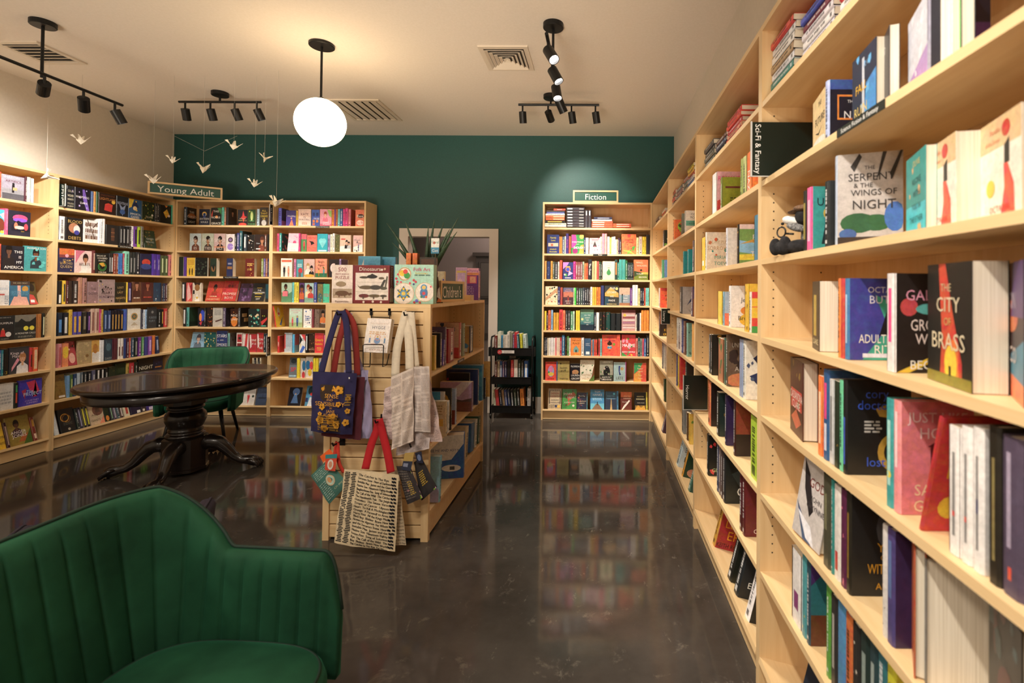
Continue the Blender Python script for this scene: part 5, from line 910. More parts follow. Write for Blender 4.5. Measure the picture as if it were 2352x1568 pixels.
L|s|4.4854,0.135,0.2071,0.0314,0.018,90,0,0,0.433|24406a|R30,10,70,80,9ab0d0||
L|s|4.5194,0.135,0.2082,0.0281,0.018,90,0,0,0.433|b8c8d8|R0,40,100,60,e8a04a||
L|s|4.5501,0.135,0.2109,0.0227,0.018,90,0,0,0.433|5a6a78|||
L|s|4.5756,0.135,0.2107,0.0317,0.018,90,0,0,0.433|22282c|||
L|s|4.6101,0.135,0.211,0.038,0.018,90,0,0,0.433|201f22|||
L|s|4.6509,0.135,0.2123,0.0387,0.018,90,0,0,0.433|5a5a78|||
L|s|4.6924,0.155,0.2157,0.0404,0.018,90,0,0,0.433|2a2624|R30,40,70,95,ddd||
L|s|4.7358,0.135,0.2149,0.0349,0.018,90,0,0,0.433|26221f|R30,40,70,95,ddd||
L|s|4.7737,0.135,0.2131,0.0366,0.018,90,0,0,0.433|1f1e1d|||
L|f|4.8273,0.0643,0.217,0.022,0.03,0,0,0,0.433|2a3424|D 5a5a2a,6,3,14||
L|f|4.8941,0.1043,0.2383,0.022,0.03,0,0,0,0.433|1f2f1c|L 3a4a30,20,90,60,80,4|dark green cover, seventh shelf, Young Adult wall bay|seventh shelf, Young Adult wall bay
L|s|4.9988,0.155,0.2293,0.0281,0.018,90,0,0,0.433|b89a4a|||
L|s|5.0302,0.155,0.2291,0.0511,0.018,90,0,0,0.433|b8202a|||
L|s|5.0846,0.155,0.2266,0.0355,0.018,90,0,0,0.433|1f2a1f|||
L|f|5.1368,0.1742,0.245,0.022,0.03,0,0,0,0.433|1f1c1a|A50,26,20,5,5ac82a~C50,26,9,5ac82a~T50,62,19,e0dcc8,NIGHT|black cover with a green crescent ring, seventh shelf, Young Adult wall bay|seventh shelf, Young Adult wall bay
L|f|5.3146,0.1136,0.2423,0.022,0.03,0,0,0,0.433|1c1e36|L b87a2a,15,85,52,62,1~D 3a4a8a,5,4,9|navy black cover with dull orange words, seventh shelf, Young Adult wall bay|seventh shelf, Young Adult wall bay
L|s8|4.3409,0.155,0.2408,0.0381,0.018,90,0,0,0.124|dfe8f2|R0,20,100,35,4a90d0~R0,55,60,70,9ac0e8~C50,80,40,7a4a3a||
L|f8|4.4059,0.1316,0.2157,0.022,0.03,0,0,0,0.124|1f1f22|A36,62,26,6,c8902a~A46,58,26,4,8a5a1a~C52,12,9,a8a090~L 5a5a50,20,80,30,42,3|black cover with interlocked gold rings, bottom shelf, Young Adult wall bay|bottom shelf, Young Adult wall bay
L|s8|4.5379,0.135,0.1914,0.0192,0.018,90,0,0,0.124|22302a|||
L|s8|4.5606,0.135,0.1986,0.0266,0.018,90,0,0,0.124|24203a|R30,10,70,90,9a98b8||
L|s8|4.59,0.135,0.1966,0.0318,0.018,90,0,0,0.124|22221f|R30,10,70,90,d8d03a||
L|s8|4.6247,0.135,0.1935,0.0284,0.018,90,0,0,0.124|22221f|R30,10,70,90,d8d03a||
L|f8|4.6682,0.13,0.2033,0.022,0.03,0,0,0,0.124|cbb394|E62,66,40,26,7a5040~P 5a4034,40,55,80,55,70,90,55,92~P e08a6a,60,0,100,0,100,36~T34,46,14,4a4434,AGE~T36,20,12,4a4434,GIANTS|beige cover with a brown beast, bottom shelf, Young Adult wall bay|bottom shelf, Young Adult wall bay
L|f8|4.8025,0.0507,0.1675,0.022,0.03,0,0,0,0.124|28301f|E50,20,36,16,d8822a||
L|s8|4.8536,0.135,0.1673,0.0227,0.018,90,0,0,0.124|26262c|R30,10,70,85,8ab89a||
L|s8|4.8816,0.135,0.1653,0.0305,0.018,90,0,0,0.124|3a3048|R30,10,70,85,a8a0b8||
L|s8|4.9163,0.135,0.165,0.0287,0.018,90,0,0,0.124|2a4a5a|||
L|s8|4.9471,0.135,0.165,0.0336,0.018,90,0,0,0.124|3a1c1c|R30,10,70,60,d8c8c0||
L|s8|4.9917,0.135,0.165,0.0572,0.018,90,0,0,0.124|d8ccb0|R30,15,70,75,b83a2a||
L|f8|5.0734,0.1131,0.165,0.022,0.03,0,0,0,0.124|24203a|R56,4,90,20,e8e4e0|dark cover with a barcode under the table edge, bottom shelf, Young Adult wall bay|bottom shelf, Young Adult wall bay
L|f8|5.1949,0.05,0.165,0.022,0.03,0,0,0,0.124|3a3034|R10,6,60,20,e0d8c8||
L|f8|5.2478,0.1275,0.165,0.022,0.03,0,0,0,0.124|3a2a7a|R20,4,60,22,c8c0d8|indigo cover with a barcode under the table edge, bottom shelf, Young Adult wall bay|bottom shelf, Young Adult wall bay
L|s|3.8924,0.135,0.209,0.0113,0.018,90,0,0,2.153|e8502a|||
L|f|3.9157,0.1544,0.2,0.022,0.03,0,0,0,2.153|9a98a0|R0,45,100,100,a8a2b4~R0,0,100,26,5a5860~P 2a2428,44,30,54,30,56,62,44,62~C50,66,6,2a2428~R48,40,68,52,c8a878~T40,92,13,d8d0dc,SHARON~T50,76,12,6a2a3a,ARTIFICE|misty grey cover with a lone porter, top shelf, Young Adult outer bay|top shelf, Young Adult outer bay
L|s|4.0705,0.135,0.2122,0.0123,0.018,90,0,0,2.153|4a1c2a|||
L|s|4.085,0.135,0.2132,0.0278,0.018,90,0,0,2.153|c8c8c0|R0,30,100,50,6a7a5a||
L|s|4.1146,0.135,0.2072,0.0207,0.018,90,0,0,2.153|dfe4ee|R0,20,100,40,4a78c0||
L|f|3.8555,0.0824,0.2008,0.022,0.03,0,0,0,1.861|3fb8d8|E60,36,50,30,7a3a24~C84,10,16,e8d83a~P f0b8c8,60,80,100,90,100,60||
L|s|3.9384,0.135,0.2133,0.0189,0.018,90,0,0,1.861|e84a78|R20,20,60,90,8ab8e0||
L|f|3.9701,0.1534,0.2075,0.022,0.03,0,0,0,1.861|2a2838|E50,72,36,14,e83a7a~E50,64,34,8,8a4ac8~P 1f1c2a,10,40,40,62,60,55,95,36,95,20,10,20~E30,40,9,14,c87a58~E48,34,24,7,d8c0b8~E78,38,10,14,c83a4a~T62,20,6,c8a83a,Last|night cover with a neon pink glow over teenagers, second shelf, Young Adult outer bay|second shelf, Young Adult outer bay
L|s|3.8998,0.135,0.2102,0.0153,0.018,90,0,0,1.573|e8603a|||
L|f|3.9297,0.1531,0.2032,0.022,0.03,0,0,0,1.573|22222c|G28,34,78,6a4838,14100f,2a2426~T72,76,13,f4f2ee,THIS~T80,55,13,f4f2ee,IS~T76,34,13,f4f2ee,MY~T52,13,14,f4f2ee,AMERICA|black cover with a woman and stacked white capitals, third shelf, Young Adult outer bay|third shelf, Young Adult outer bay
L|f|4.0865,0.1632,0.2126,0.022,0.03,0,0,0,1.573|3f989c|G50,26,76,7a4a34,1f1a1c,2a3a44~D 5ac0c0,6,6,12~R30,58,70,62,6ab8c8~T52,92,9,e8e8e0,INVISIBLE SON|teal cover with a young man, third shelf, Young Adult outer bay|third shelf, Young Adult outer bay
L|f|3.8797,0.1032,0.2072,0.022,0.03,0,0,0,1.286|e8e6e8|L b8c4d4,20,90,60,70,2~L 8a98a8,70,96,4,40,5~R10,40,70,46,c84a4a|white cover with faint blue lines, fourth shelf, Young Adult outer bay|fourth shelf, Young Adult outer bay
L|f|3.9865,0.1418,0.1996,0.022,0.03,0,0,0,1.286|3a7090|R0,82,100,100,4a3a34~P eab0a0,0,0,100,0,85,34,20,36~P eab0a0,38,34,56,34,52,82,36,82~C76,68,17,c89038~L 5a98b8,5,95,40,60,4~T50,92,7,c8b890,WE ARE OKAY|blue cover with a girl and an amber moon, fourth shelf, Young Adult outer bay|fourth shelf, Young Adult outer bay
L|f|4.1329,0.0646,0.1956,0.022,0.03,0,0,12,1.286|5a4a24|E50,74,36,18,2a221a~P c83a34,0,0,100,0,60,40,0,46~R10,8,60,20,eee|olive cover with a red base, leaning, fourth shelf, Young Adult outer bay|fourth shelf, Young Adult outer bay
L|f|3.8627,0.1583,0.2003,0.022,0.03,0,0,0,1.001|242628|C76,24,13,eae4e4~P d8281c,44,42,60,42,64,16,40,16~C52,46,5,c88a68~L 8a8a88,20,90,90,95,1~T64,70,10,e8e4e0,DUMPLIN~T50,6,6,aaa,JULIE MURPHY|black cover with a red dress and a white badge, fifth shelf, Young Adult outer bay|fifth shelf, Young Adult outer bay
L|f|4.0245,0.1575,0.2023,0.022,0.03,0,0,0,1.001|2c2f2f|R0,72,100,100,7a7468~P 1f2222,0,60,30,85,60,66,100,90,100,50,0,50~C52,44,12,e8d83a~C80,44,12,e8d83a~T50,24,9,e8e8e0,A MONSTER CALLS~L 8a8a80,15,85,6,14,2|black cover with two yellow discs, fifth shelf, Young Adult outer bay|fifth shelf, Young Adult outer bay
L|s|4.1823,0.135,0.2066,0.0348,0.018,90,0,0,1.001|a8662a|R0,10,100,30,d8d0c0||
L|s|4.2203,0.135,0.209,0.0213,0.018,90,0,0,1.001|22221c|R30,10,70,85,d8d8b0||
L|s|3.9179,0.135,0.2097,0.0141,0.018,90,0,0,0.717|3a5aa0|||
L|s|3.9334,0.135,0.2079,0.0142,0.018,90,0,0,0.717|2f8a9a|||
L|s|3.9503,0.135,0.2144,0.0302,0.018,90,0,0,0.717|26221f|R20,30,80,70,c82a2a~C50,10,40,e8c02a||
L|f|3.9946,0.1401,0.2194,0.022,0.03,0,0,0,0.717|3f3f46|G66,14,74,e0b08c,b87a48,eceaf0~P e89ab0,10,10,50,50,40,60,10,24~T36,78,12,f0e4ea,Kings of~T32,66,12,f0e4ea,Main~T50,6,9,f0f0f0,ELLE|grey cover with a boy in a white shirt, sixth shelf, Young Adult outer bay|sixth shelf, Young Adult outer bay
L|s|4.1351,0.135,0.2067,0.0167,0.018,90,0,0,0.717|c8202a|R30,20,70,70,222||
L|s|4.1541,0.135,0.2037,0.043,0.018,90,0,0,0.717|e0552a|R25,10,75,90,e8c8a0||
L|f|3.8804,0.1483,0.2168,0.022,0.03,0,0,0,0.433|dcdad8|L b0b0b4,10,90,20,70,4|white cover with faint grey script, seventh shelf, Young Adult outer bay|seventh shelf, Young Adult outer bay
L|s|4.0291,0.135,0.2097,0.0242,0.018,90,0,0,0.433|22261f|R25,20,75,60,c8402a~R25,62,75,90,4a9a5a||
L|f|4.066,0.1719,0.2189,0.022,0.03,0,0,0,0.433|3c2fae|P c8285a,30,90,70,95,90,50,60,30,80,30,45,60~P a82a4a,10,60,30,66,25,25~T46,54,13,b8d0f0,The~T58,44,16,c8dcf4,PROJECT~T56,18,8,c0a8e8,COURTNEY~T56,9,8,c0a8e8,SUMMERS|indigo cover with red brush marks, seventh shelf, Young Adult outer bay|seventh shelf, Young Adult outer bay
L|f8|3.9,0.0893,0.2229,0.022,0.03,0,0,0,0.124|e8bc20|T60,46,16,222,Spent~T60,24,16,222,Talent|yellow cover with black brush lettering, bottom shelf, Young Adult outer bay|bottom shelf, Young Adult outer bay
L|s8|3.9898,0.135,0.2093,0.0231,0.018,90,0,0,0.124|3a1420|R30,10,70,85,b89a8a||
L|f8|4.0132,0.1664,0.245,0.022,0.03,0,0,0,0.124|9a8438|G42,40,54,6a4430,2a1c18,4a2a34~P b8602a,40,10,80,10,90,36,60,30~P 4a6a2a,60,0,100,0,100,50~T46,44,12,f4ece8,ANGER~T48,32,13,f4ece8,JONES|gold cover with a woman and white tangled letters, bottom shelf, Young Adult outer bay|bottom shelf, Young Adult outer bay
L|s8|4.18,0.135,0.206,0.0292,0.018,90,0,0,0.124|7a2a1f|R25,10,75,30,e8c8b0~R25,60,75,90,b8862a||
R|h|-2.9639,0.145,0.2333,0.0322,0.0379,90,0,0,2.153|8a4a40||maroon hardcover, bottom of first pile from the post, top shelf, Horror bay|top shelf, Horror bay
R|h|-2.9669,0.145,0.2324,0.0305,0.0372,90,0,0,2.1858|7a8078||grey hardcover, fourth of first pile from the post, top shelf, Horror bay|top shelf, Horror bay
R|h|-2.9675,0.145,0.2395,0.0272,0.0326,90,0,0,2.2169|6a7068||grey hardcover, third of first pile from the post, top shelf, Horror bay|top shelf, Horror bay
R|h|-2.9687,0.145,0.2321,0.0263,0.0392,90,0,0,2.2447|5a5a5a||charcoal hardcover, second of first pile from the post, top shelf, Horror bay|top shelf, Horror bay
R|h|-2.9648,0.145,0.2288,0.0288,0.0306,90,0,0,2.2716|5a5a5a||charcoal hardcover, top of first pile from the post, top shelf, Horror bay|top shelf, Horror bay
R|h|-2.6724,0.145,0.2101,0.0222,0.0376,90,0,0,2.153|d8d8d8||pale grey hardcover, bottom of second pile from the post, top shelf, Horror bay|top shelf, Horror bay
R|h|-2.6755,0.145,0.1992,0.0286,0.035,90,0,0,2.1758|303438||black hardcover, third of second pile from the post, top shelf, Horror bay|top shelf, Horror bay
R|h|-2.6745,0.145,0.2092,0.0277,0.033,90,0,0,2.205|3f4a68||dark blue hardcover, second of second pile from the post, top shelf, Horror bay|top shelf, Horror bay
R|h|-2.6756,0.145,0.202,0.0252,0.0353,90,0,0,2.2333|6a4038||dark maroon hardcover, top of second pile from the post, top shelf, Horror bay|top shelf, Horror bay
R|h|-2.4548,0.145,0.2335,0.0235,0.04,90,0,0,2.153|f0e4dc||white paperback, bottom of third pile from the post, top shelf, Horror bay|top shelf, Horror bay
R|h|-2.4525,0.145,0.2334,0.0218,0.0302,90,0,0,2.1771|c84038||red paperback, fifth of third pile from the post, top shelf, Horror bay|top shelf, Horror bay
R|h|-2.454,0.145,0.2383,0.0211,0.0379,90,0,0,2.1995|e8a080||cream paperback, fourth of third pile from the post, top shelf, Horror bay|top shelf, Horror bay
R|h|-2.4563,0.145,0.2384,0.0227,0.039,90,0,0,2.2212|b8323a||red paperback, third of third pile from the post, top shelf, Horror bay|top shelf, Horror bay
R|h|-2.4496,0.145,0.2355,0.0213,0.031,90,0,0,2.2444|d84a34||red paperback, second of third pile from the post, top shelf, Horror bay|top shelf, Horror bay
R|h|-2.4454,0.145,0.2338,0.0251,0.0344,90,0,0,2.2663|d8402f||red paperback, top of third pile from the post, top shelf, Horror bay|top shelf, Horror bay
R|h|-4.3747,0.145,0.239,0.0299,0.0386,90,0,0,2.153|3a3a3f|||
R|h|-4.3741,0.145,0.2287,0.0298,0.0342,90,0,0,2.1835|6a3028|||
R|h|-4.376,0.145,0.2368,0.032,0.0336,90,0,0,2.2139|d8402f|||
R|h|-4.3747,0.145,0.2347,0.0279,0.0381,90,0,0,2.2465|2f2f34|||
R|h|-4.3754,0.145,0.2326,0.0335,0.0399,90,0,0,2.275|c8482f|||
R|h|-4.0105,0.145,0.2341,0.0304,0.0301,90,0,0,2.153|6a4a50|||
R|h|-4.0077,0.145,0.2386,0.0277,0.0312,90,0,0,2.184|4a3a44|||
R|h|-4.0069,0.145,0.2334,0.0318,0.0341,90,0,0,2.2123|8a3a34|||
R|h|-4.0142,0.145,0.2384,0.0297,0.035,90,0,0,2.2447|3a3a3f|||
R|h|-3.6881,0.145,0.1752,0.0357,0.0367,90,0,0,2.153|4a4a50||charcoal hardcover, bottom of third pile from the post, top shelf, bay past Horror|top shelf, bay past Horror
R|h|-3.686,0.145,0.171,0.0335,0.0318,90,0,0,2.1893|908a80||grey hardcover, third of third pile from the post, top shelf, bay past Horror|top shelf, bay past Horror
R|h|-3.6892,0.145,0.1684,0.0329,0.0349,90,0,0,2.2234|a8a090||olive hardcover, second of third pile from the post, top shelf, bay past Horror|top shelf, bay past Horror
R|h|-3.6886,0.145,0.1765,0.0295,0.0338,90,0,0,2.2569|b8603a||orange hardcover, top of third pile from the post, top shelf, bay past Horror|top shelf, bay past Horror
R|h|-3.5173,0.145,0.2109,0.0305,0.0382,90,0,0,2.153|c8302a||red paperback, bottom of fourth pile from the post, top shelf, bay past Horror|top shelf, bay past Horror
R|h|-3.5207,0.145,0.2124,0.0253,0.0337,90,0,0,2.1841|6a8ad0||blue paperback, fifth of fourth pile from the post, top shelf, bay past Horror|top shelf, bay past Horror
R|h|-3.5126,0.145,0.2076,0.0274,0.0307,90,0,0,2.2101|dcdce4||white paperback, fourth of fourth pile from the post, top shelf, bay past Horror|top shelf, bay past Horror
R|h|-3.5121,0.145,0.2116,0.0254,0.0373,90,0,0,2.238|e0602a||orange paperback, third of fourth pile from the post, top shelf, bay past Horror|top shelf, bay past Horror
R|h|-3.5103,0.145,0.2053,0.0246,0.0337,90,0,0,2.2641|f0b828||yellow paperback, second of fourth pile from the post, top shelf, bay past Horror|top shelf, bay past Horror
R|h|-3.5176,0.145,0.2122,0.027,0.0313,90,0,0,2.2892|e8cc28||yellow paperback, top of fourth pile from the post, top shelf, bay past Horror|top shelf, bay past Horror
R|s|-2.7056,0.155,0.2209,0.1097,0.018,90,0,0,1.861|efdcd8|R0,0,100,60,d8404a~R0,60,100,75,f0c8c8~kR0,0,100,100,d83a44~kP f0b8c8,0,30,60,50,100,100,0,100~kC40,36,16,f0c038~kT50,84,13,e83a8a,ROMANTIC~kT50,68,12,e83a8a,COMEDY|red and pink cover at the start of its run, second shelf, Horror bay|second shelf, Horror bay
R|s|-2.5169,0.13,0.165,0.0385,0.018,90,0,0,1.861|6a7020|kR0,0,100,100,8f9a2c~kL 3a4018,30,90,10,40,4~kR10,66,90,72,6a2a2a~kP 2a2a18,40,20,70,36,95,30,60,10|yellow green cover with a dark winged shape, second shelf, Horror bay|second shelf, Horror bay
R|s|-2.1678,0.13,0.165,0.0336,0.018,90,3,0,1.861|a8b868|||
R|s|-2.1277,0.13,0.165,0.0497,0.018,90,0,0,1.861|c8d08a|||
R|s|-2.0755,0.15,0.165,0.0767,0.018,90,0,0,1.861|f0742a|T50,30,50,fff,NAZ~kR0,0,100,100,ee7a2e~kT60,20,22,f4ece4,Z|orange spine with a white letter, second shelf, Horror bay|second shelf, Horror bay
R|s|-2.9731,0.13,0.1945,0.1141,0.018,90,0,0,1.573|efbe18|R30,15,70,30,f4f0e0||
R|s|-2.8586,0.16,0.2181,0.0251,0.018,90,0,0,1.573|e8e4dc|kR0,0,100,100,f0ece4~kD 3a9a90,5,3,9~kD e0603a,4,6,8~kT44,74,10,b8a888,ALL MY PUNY~kT44,58,12,c0a078,SORROWS~kT56,34,11,4aa8a0,MIRIAM~kT56,18,11,4aa8a0,TOEWS|white cover with slanting tan and teal handwriting, third shelf, Horror bay|third shelf, Horror bay
R|s|-2.4022,0.14,0.1849,0.0269,0.018,90,0,0,1.573|dfe0ea|kR0,0,100,100,efe8e2~kT50,80,11,4a5a8a,TOM~kT50,52,12,d83a4a,LIVE~kC50,10,6,d86a4a|white cover with navy and red words, third shelf, Horror bay|third shelf, Horror bay
R|s|-2.2119,0.15,0.1758,0.0297,0.018,90,0,0,1.573|22221f|D e8b83a,6,3,20~kR0,0,100,100,7a9a50~kP 8ab8d8,0,30,100,20,100,45,0,60~kP c8983a,0,50,100,62,100,80~kP e8cc38,0,10,100,12,100,28,0,24~kR0,88,100,100,e8c8c0~kT60,68,15,f4e4e0,RUN~kT60,48,15,f4e4e0,THE~kT60,26,15,f4e4e0,TIDES|cover of green, blue and ochre bands with pale capitals, third shelf, Horror bay|third shelf, Horror bay
R|s|-1.971,0.13,0.1793,0.0547,0.018,90,0,0,1.573|3a7a98|R0,0,100,30,e88a3a|blue and orange spine by the bay post, third shelf, Horror bay|third shelf, Horror bay
R|s|-2.5652,0.12,0.1664,0.1007,0.018,90,0,0,1.286|ecc844|D e89a2a,4,3,20|first pale yellow spine, fourth shelf, Horror bay|fourth shelf, Horror bay
R|s|-2.4546,0.12,0.165,0.0261,0.018,90,0,0,1.286|7aa8c0|kR0,0,100,100,a8b8c8~kR0,0,100,36,e87048~kT70,20,10,f4e8e0,CLARE|blue and orange cover before the white one, fourth shelf, Horror bay|fourth shelf, Horror bay
R|s|-2.3432,0.155,0.1928,0.0345,0.018,90,0,0,1.286|f0ecea|kR0,0,100,100,f2ede8~kE58,40,30,12,e8902a~kE58,18,34,16,ecc02a~kT50,66,13,2a2a2a,Jenny~kT55,44,13,2a2a2a,We~kT50,22,13,2a2a2a,Breathe|white cover with black words over yellow loops, fourth shelf, Horror bay|fourth shelf, Horror bay
R|s|-2.0935,0.13,0.1981,0.0642,0.018,90,0,0,1.286|e8b828|D 7a5a1a,5,3,20|amber patterned spine, fourth shelf, Horror bay|fourth shelf, Horror bay
R|s|-2.0255,0.14,0.165,0.0226,0.018,90,0,0,1.286|e8e0d0|kR0,0,100,100,d8282a~kR0,64,100,84,ecc02a~kR0,36,100,62,ecc02a~kR0,0,100,16,3f9a4a~kT60,90,12,5a1a1a,COMMON~kT60,74,12,222,WHITE~kT60,26,14,222,S|red, yellow and green banded cover, fourth shelf, Horror bay|fourth shelf, Horror bay
R|s|-2.7565,0.13,0.2133,0.0388,0.018,90,0,0,1.001|4a4a48|||
R|s|-2.709,0.13,0.2175,0.0374,0.018,90,0,0,1.001|22221c|kR0,0,100,100,26241f~kD c8982a,6,3,14~kT60,30,14,e8e4d8,HM|black cover with gold scraps and white initials, fifth shelf, Horror bay|fifth shelf, Horror bay
R|s|-2.5518,0.13,0.2157,0.1185,0.018,90,0,0,1.001|a86a48|D 4a6a3a,6,3,26|brown and green spine, fifth shelf, Horror bay|fifth shelf, Horror bay
R|s|-2.4285,0.12,0.2243,0.0415,0.018,90,0,0,1.001|3a5a4a|R0,20,100,60,d8c838||
R|s|-2.3866,0.15,0.245,0.0261,0.018,90,0,0,1.001|5a4a3a|kR0,0,100,100,6a5440~kD 3a2a24,8,4,18~kE50,12,60,14,c87a4a~kT55,80,11,c8bcac,UNNATURAL~kT55,60,9,c8bcac,OF~kT60,34,11,c8bcac,ADDICT~kT60,20,11,c8bcac,YOU|brown cover with dark boulders and pale letters, fifth shelf, Horror bay|fifth shelf, Horror bay
R|s|-2.1688,0.13,0.245,0.0582,0.018,90,0,0,1.001|8a98b8|R0,55,100,75,e8d83a~R0,25,100,45,d86aa8|spine of grey, yellow and magenta bands, fifth shelf, Horror bay|fifth shelf, Horror bay
R|s|-2.107,0.15,0.245,0.0313,0.018,90,0,0,1.001|e0dcd0|kR0,0,100,100,e8e2d4~kP 27345e,20,70,60,90,100,84,100,60,50,50~kP 27345e,10,40,50,50,100,40,100,24,40,20~kR40,56,100,64,8a3a34~kD 4a5a78,5,5,12|cream cover with navy waves, fifth shelf, Horror bay|fifth shelf, Horror bay
R|s|-2.7709,0.12,0.2372,0.0627,0.018,90,0,0,0.717|d8784a|kR0,0,100,100,2a1c1a~kC64,60,24,c8242a~kT60,14,12,e8e0d4,EXIT|orange spine with a red ball on its dark cover, sixth shelf, Horror bay|sixth shelf, Horror bay
R|s|-2.5713,0.13,0.2198,0.0515,0.018,90,0,0,0.717|2a2a22|kR0,0,100,100,22322f~kD 8a6a2a,5,3,16~kT60,22,14,d8b83a,SARAH|black teal cover with gold letters, sixth shelf, Horror bay|sixth shelf, Horror bay
R|s|-2.404,0.16,0.239,0.0317,0.018,90,0,0,0.717|2a2040|kR0,0,100,100,35244e~kT85,10,10,d83a2a,L~kD 4a3470,5,3,20|tall indigo cover, sixth shelf, Horror bay|sixth shelf, Horror bay
R|s|-2.2529,0.15,0.2429,0.0318,0.018,90,0,0,0.717|3a1f1c|kR0,0,100,100,8a3a24~kR0,0,100,40,2f1f1f|brown red cover dark at its foot, sixth shelf, Horror bay|sixth shelf, Horror bay
R|s|-2.0079,0.14,0.243,0.0944,0.018,90,0,0,0.717|a8c828||lime green book standing by the bay post, sixth shelf, Horror bay|sixth shelf, Horror bay
R|s|-2.7907,0.13,0.2232,0.0426,0.018,90,0,0,0.433|22241f|kR0,0,100,100,1f1f1c~kD d8282a,4,3,14~kT60,66,13,e8e4d8,SUN~kT60,40,13,e8c8a0,GIRL~kT50,14,11,c8d8a0,GRADY|black cover with red splashes and pale words, seventh shelf, Horror bay|seventh shelf, Horror bay
R|s|-2.56,0.12,0.245,0.0359,0.018,90,0,0,0.433|3a3f58|||
R|s|-2.5191,0.12,0.245,0.0348,0.018,90,0,0,0.433|6a5a58|||
R|s|-2.4794,0.12,0.245,0.0384,0.018,90,0,0,0.433|4a3a38|||
R|s|-2.4375,0.15,0.2354,0.044,0.018,90,0,0,0.433|26262a|kR0,0,100,100,222624~kP 3f4a4a,20,60,90,80,95,40,50,30~kT60,24,22,e0dcd0,CE|black cover with two large white letters, seventh shelf, Horror bay|seventh shelf, Horror bay
R|s|-2.1515,0.13,0.245,0.0361,0.018,90,0,0,0.433|4a1418|||
R|s|-2.1083,0.15,0.245,0.0346,0.018,90,0,0,0.433|5a181c|kR0,0,100,100,6a1c20~kD 8a2428,6,3,18~kT75,30,17,e8d8d0,HOME~kT60,9,9,e8d8d0,CANDICE|deep red cover with white capitals by the bay post, seventh shelf, Horror bay|seventh shelf, Horror bay
R|s8|-2.6506,0.14,0.2192,0.0498,0.018,90,0,0,0.124|c8901c|kR0,0,100,100,a81c1a~kT50,60,22,e89a28,LER~kT60,34,26,e89a28,ER~kT50,9,12,2a1212,KEITH ROSS|dark red cover with orange capitals, leaning, bottom shelf, Horror bay|bottom shelf, Horror bay
R|s8|-2.3487,0.13,0.245,0.0582,0.018,90,0,0,0.124|1f1f1c|kR0,0,100,100,24261f~kD 6a6a3a,5,3,14|black cover leaning behind the red one, bottom shelf, Horror bay|bottom shelf, Horror bay
R|s8|-2.2398,0.14,0.2306,0.0587,0.018,90,0,0,0.124|22262a|kR0,0,100,100,1f2226~kC50,60,16,3a8a9a~kT50,26,14,e8e8e0,Elites|black cover with a teal disc, leaning, bottom shelf, Horror bay|bottom shelf, Horror bay
R|s8|-2.071,0.14,0.2259,0.0551,0.018,90,0,0,0.124|efeaea|kR0,0,100,100,22221f~kR20,30,80,85,3a3a34~kT60,10,13,e8e8e0,CHUCK|white spined black cover, leaning by the bay post, bottom shelf, Horror bay|bottom shelf, Horror bay
R|s|-4.0965,0.14,0.1739,0.0719,0.018,90,0,0,1.861|e87a2a|kR0,0,100,100,e8702a~kE60,66,44,30,9ac83a~kE50,72,30,12,3a5a2a~kT80,50,14,222,K~kD d8502a,5,3,12|orange and green cover near the third bay end, second shelf, bay past Horror|second shelf, bay past Horror
R|s|-3.7107,0.13,0.165,0.0493,0.018,90,4,0,1.861|8a9080|||
R|s|-3.5678,0.14,0.165,0.0546,0.018,90,0,0,1.861|e8e4dc|kR0,0,100,100,e4dfd6~kR0,34,100,56,5aa89a~kT60,84,12,3a3434,CORMAC~kT60,70,12,3a3434,MCCARTHY~kT50,44,7,2a4a44,ALL THE PRETTY|white cover with a teal band, second shelf, bay past Horror|second shelf, bay past Horror
R|s|-3.6229,0.12,0.1668,0.0563,0.018,90,0,0,1.573|2a9aa0|kR0,0,100,100,22929a~kE64,46,30,28,7a5a34~kC64,20,14,d83a3a|first teal cover with a brown figure, third shelf, bay past Horror|third shelf, bay past Horror
R|s|-3.4381,0.12,0.1662,0.0507,0.018,90,0,0,1.573|2a9aa0|kR0,0,100,100,22929a~kE64,46,30,28,7a5a34~kC64,20,14,d83a3a|second teal cover with a brown figure, third shelf, bay past Horror|third shelf, bay past Horror
R|s|-3.2573,0.13,0.2092,0.0678,0.018,90,0,0,1.573|2a3038|||
R|s|-3.7506,0.15,0.1985,0.109,0.018,90,0,0,1.286|3a3a40|kR0,0,100,100,b8b4b4~kP 2a3a6a,20,30,50,50,80,88,60,80,30,40~kT60,10,8,5a5a78,Tenderness|silver grey cover with a navy stroke, fourth shelf, bay past Horror|fourth shelf, bay past Horror
R|s|-3.2938,0.13,0.1951,0.0617,0.018,90,0,0,1.286|6a5060|kR0,0,100,100,a86a38~kR0,60,100,100,6a5a8a|purple and orange cover by the bay post, fourth shelf, bay past Horror|fourth shelf, bay past Horror
R|s|-3.889,0.12,0.245,0.0647,0.018,90,0,0,1.001|e8e4da|||
R|s|-3.8085,0.13,0.245,0.127,0.018,90,0,0,1.001|efebe4|kT80,20,18,3a3a3a,PA|white spine by the navy one, fifth shelf, bay past Horror|fifth shelf, bay past Horror
R|s|-3.6665,0.12,0.245,0.0669,0.018,90,0,0,1.001|2f4a8a|||
R|s|-3.5896,0.12,0.2385,0.0954,0.018,90,0,0,1.001|6a3a2a|||
R|s|-3.4629,0.13,0.2307,0.0556,0.018,90,0,0,1.001|8ac0b4|kR0,0,100,100,8abcae~kD 4a7a7a,4,3,10|aqua cover by the striped spine, fifth shelf, bay past Horror|fifth shelf, bay past Horror
R|s|-3.2662,0.12,0.2398,0.0865,0.018,90,0,0,1.001|e8a850|R0,0,100,40,4a6ac0~R0,40,100,60,4a9a4a||
R|s|-3.8872,0.12,0.245,0.0399,0.018,90,0,0,0.717|2a3a8a|||
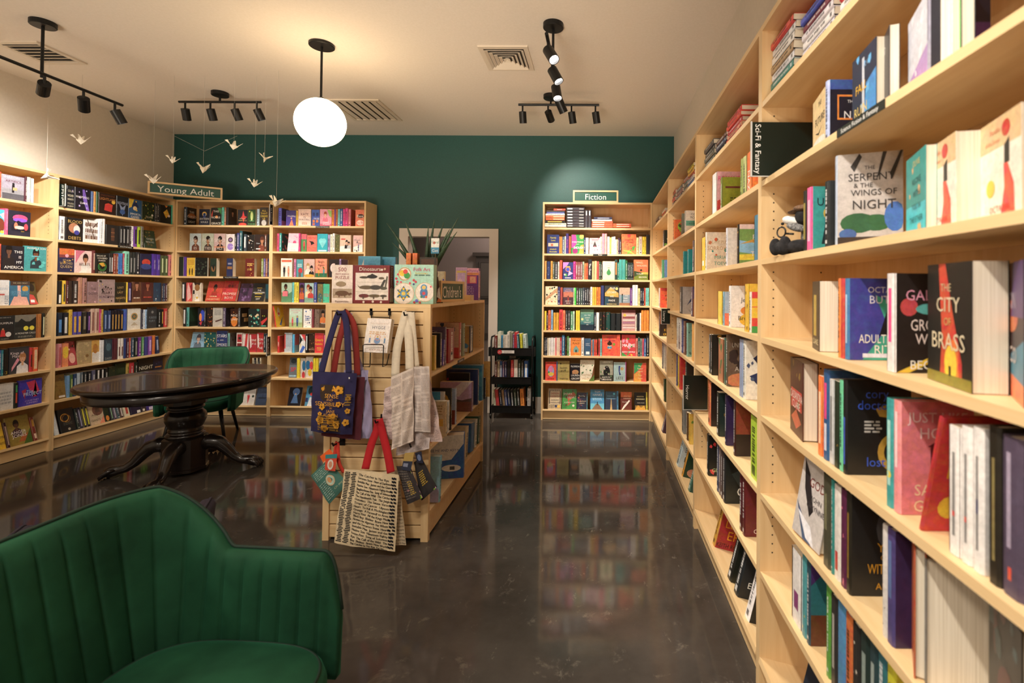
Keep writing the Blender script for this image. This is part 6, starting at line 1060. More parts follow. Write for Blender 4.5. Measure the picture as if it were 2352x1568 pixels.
R|s|-3.8305,0.12,0.245,0.0659,0.018,90,0,0,0.717|e8c02a|||
R|s|-3.7535,0.14,0.245,0.0529,0.018,90,0,0,0.717|d8382a|kR0,0,100,100,d8301c~kT60,74,22,e8b84a,THE~kT60,40,22,e8b84a,THIN~kE60,16,36,7,2a1412|red cover with gold capitals, sixth shelf, bay past Horror|sixth shelf, bay past Horror
R|s|-3.4928,0.13,0.245,0.0638,0.018,90,0,0,0.717|22201f|kR0,0,100,100,2a2624~kE60,50,30,26,c8a890|black cover with a pale figure, sixth shelf, bay past Horror|sixth shelf, bay past Horror
R|s|-3.6269,0.12,0.2417,0.0878,0.018,90,0,0,0.433|8a8a88|||
R|s|-3.4338,0.12,0.1868,0.0442,0.018,90,0,0,0.433|6a4a2a|||
R|s|-3.3549,0.12,0.2022,0.0505,0.018,90,0,0,0.433|e8b838|kR0,0,100,100,ecca58~kD d8282a,3,3,16~kD 6a9a3a,4,6,10|yellow cover with red flowers, seventh shelf, bay past Horror|seventh shelf, bay past Horror
R|s8|-3.8595,0.12,0.1929,0.0885,0.018,90,0,0,0.124|c8dce4|kR0,0,100,100,c8d8dc~kL 5a6a70,20,80,60,90,4~kT50,34,26,222,ET|pale blue cover with brush letters, leaning, bottom shelf, bay past Horror|bottom shelf, bay past Horror
R|s8|-3.6227,0.13,0.1867,0.0492,0.018,90,0,0,0.124|d8981c|kR0,0,100,100,26422f~kE60,20,44,18,c88a68|green cover with a hand, leaning, bottom shelf, bay past Horror|bottom shelf, bay past Horror
R|s8|-3.3617,0.13,0.2144,0.059,0.018,90,0,0,0.124|2a6a5a|kR0,0,100,100,1f4a40~kT60,12,14,e8e4d8,BERNARD|dark teal cover, leaning by the bay post, bottom shelf, bay past Horror|bottom shelf, bay past Horror
R|h|-5.4519,0.145,0.237,0.0261,0.0345,90,0,0,2.153|8a4a3a|||
R|h|-5.4468,0.145,0.2333,0.0278,0.0374,90,0,0,2.1797|d8d0c8|||
R|h|-5.4512,0.145,0.2344,0.0338,0.0313,90,0,0,2.2081|4a3438|||
R|h|-4.9901,0.145,0.232,0.024,0.0324,90,0,0,2.153|f0ece4|||
R|h|-4.9894,0.145,0.2282,0.027,0.0367,90,0,0,2.1776|3a2c2a|||
R|h|-4.9905,0.145,0.23,0.0244,0.039,90,0,0,2.2051|e0602f|||
R|h|-4.99,0.145,0.2283,0.0247,0.0389,90,0,0,2.2301|e8e4d8|||
R|s|-4.7571,0.14,0.165,0.0967,0.018,90,0,0,1.861|2a2c24|kR0,0,100,100,24261c~kD e8dca8,5,3,12~kR0,0,100,24,6a9a3a|black and green cover, second shelf, corner bay by Fiction|second shelf, corner bay by Fiction
R|s|-4.8425,0.13,0.1796,0.0837,0.018,90,0,0,1.573|4a9a6a|kR0,0,100,100,5aa87a|green spine, third shelf, corner bay by Fiction|third shelf, corner bay by Fiction
R|s|-4.6463,0.13,0.1655,0.0922,0.018,90,0,0,1.573|5a90d0|kR0,0,100,100,6a9ad8|blue cover, third shelf, corner bay by Fiction|third shelf, corner bay by Fiction
R|s|-5.0393,0.12,0.1957,0.0727,0.018,90,0,0,1.286|e8e4da|||
R|s|-4.9662,0.14,0.1953,0.0876,0.018,90,0,0,1.286|e85a2a|kR0,0,100,100,e8582a~kR0,84,100,100,c8302a~kT60,60,14,2a1a12,MANY~kT60,42,14,2a1a12,BENT~kT60,24,14,2a1a12,BED|orange red cover, fourth shelf, corner bay by Fiction|fourth shelf, corner bay by Fiction
R|s|-5.0252,0.15,0.2394,0.09,0.018,90,0,0,1.001|3a2a24|kR0,0,100,100,2c2420~kR0,50,100,100,a85a3a~kT60,70,12,e8d8c8,RIVER~kT60,26,13,e8b83a,KEVIN~kT60,8,13,e8b83a,KRUEGER|brown cover with yellow capitals, fifth shelf, corner bay by Fiction|fifth shelf, corner bay by Fiction
R|s|-4.7572,0.13,0.245,0.0727,0.018,90,0,0,0.717|2f3438|kR0,0,100,100,dcd8d0|black spine, sixth shelf, corner bay by Fiction|sixth shelf, corner bay by Fiction
R|s|-4.5445,0.12,0.245,0.0736,0.018,90,0,0,0.717|c8b8a0|||
R|s|-4.6142,0.12,0.1996,0.0639,0.018,90,-8,0,0.433|3a4a2a|||
R|s8|-4.7675,0.13,0.2148,0.1016,0.018,90,0,0,0.124|4a2440|kR0,0,100,100,4a2a48|plum cover leaning, bottom shelf, corner bay by Fiction|bottom shelf, corner bay by Fiction
R|h|-1.8123,0.145,0.2105,0.0325,0.033,90,0,0,2.153|ecb464||cream hardcover, bottom of first pile from the post, top shelf, Sci-Fi bay|top shelf, Sci-Fi bay
R|h|-1.8162,0.145,0.2075,0.0298,0.03,90,0,0,2.1861|3f8a82||teal hardcover, sixth of first pile from the post, top shelf, Sci-Fi bay|top shelf, Sci-Fi bay
R|h|-1.811,0.145,0.2022,0.0297,0.0326,90,0,0,2.2165|e8e8ee||white hardcover, fifth of first pile from the post, top shelf, Sci-Fi bay|top shelf, Sci-Fi bay
R|h|-1.8216,0.145,0.2047,0.0325,0.0321,90,0,0,2.2468|b89a78||tan hardcover, fourth of first pile from the post, top shelf, Sci-Fi bay|top shelf, Sci-Fi bay
R|h|-1.8188,0.145,0.2049,0.0321,0.0348,90,0,0,2.2799|f0ece8||white hardcover, third of first pile from the post, top shelf, Sci-Fi bay|top shelf, Sci-Fi bay
R|h|-1.8152,0.145,0.2082,0.0263,0.0359,90,0,0,2.3127|e8e6e8||white hardcover, second of first pile from the post, top shelf, Sci-Fi bay|top shelf, Sci-Fi bay
R|h|-1.8197,0.145,0.2063,0.0257,0.0304,90,0,0,2.3395|e04a40||red hardcover, top of first pile from the post, top shelf, Sci-Fi bay|top shelf, Sci-Fi bay
R|h|-1.5532,0.145,0.2086,0.0277,0.0381,90,0,0,2.153|f2eeec||white paperback, bottom of second pile from the post, top shelf, Sci-Fi bay|top shelf, Sci-Fi bay
R|h|-1.5527,0.145,0.2072,0.0261,0.038,90,0,0,2.1813|e0dcea||white paperback, fifth of second pile from the post, top shelf, Sci-Fi bay|top shelf, Sci-Fi bay
R|h|-1.5531,0.145,0.2032,0.0281,0.0391,90,0,0,2.208|f0ecec||white paperback, fourth of second pile from the post, top shelf, Sci-Fi bay|top shelf, Sci-Fi bay
R|h|-1.5571,0.145,0.2059,0.0247,0.0372,90,0,0,2.2366|e8e2ea||white paperback, third of second pile from the post, top shelf, Sci-Fi bay|top shelf, Sci-Fi bay
R|h|-1.5532,0.145,0.1996,0.0248,0.0395,90,0,0,2.2619|7a3a4a||maroon paperback, second of second pile from the post, top shelf, Sci-Fi bay|top shelf, Sci-Fi bay
R|h|-1.5575,0.145,0.2006,0.0243,0.0331,90,0,0,2.2873|4a5ac0||blue paperback, top of second pile from the post, top shelf, Sci-Fi bay|top shelf, Sci-Fi bay
R|h|-1.314,0.145,0.1756,0.022,0.0391,90,0,0,2.153|e0503a||red paperback, bottom of third pile from the post, top shelf, Sci-Fi bay|top shelf, Sci-Fi bay
R|h|-1.3155,0.145,0.1753,0.0206,0.0343,90,0,0,2.1756|ece4e0||white paperback, fourth of third pile from the post, top shelf, Sci-Fi bay|top shelf, Sci-Fi bay
R|h|-1.3152,0.145,0.1688,0.025,0.0397,90,0,0,2.1968|f0e8e4||white paperback, third of third pile from the post, top shelf, Sci-Fi bay|top shelf, Sci-Fi bay
R|h|-1.3134,0.145,0.1785,0.0256,0.0368,90,0,0,2.2223|d83a4a|||
R|f|-1.5146,0.135,0.165,0.02,0.03,10,0,0,1.861|e4c894|E50,14,60,12,efe8dc~P 3a3028,20,38,50,30,80,42,50,34~T60,84,10,6a5a4a,THE~T60,56,16,3a3430,FUTURE|tan cover with thin dark capitals, second shelf, Sci-Fi bay|second shelf, Sci-Fi bay
R|s|-1.3557,0.145,0.165,0.0214,0.018,90,0,0,1.861|a8b4dc|kR0,0,100,100,1c1e2e~kR0,84,100,100,34549c~kR14,34,90,37,d8822a~kR14,72,90,75,d8822a~kR14,34,17,75,d8822a~kR87,34,90,75,d8822a~kT40,64,6,e0e0e4,THE~kT60,56,13,e0e0e4,BE~kT56,42,15,e0e0e4,NIGHT|navy cover with an orange frame around white words, second shelf, Sci-Fi bay|second shelf, Sci-Fi bay
R|f|-1.2438,0.135,0.1662,0.025,0.02,6,0,0,1.861|1e2a44|P 3a88c8,50,0,100,0,100,60,60,50~D 5ab0e8,6,3,10~P c8ccd8,44,10,54,10,54,90,44,90~T40,50,16,e8b83a,FALL~T38,18,17,d8c070,RUIN~T66,78,9,8ab0d0,LUCY|dark blue cover split by a pale sword, second shelf, Sci-Fi bay|second shelf, Sci-Fi bay
R|f|-1.1866,0.135,0.165,0.02,0.02,20,0,0,1.861|35333a|P e0402c,30,0,60,0,58,40,40,44~P efe8e4,38,38,54,38,52,66,40,66~T44,78,12,dcd8d4,WOOD|charcoal cover with a red and white arm, second shelf, Sci-Fi bay|second shelf, Sci-Fi bay
R|s|-0.9354,0.115,0.1669,0.005,0.018,90,0,0,1.861|a8a4b8|R20,10,80,30,5ac83a~R30,40,70,90,6a6478~kR0,0,100,100,201c28~kP f0e8e0,40,70,60,80,62,66,46,62~kR60,0,100,60,4a2a5a|lilac grey spine with a black and plum cover, second shelf, Sci-Fi bay|second shelf, Sci-Fi bay
R|f|-1.0642,0.135,0.165,0.05,0.02,18,0,0,1.861|d8d8e4|P b48cc8,0,0,100,0,100,40,0,20~D eceaf4,6,3,12|silver and lilac cover before thick page edges, second shelf, Sci-Fi bay|second shelf, Sci-Fi bay
R|f|-1.0032,0.135,0.165,0.02,0.03,30,0,0,1.861|eceaf0||white cover behind the silver one, second shelf, Sci-Fi bay|second shelf, Sci-Fi bay
R|f|-0.9815,0.135,0.165,0.02,0.03,30,0,0,1.861|26241f|R84,0,100,100,4ac020|black cover with a bright green edge, second shelf, Sci-Fi bay|second shelf, Sci-Fi bay
R|s|-1.4989,0.13,0.1822,0.0227,0.018,90,0,0,1.573|2a2620|R25,20,75,80,9a8a3a~R0,0,100,10,3f9a5a|black spine with olive lettering beside the plush toy, third shelf, Sci-Fi bay|third shelf, Sci-Fi bay
R|s|-1.4746,0.13,0.1861,0.0363,0.018,90,0,0,1.573|e85a98|R30,15,70,80,f0b8d0~kR0,0,100,100,3a9a98~kC40,58,16,d8b848~kP 22343a,20,10,30,46,36,46,40,10~kP 22343a,44,10,52,50,58,50,56,10~kP 22343a,62,10,74,44,80,44,72,10~kR84,16,100,30,e83a70~kT50,76,15,1f2a34,UNDER|pink spine with a skeleton hand on its teal cover, third shelf, Sci-Fi bay|third shelf, Sci-Fi bay
R|s|-1.3574,0.14,0.1796,0.0241,0.018,90,0,0,1.573|2a2c2c||thin black spine next to the skeleton hand, third shelf, Sci-Fi bay|third shelf, Sci-Fi bay
R|s|-1.3321,0.15,0.235,0.0412,0.018,68,0,0,1.573|b8c4d8|R30,12,70,90,8a98b0~kR0,0,100,100,b8b0ac~kE32,24,28,11,2a5a34~kE60,24,24,9,2f6038~kE88,30,16,16,3a6ab8~kE16,12,14,6,3a5a98~kR0,0,100,9,3a2a1f~kP 2a2626,20,86,34,100,38,96,26,80~kT50,84,5,3a3434,THE~kT52,74,10,2a2626,SERPENT~kT40,65,6,2a2626,& THE~kT56,57,8,2a2626,WINGS OF~kT56,44,12,2a2626,NIGHT~kP 2a2626,70,100,76,100,66,78,60,70~kP 2a2626,96,100,100,100,84,70,80,76|silver cover with black lettering and a green snake, third shelf, Sci-Fi bay|third shelf, Sci-Fi bay
R|f|-1.0859,0.135,0.165,0.02,0.03,18,0,0,1.573|2c9a94|R0,0,100,36,3ac0d0~D d8b078,5,3,9~T56,88,9,d8c888,OLIVIE~T56,66,10,1f5a58,ALONE~T56,50,10,1f5a58,WITH~T56,34,9,1f5a58,YOU IN~T56,18,9,1f5a58,THE ETHER|teal cover with gold leaves, third shelf, Sci-Fi bay|third shelf, Sci-Fi bay
R|f|-1.0076,0.135,0.165,0.045,0.03,14,0,0,1.573|f0e4d4|R0,70,100,100,dcb888~P e8482c,52,0,86,0,84,30,70,52,60,52,62,30~C66,86,10,c82820~P 22201f,62,52,74,52,74,76,62,70~C28,32,11,e8c028~T40,88,6,c86a4a,Parable~T34,78,5,c86a4a,of the Sower~T50,10,8,d83a2a,OCTAVIA|white cover, woman in red dress, copy beside the teal one, third shelf, Sci-Fi bay|third shelf, Sci-Fi bay
R|f|-0.8715,0.135,0.165,0.045,0.03,16,0,0,1.573|f0e4d4|R0,70,100,100,dcb888~P e8482c,52,0,86,0,84,30,70,52,60,52,62,30~C66,86,10,c82820~P 22201f,62,52,74,52,74,76,62,70~C28,32,11,e8c028~T40,88,6,c86a4a,Parable~T34,78,5,c86a4a,of the Sower~T50,10,8,d83a2a,OCTAVIA|white cover, woman in red dress, copy at the frame edge, third shelf, Sci-Fi bay|third shelf, Sci-Fi bay
R|f|-1.4975,0.11,0.1971,0.05,0.02,14,0,0,1.286|26221c|R20,20,60,80,b89a3a~T50,12,10,e8d8a8,CLARKE|black cover with gold marks before bare page edges, fourth shelf, Sci-Fi bay|fourth shelf, Sci-Fi bay
R|s|-1.2788,0.12,0.2017,0.0098,0.018,90,0,0,1.286|e8822a|||
R|s|-1.2677,0.13,0.2014,0.021,0.018,90,0,0,1.286|c8402f|R0,60,100,80,e8c03a~R0,20,100,50,3f8a4a|spine of red, yellow and green patches, fourth shelf, Sci-Fi bay|fourth shelf, Sci-Fi bay
R|s|-1.245,0.16,0.2009,0.0185,0.018,90,0,0,1.286|3a78a8|R30,20,70,80,a8c8e0~kR0,0,100,100,3a3f98~kP 3fa890,20,0,60,40,40,80,90,60,100,0~kP 4ab088,60,40,100,90,100,40~kP 1f1c22,46,30,58,60,66,70,74,50,66,30~kC92,46,14,e8a83a~kR20,3,96,8,dde~kT56,86,9,d8d4e4,OCTAVIA~kT60,74,12,d8d4e4,BUTLER~kT56,26,13,f0ece4,ADULTHOOD~kT60,13,13,f0ece4,RITES|blue and green cover with a black profile, fourth shelf, Sci-Fi bay|fourth shelf, Sci-Fi bay
R|s|-1.0679,0.135,0.2066,0.0314,0.018,90,0,0,1.286|e4dcda|R34,30,66,85,e83a8a~kR0,0,100,100,2a221f~kC20,66,14,c8404a~kE60,64,30,6,5ab0a8~kP e8c02a,0,0,20,0,100,24,100,30~kC60,24,5,f0d040~kT56,78,13,e8a0b8,GALAXY~kT60,48,14,f0dcd4,GROUND~kT64,34,13,f0dcd4,WITHIN~kT50,8,11,f0ece4,BECKY|white spine with pink capitals, dark starry cover, fourth shelf, Sci-Fi bay|fourth shelf, Sci-Fi bay
R|f|-0.9792,0.155,0.2201,0.055,0.02,10,0,0,1.286|201d19|P c8381c,28,100,44,100,60,60,80,20,80,0,30,0,36,40~P e8781c,40,0,74,0,72,36,46,40~E56,18,14,15,f0c828~R0,0,100,9,8a8028~R52,8,57,16,1f1a14~T46,80,8,c8b088,THE~T50,66,15,d8c8a8,CITY~T50,52,8,c8a868,OF~T50,36,17,d8c8a8,BRASS|black cover with a red flame and pale capitals, fourth shelf, Sci-Fi bay|fourth shelf, Sci-Fi bay
R|f|-0.8579,0.155,0.2158,0.04,0.02,32,0,0,1.286|2c2030|P 3a8aa8,0,0,100,0,100,45,20,30~P e87a48,0,0,100,0,100,14,0,18~E30,60,40,12,d8683a~P 5a3a78,30,60,100,60,100,100,50,100~T40,72,15,c8b8c8,KIN~T44,32,15,e8d8d0,CO|purple and orange cover at the frame edge, fourth shelf, Sci-Fi bay|fourth shelf, Sci-Fi bay
R|f|-1.6529,0.155,0.2361,0.045,0.02,8,0,0,1.001|4a1f18|R8,34,92,60,c8302a~D 8a6a2a,6,3,10~P c85a3a,10,20,50,34,90,20,50,8~T50,52,13,efe0d4,CASSANDRA~T50,40,12,efe0d4,CLARE|dark red cover with a scarlet name panel before white page edges, fifth shelf, Sci-Fi bay|fifth shelf, Sci-Fi bay
R|s|-1.3962,0.13,0.219,0.0303,0.018,90,0,0,1.001|f0782a|R30,15,70,80,f8d0a8|orange spine, fifth shelf, Sci-Fi bay|fifth shelf, Sci-Fi bay
R|s|-1.3632,0.14,0.2422,0.0329,0.018,90,0,0,1.001|2f5a8a|R30,45,70,85,e83a8a~R30,10,70,40,dde|blue spine with magenta lettering, fifth shelf, Sci-Fi bay|fifth shelf, Sci-Fi bay
R|s|-1.3274,0.13,0.2214,0.0249,0.018,90,0,0,1.001|c8c8c8|R30,15,70,80,8a8a8a|pale grey spine, fifth shelf, Sci-Fi bay|fifth shelf, Sci-Fi bay
R|s|-1.3012,0.14,0.2215,0.0288,0.018,90,0,0,1.001|2a3426|D 9a7a2a,4,3,20|dark green spine with yellow flecks, fifth shelf, Sci-Fi bay|fifth shelf, Sci-Fi bay
R|s|-1.2712,0.13,0.2284,0.0169,0.018,90,0,0,1.001|6ac898||mint green spine, fifth shelf, Sci-Fi bay|fifth shelf, Sci-Fi bay
R|s|-1.2532,0.16,0.2331,0.0176,0.018,90,0,0,1.001|1c1b1c|R30,10,70,60,3a5ac0~kR0,0,100,100,1d1b1c~kA78,24,26,10,b8902f~kP b8902f,44,70,60,74,96,66,96,56,70,60,50,62~kL b8b4b0,26,56,44,58,4~kT46,86,12,3a5ac8,cory~kT56,74,12,3a5ac8,doctorow~kT44,14,12,3a5ac8,lost~kT80,14,12,2a3a8a,cause|black cover with blue words and a golden snake, fifth shelf, Sci-Fi bay|fifth shelf, Sci-Fi bay
R|s|-1.0681,0.125,0.2275,0.0252,0.018,90,0,0,1.001|3a9a98|R30,20,70,80,a8d8d0~C50,30,30,e8d040|teal spine next to the pink cover, fifth shelf, Sci-Fi bay|fifth shelf, Sci-Fi bay
R|s|-1.0421,0.15,0.2294,0.024,0.018,90,0,0,1.001|e88a90|R34,40,66,90,f4d0d0~kR0,0,100,100,e07a80~kR40,40,78,60,6a2028~kP 6a2028,36,60,82,60,60,70~kL 8a3038,40,76,28,40,3~kT50,86,11,f4d8d4,JUST LIKE~kT54,72,12,f4d8d4,HOME~kT50,22,12,f0d8b0,SARAH~kT50,8,12,f0d8b0,GAILEY|pink cover with a dark red house, fifth shelf, Sci-Fi bay|fifth shelf, Sci-Fi bay
R|s|-0.9593,0.15,0.2352,0.0089,0.018,90,14,0,1.001|b81c20|kR0,0,100,100,cc1f24~kP 2a1518,30,20,60,20,70,60,45,60~kC28,22,16,e8c420~kC80,10,14,3a98d0~kT50,86,13,e8b828,NNEDI~kT56,72,13,e8b828,OKORAFOR~kT34,54,15,e8b828,MA|red cover with yellow letters, leaning, fifth shelf, Sci-Fi bay|fifth shelf, Sci-Fi bay
R|s|-0.8805,0.13,0.2206,0.0287,0.018,90,0,0,1.001|ece6e2|R40,15,62,80,8a8684~R40,30,60,34,d84a3a|first wide white spine of three, fifth shelf, Sci-Fi bay|fifth shelf, Sci-Fi bay
R|s|-0.8502,0.13,0.2278,0.0237,0.018,90,0,0,1.001|ece6e2|R40,15,62,80,8a8684~R40,30,60,34,d84a3a|middle wide white spine of three, fifth shelf, Sci-Fi bay|fifth shelf, Sci-Fi bay
R|s|-0.8249,0.13,0.2336,0.0233,0.018,90,0,0,1.001|ece6e2|R40,15,62,80,8a8684~R40,40,62,50,4a4a68|last wide white spine of three, fifth shelf, Sci-Fi bay|fifth shelf, Sci-Fi bay
R|s|-0.7921,0.15,0.2444,0.0237,0.018,90,0,0,1.001|2a241c|R40,15,62,80,8a7a4a|dark brown spine with gold lettering near the frame edge, fifth shelf, Sci-Fi bay|fifth shelf, Sci-Fi bay
R|s|-0.7662,0.15,0.2371,0.0376,0.018,90,0,0,1.001|55485c|R30,30,50,90,a89ab0~R36,10,52,18,d8482f|smoky purple thick spine at the frame edge, fifth shelf, Sci-Fi bay|fifth shelf, Sci-Fi bay
R|f|-1.5431,0.155,0.2327,0.03,0.02,-6,0,10,0.717|c8c0bc|P 2a2628,4,96,30,80,60,40,50,30,20,60~P 4a5a7a,0,40,20,30,70,0,40,0~P eceaf0,10,30,50,4,80,0,60,20~T66,72,14,7a3028,GODS~T66,54,8,4a4444,JOHN~T66,44,8,4a4444,GWYNNE|grey white cover with a diving dragon, tilted back, sixth shelf, Sci-Fi bay|sixth shelf, Sci-Fi bay
R|s|-1.3641,0.13,0.2436,0.0448,0.018,90,0,0,0.717|4a4838|D 5a5a44,5,3,20~R30,40,80,80,7a785a|olive grey spine, sixth shelf, Sci-Fi bay|sixth shelf, Sci-Fi bay
R|s|-1.314,0.13,0.245,0.0116,0.018,90,0,0,0.717|2f8a84||teal spine following the dark olive one, sixth shelf, Sci-Fi bay|sixth shelf, Sci-Fi bay
R|s|-1.2997,0.13,0.2384,0.0335,0.018,90,0,0,0.717|e4dcd4|R20,50,80,90,b09048~R30,10,70,30,c83a34|white spine with a gold panel, sixth shelf, Sci-Fi bay|sixth shelf, Sci-Fi bay
R|s|-1.2643,0.13,0.2418,0.0265,0.018,90,0,0,0.717|5a2044|D d86a8a,5,3,24|plum floral spine, sixth shelf, Sci-Fi bay|sixth shelf, Sci-Fi bay
R|s|-1.236,0.15,0.2444,0.0221,0.018,90,0,0,0.717|26221a|R34,15,66,80,8a6a24~kR0,0,100,100,1c1c1e~kE74,66,34,24,4a4a50~kE80,62,20,16,1a1a1c~kT60,60,5,c8902a,THE~kT66,48,11,c8902a,YEAR~kT66,38,6,c8902a,OF THE~kT62,27,12,c8902a,WITCHING~kT62,10,8,c8902a,ALEXIS|black smoky cover with gold capitals, sixth shelf, Sci-Fi bay|sixth shelf, Sci-Fi bay
R|s|-1.0804,0.14,0.2382,0.0147,0.018,90,0,0,0.717|dcd6d0|D 3a3a3a,4,3,24|white and black spine beside the purple one, sixth shelf, Sci-Fi bay|sixth shelf, Sci-Fi bay
R|s|-1.0649,0.15,0.2393,0.0266,0.018,90,0,0,0.717|4a4078|R30,40,70,90,5a70a0~kR0,0,100,100,32244e~kD e0602f,6,3,6~kT46,74,12,a0b088,BI~kT40,50,12,a0b088,W~kT44,28,11,a0b088,AL~kT44,16,11,a0b088,HU|purple cover with pale green capitals and orange dots, sixth shelf, Sci-Fi bay|sixth shelf, Sci-Fi bay
R|f|-1.055,0.11,0.245,0.02,0.01,30,0,0,0.717|b8562a||thin orange brown cover before grey page edges, sixth shelf, Sci-Fi bay|sixth shelf, Sci-Fi bay
R|f|-1.0497,0.12,0.2332,0.12,0.02,26,0,0,0.717|77736e||grey cover before a thick run of page edges, sixth shelf, Sci-Fi bay|sixth shelf, Sci-Fi bay
R|f|-0.8732,0.155,0.2425,0.05,0.02,24,0,0,0.717|2c2622|D 6a4a44,9,3,14~D 4a5a5a,7,5,14~E60,40,30,20,5a2a2a|dark mottled cover low at the frame edge, sixth shelf, Sci-Fi bay|sixth shelf, Sci-Fi bay
R|s|-1.5786,0.13,0.2212,0.0786,0.018,90,0,0,0.433|ece8e6|R0,52,100,100,e8c03a~R30,20,70,44,8a3a78|spine half yellow and half white, seventh shelf, Sci-Fi bay|seventh shelf, Sci-Fi bay
R|s|-1.4981,0.13,0.2362,0.0299,0.018,90,0,0,0.433|4a98a0|D e8c83a,4,3,24|aqua spine with yellow spots, seventh shelf, Sci-Fi bay|seventh shelf, Sci-Fi bay
R|s|-1.4649,0.15,0.245,0.0223,0.018,90,0,0,0.433|2a4a5a|kR0,0,100,100,2a6a74~kR0,0,100,36,6a3a20~kP 4a2a6a,0,100,50,100,0,70~kT56,70,12,b8d8d8,GI~kT56,54,13,b8d8d8,SK|teal cover fading to brown, seventh shelf, Sci-Fi bay|seventh shelf, Sci-Fi bay
R|s|-1.3417,0.13,0.245,0.0227,0.018,90,0,0,0.433|5a9a3a||grass green spine, seventh shelf, Sci-Fi bay|seventh shelf, Sci-Fi bay
R|s|-1.3161,0.13,0.2316,0.033,0.018,90,0,0,0.433|33302e|R34,20,66,80,a8a49c|charcoal spine with pale lettering, seventh shelf, Sci-Fi bay|seventh shelf, Sci-Fi bay
R|s|-1.2805,0.13,0.2383,0.0394,0.018,90,0,0,0.433|4a88b8|R0,40,100,60,e0b890~R0,0,100,30,3a4a8a|spine with a blue sea picture, seventh shelf, Sci-Fi bay|seventh shelf, Sci-Fi bay
R|s|-1.2386,0.13,0.2326,0.0304,0.018,90,0,0,0.433|c8642a||burnt orange spine, seventh shelf, Sci-Fi bay|seventh shelf, Sci-Fi bay
R|s|-1.2059,0.13,0.2313,0.0319,0.018,90,0,0,0.433|2c2a28|D c8c0b0,5,3,20|black and white speckled spine, seventh shelf, Sci-Fi bay|seventh shelf, Sci-Fi bay
R|s|-1.1719,0.13,0.2402,0.0379,0.018,90,0,0,0.433|243430|R30,20,70,80,8a9a94|dark green spine with white lettering, seventh shelf, Sci-Fi bay|seventh shelf, Sci-Fi bay
R|s|-1.132,0.13,0.245,0.0309,0.018,90,0,0,0.433|2a4044|R30,20,70,80,9aa8a4|slate green spine with white lettering, seventh shelf, Sci-Fi bay|seventh shelf, Sci-Fi bay
R|s|-1.0993,0.13,0.245,0.0325,0.018,90,0,0,0.433|2f6a74||deep teal spine, seventh shelf, Sci-Fi bay|seventh shelf, Sci-Fi bay
R|s|-1.0651,0.13,0.245,0.0321,0.018,90,0,0,0.433|c8c020||mustard yellow spine low in the frame, seventh shelf, Sci-Fi bay|seventh shelf, Sci-Fi bay
R|f8|-1.5723,0.135,0.1945,0.02,0.03,-2,0,0,0.124|1f2634|P 3a7aa8,0,0,30,0,40,40,0,44~P b8341f,40,0,60,0,66,60,50,56~P 2a3a6a,66,0,100,0,100,50,70,44~T70,60,18,d8a81f,GLASS|dark blue cover with yellow letters, tilted back, bottom shelf, Sci-Fi bay|bottom shelf, Sci-Fi bay
R|f8|-1.4529,0.155,0.245,0.02,0.03,8,0,0,0.124|2a4a6a||blue cover low in the frame, bottom shelf, Sci-Fi bay|bottom shelf, Sci-Fi bay
GON|s|2.9636,0.11,0.2081,0.0494,0.018,90,0,0,0.961|e0c050|R20,10,80,40,2a2620~jR0,0,100,100,c8b04a|yellow book nearest the slatwall end, display upper shelf|top shelf, display
GON|s|3.07,0.12,0.215,0.0463,0.018,90,0,0,0.961|22242a|jR0,0,100,100,2a2c30|black book beside the yellow one, display upper shelf|top shelf, display
GON|s|3.1264,0.11,0.165,0.0376,0.018,90,6,0,0.961|5a4ab0|||
GON|s|3.1765,0.2,0.2445,0.0282,0.018,90,0,0,0.961|6a5a70|jR0,0,100,100,6a5a78~jT50,88,9,c8c0c8,Cozy Cat|tall lilac grey book behind the black one, display upper shelf|top shelf, display
GON|s|3.2556,0.14,0.2276,0.1296,0.018,90,0,0,0.961|8a1c2a|jR0,0,100,100,b02430~jL e8b0b0,20,90,40,76,8~jT50,84,7,e8c8c8,and girls|dark red book with small white lettering, display upper shelf|top shelf, display
GON|s|3.498,0.17,0.2514,0.0602,0.018,90,0,0,0.961|a83a34|jR0,0,100,100,d8b090~jR0,0,100,30,c83a34~jD 3a4a6a,6,3,14~jD c8583a,5,6,12|comic book with an orange and blue cover, display upper shelf|top shelf, display
GON|s|3.6028,0.17,0.2384,0.0546,0.018,90,0,0,0.961|8aa088|jR0,0,100,100,a8b098|green spine following the red one, display upper shelf|top shelf, display
GON|s|3.7826,0.13,0.2071,0.112,0.018,90,0,0,0.961|2a3048|jR0,0,100,100,c89a58~jE60,26,36,12,4a90c8~jR20,4,90,18,e8e8ec|tan cover with a navy spine and a blue creature, display upper shelf|top shelf, display
GON|s|4.2051,0.26,0.3,0.005,-0.05,90,0,0,0.538|c89a4a|jR0,0,100,100,d0a458~jD b8863a,6,3,14|large gold picture book sticking out of the shelf, display middle ledge|second shelf, display
GON|s|4.1128,0.2,0.1771,0.0294,-0.03,90,0,0,0.538|1f2436|jR0,0,100,100,1f2434~jD d8d8e0,7,3,5~jR20,4,70,16,eee|navy picture book with stars, display middle ledge|second shelf, display
GON|s|4.0526,0.25,0.29,0.0598,-0.02,90,0,0,0.538|3a8ab8|jR0,0,100,100,3f90c0~jR40,40,100,80,5ab0d0|large blue picture book behind the stars, display middle ledge|second shelf, display
GON|s|3.9015,0.25,0.28,0.0442,-0.02,90,0,0,0.538|2a3a68|jR0,0,100,100,2c3c70~jD d83a5a,4,3,8~jD f0f0f0,5,7,3|navy picture book with red marks, display middle ledge|second shelf, display
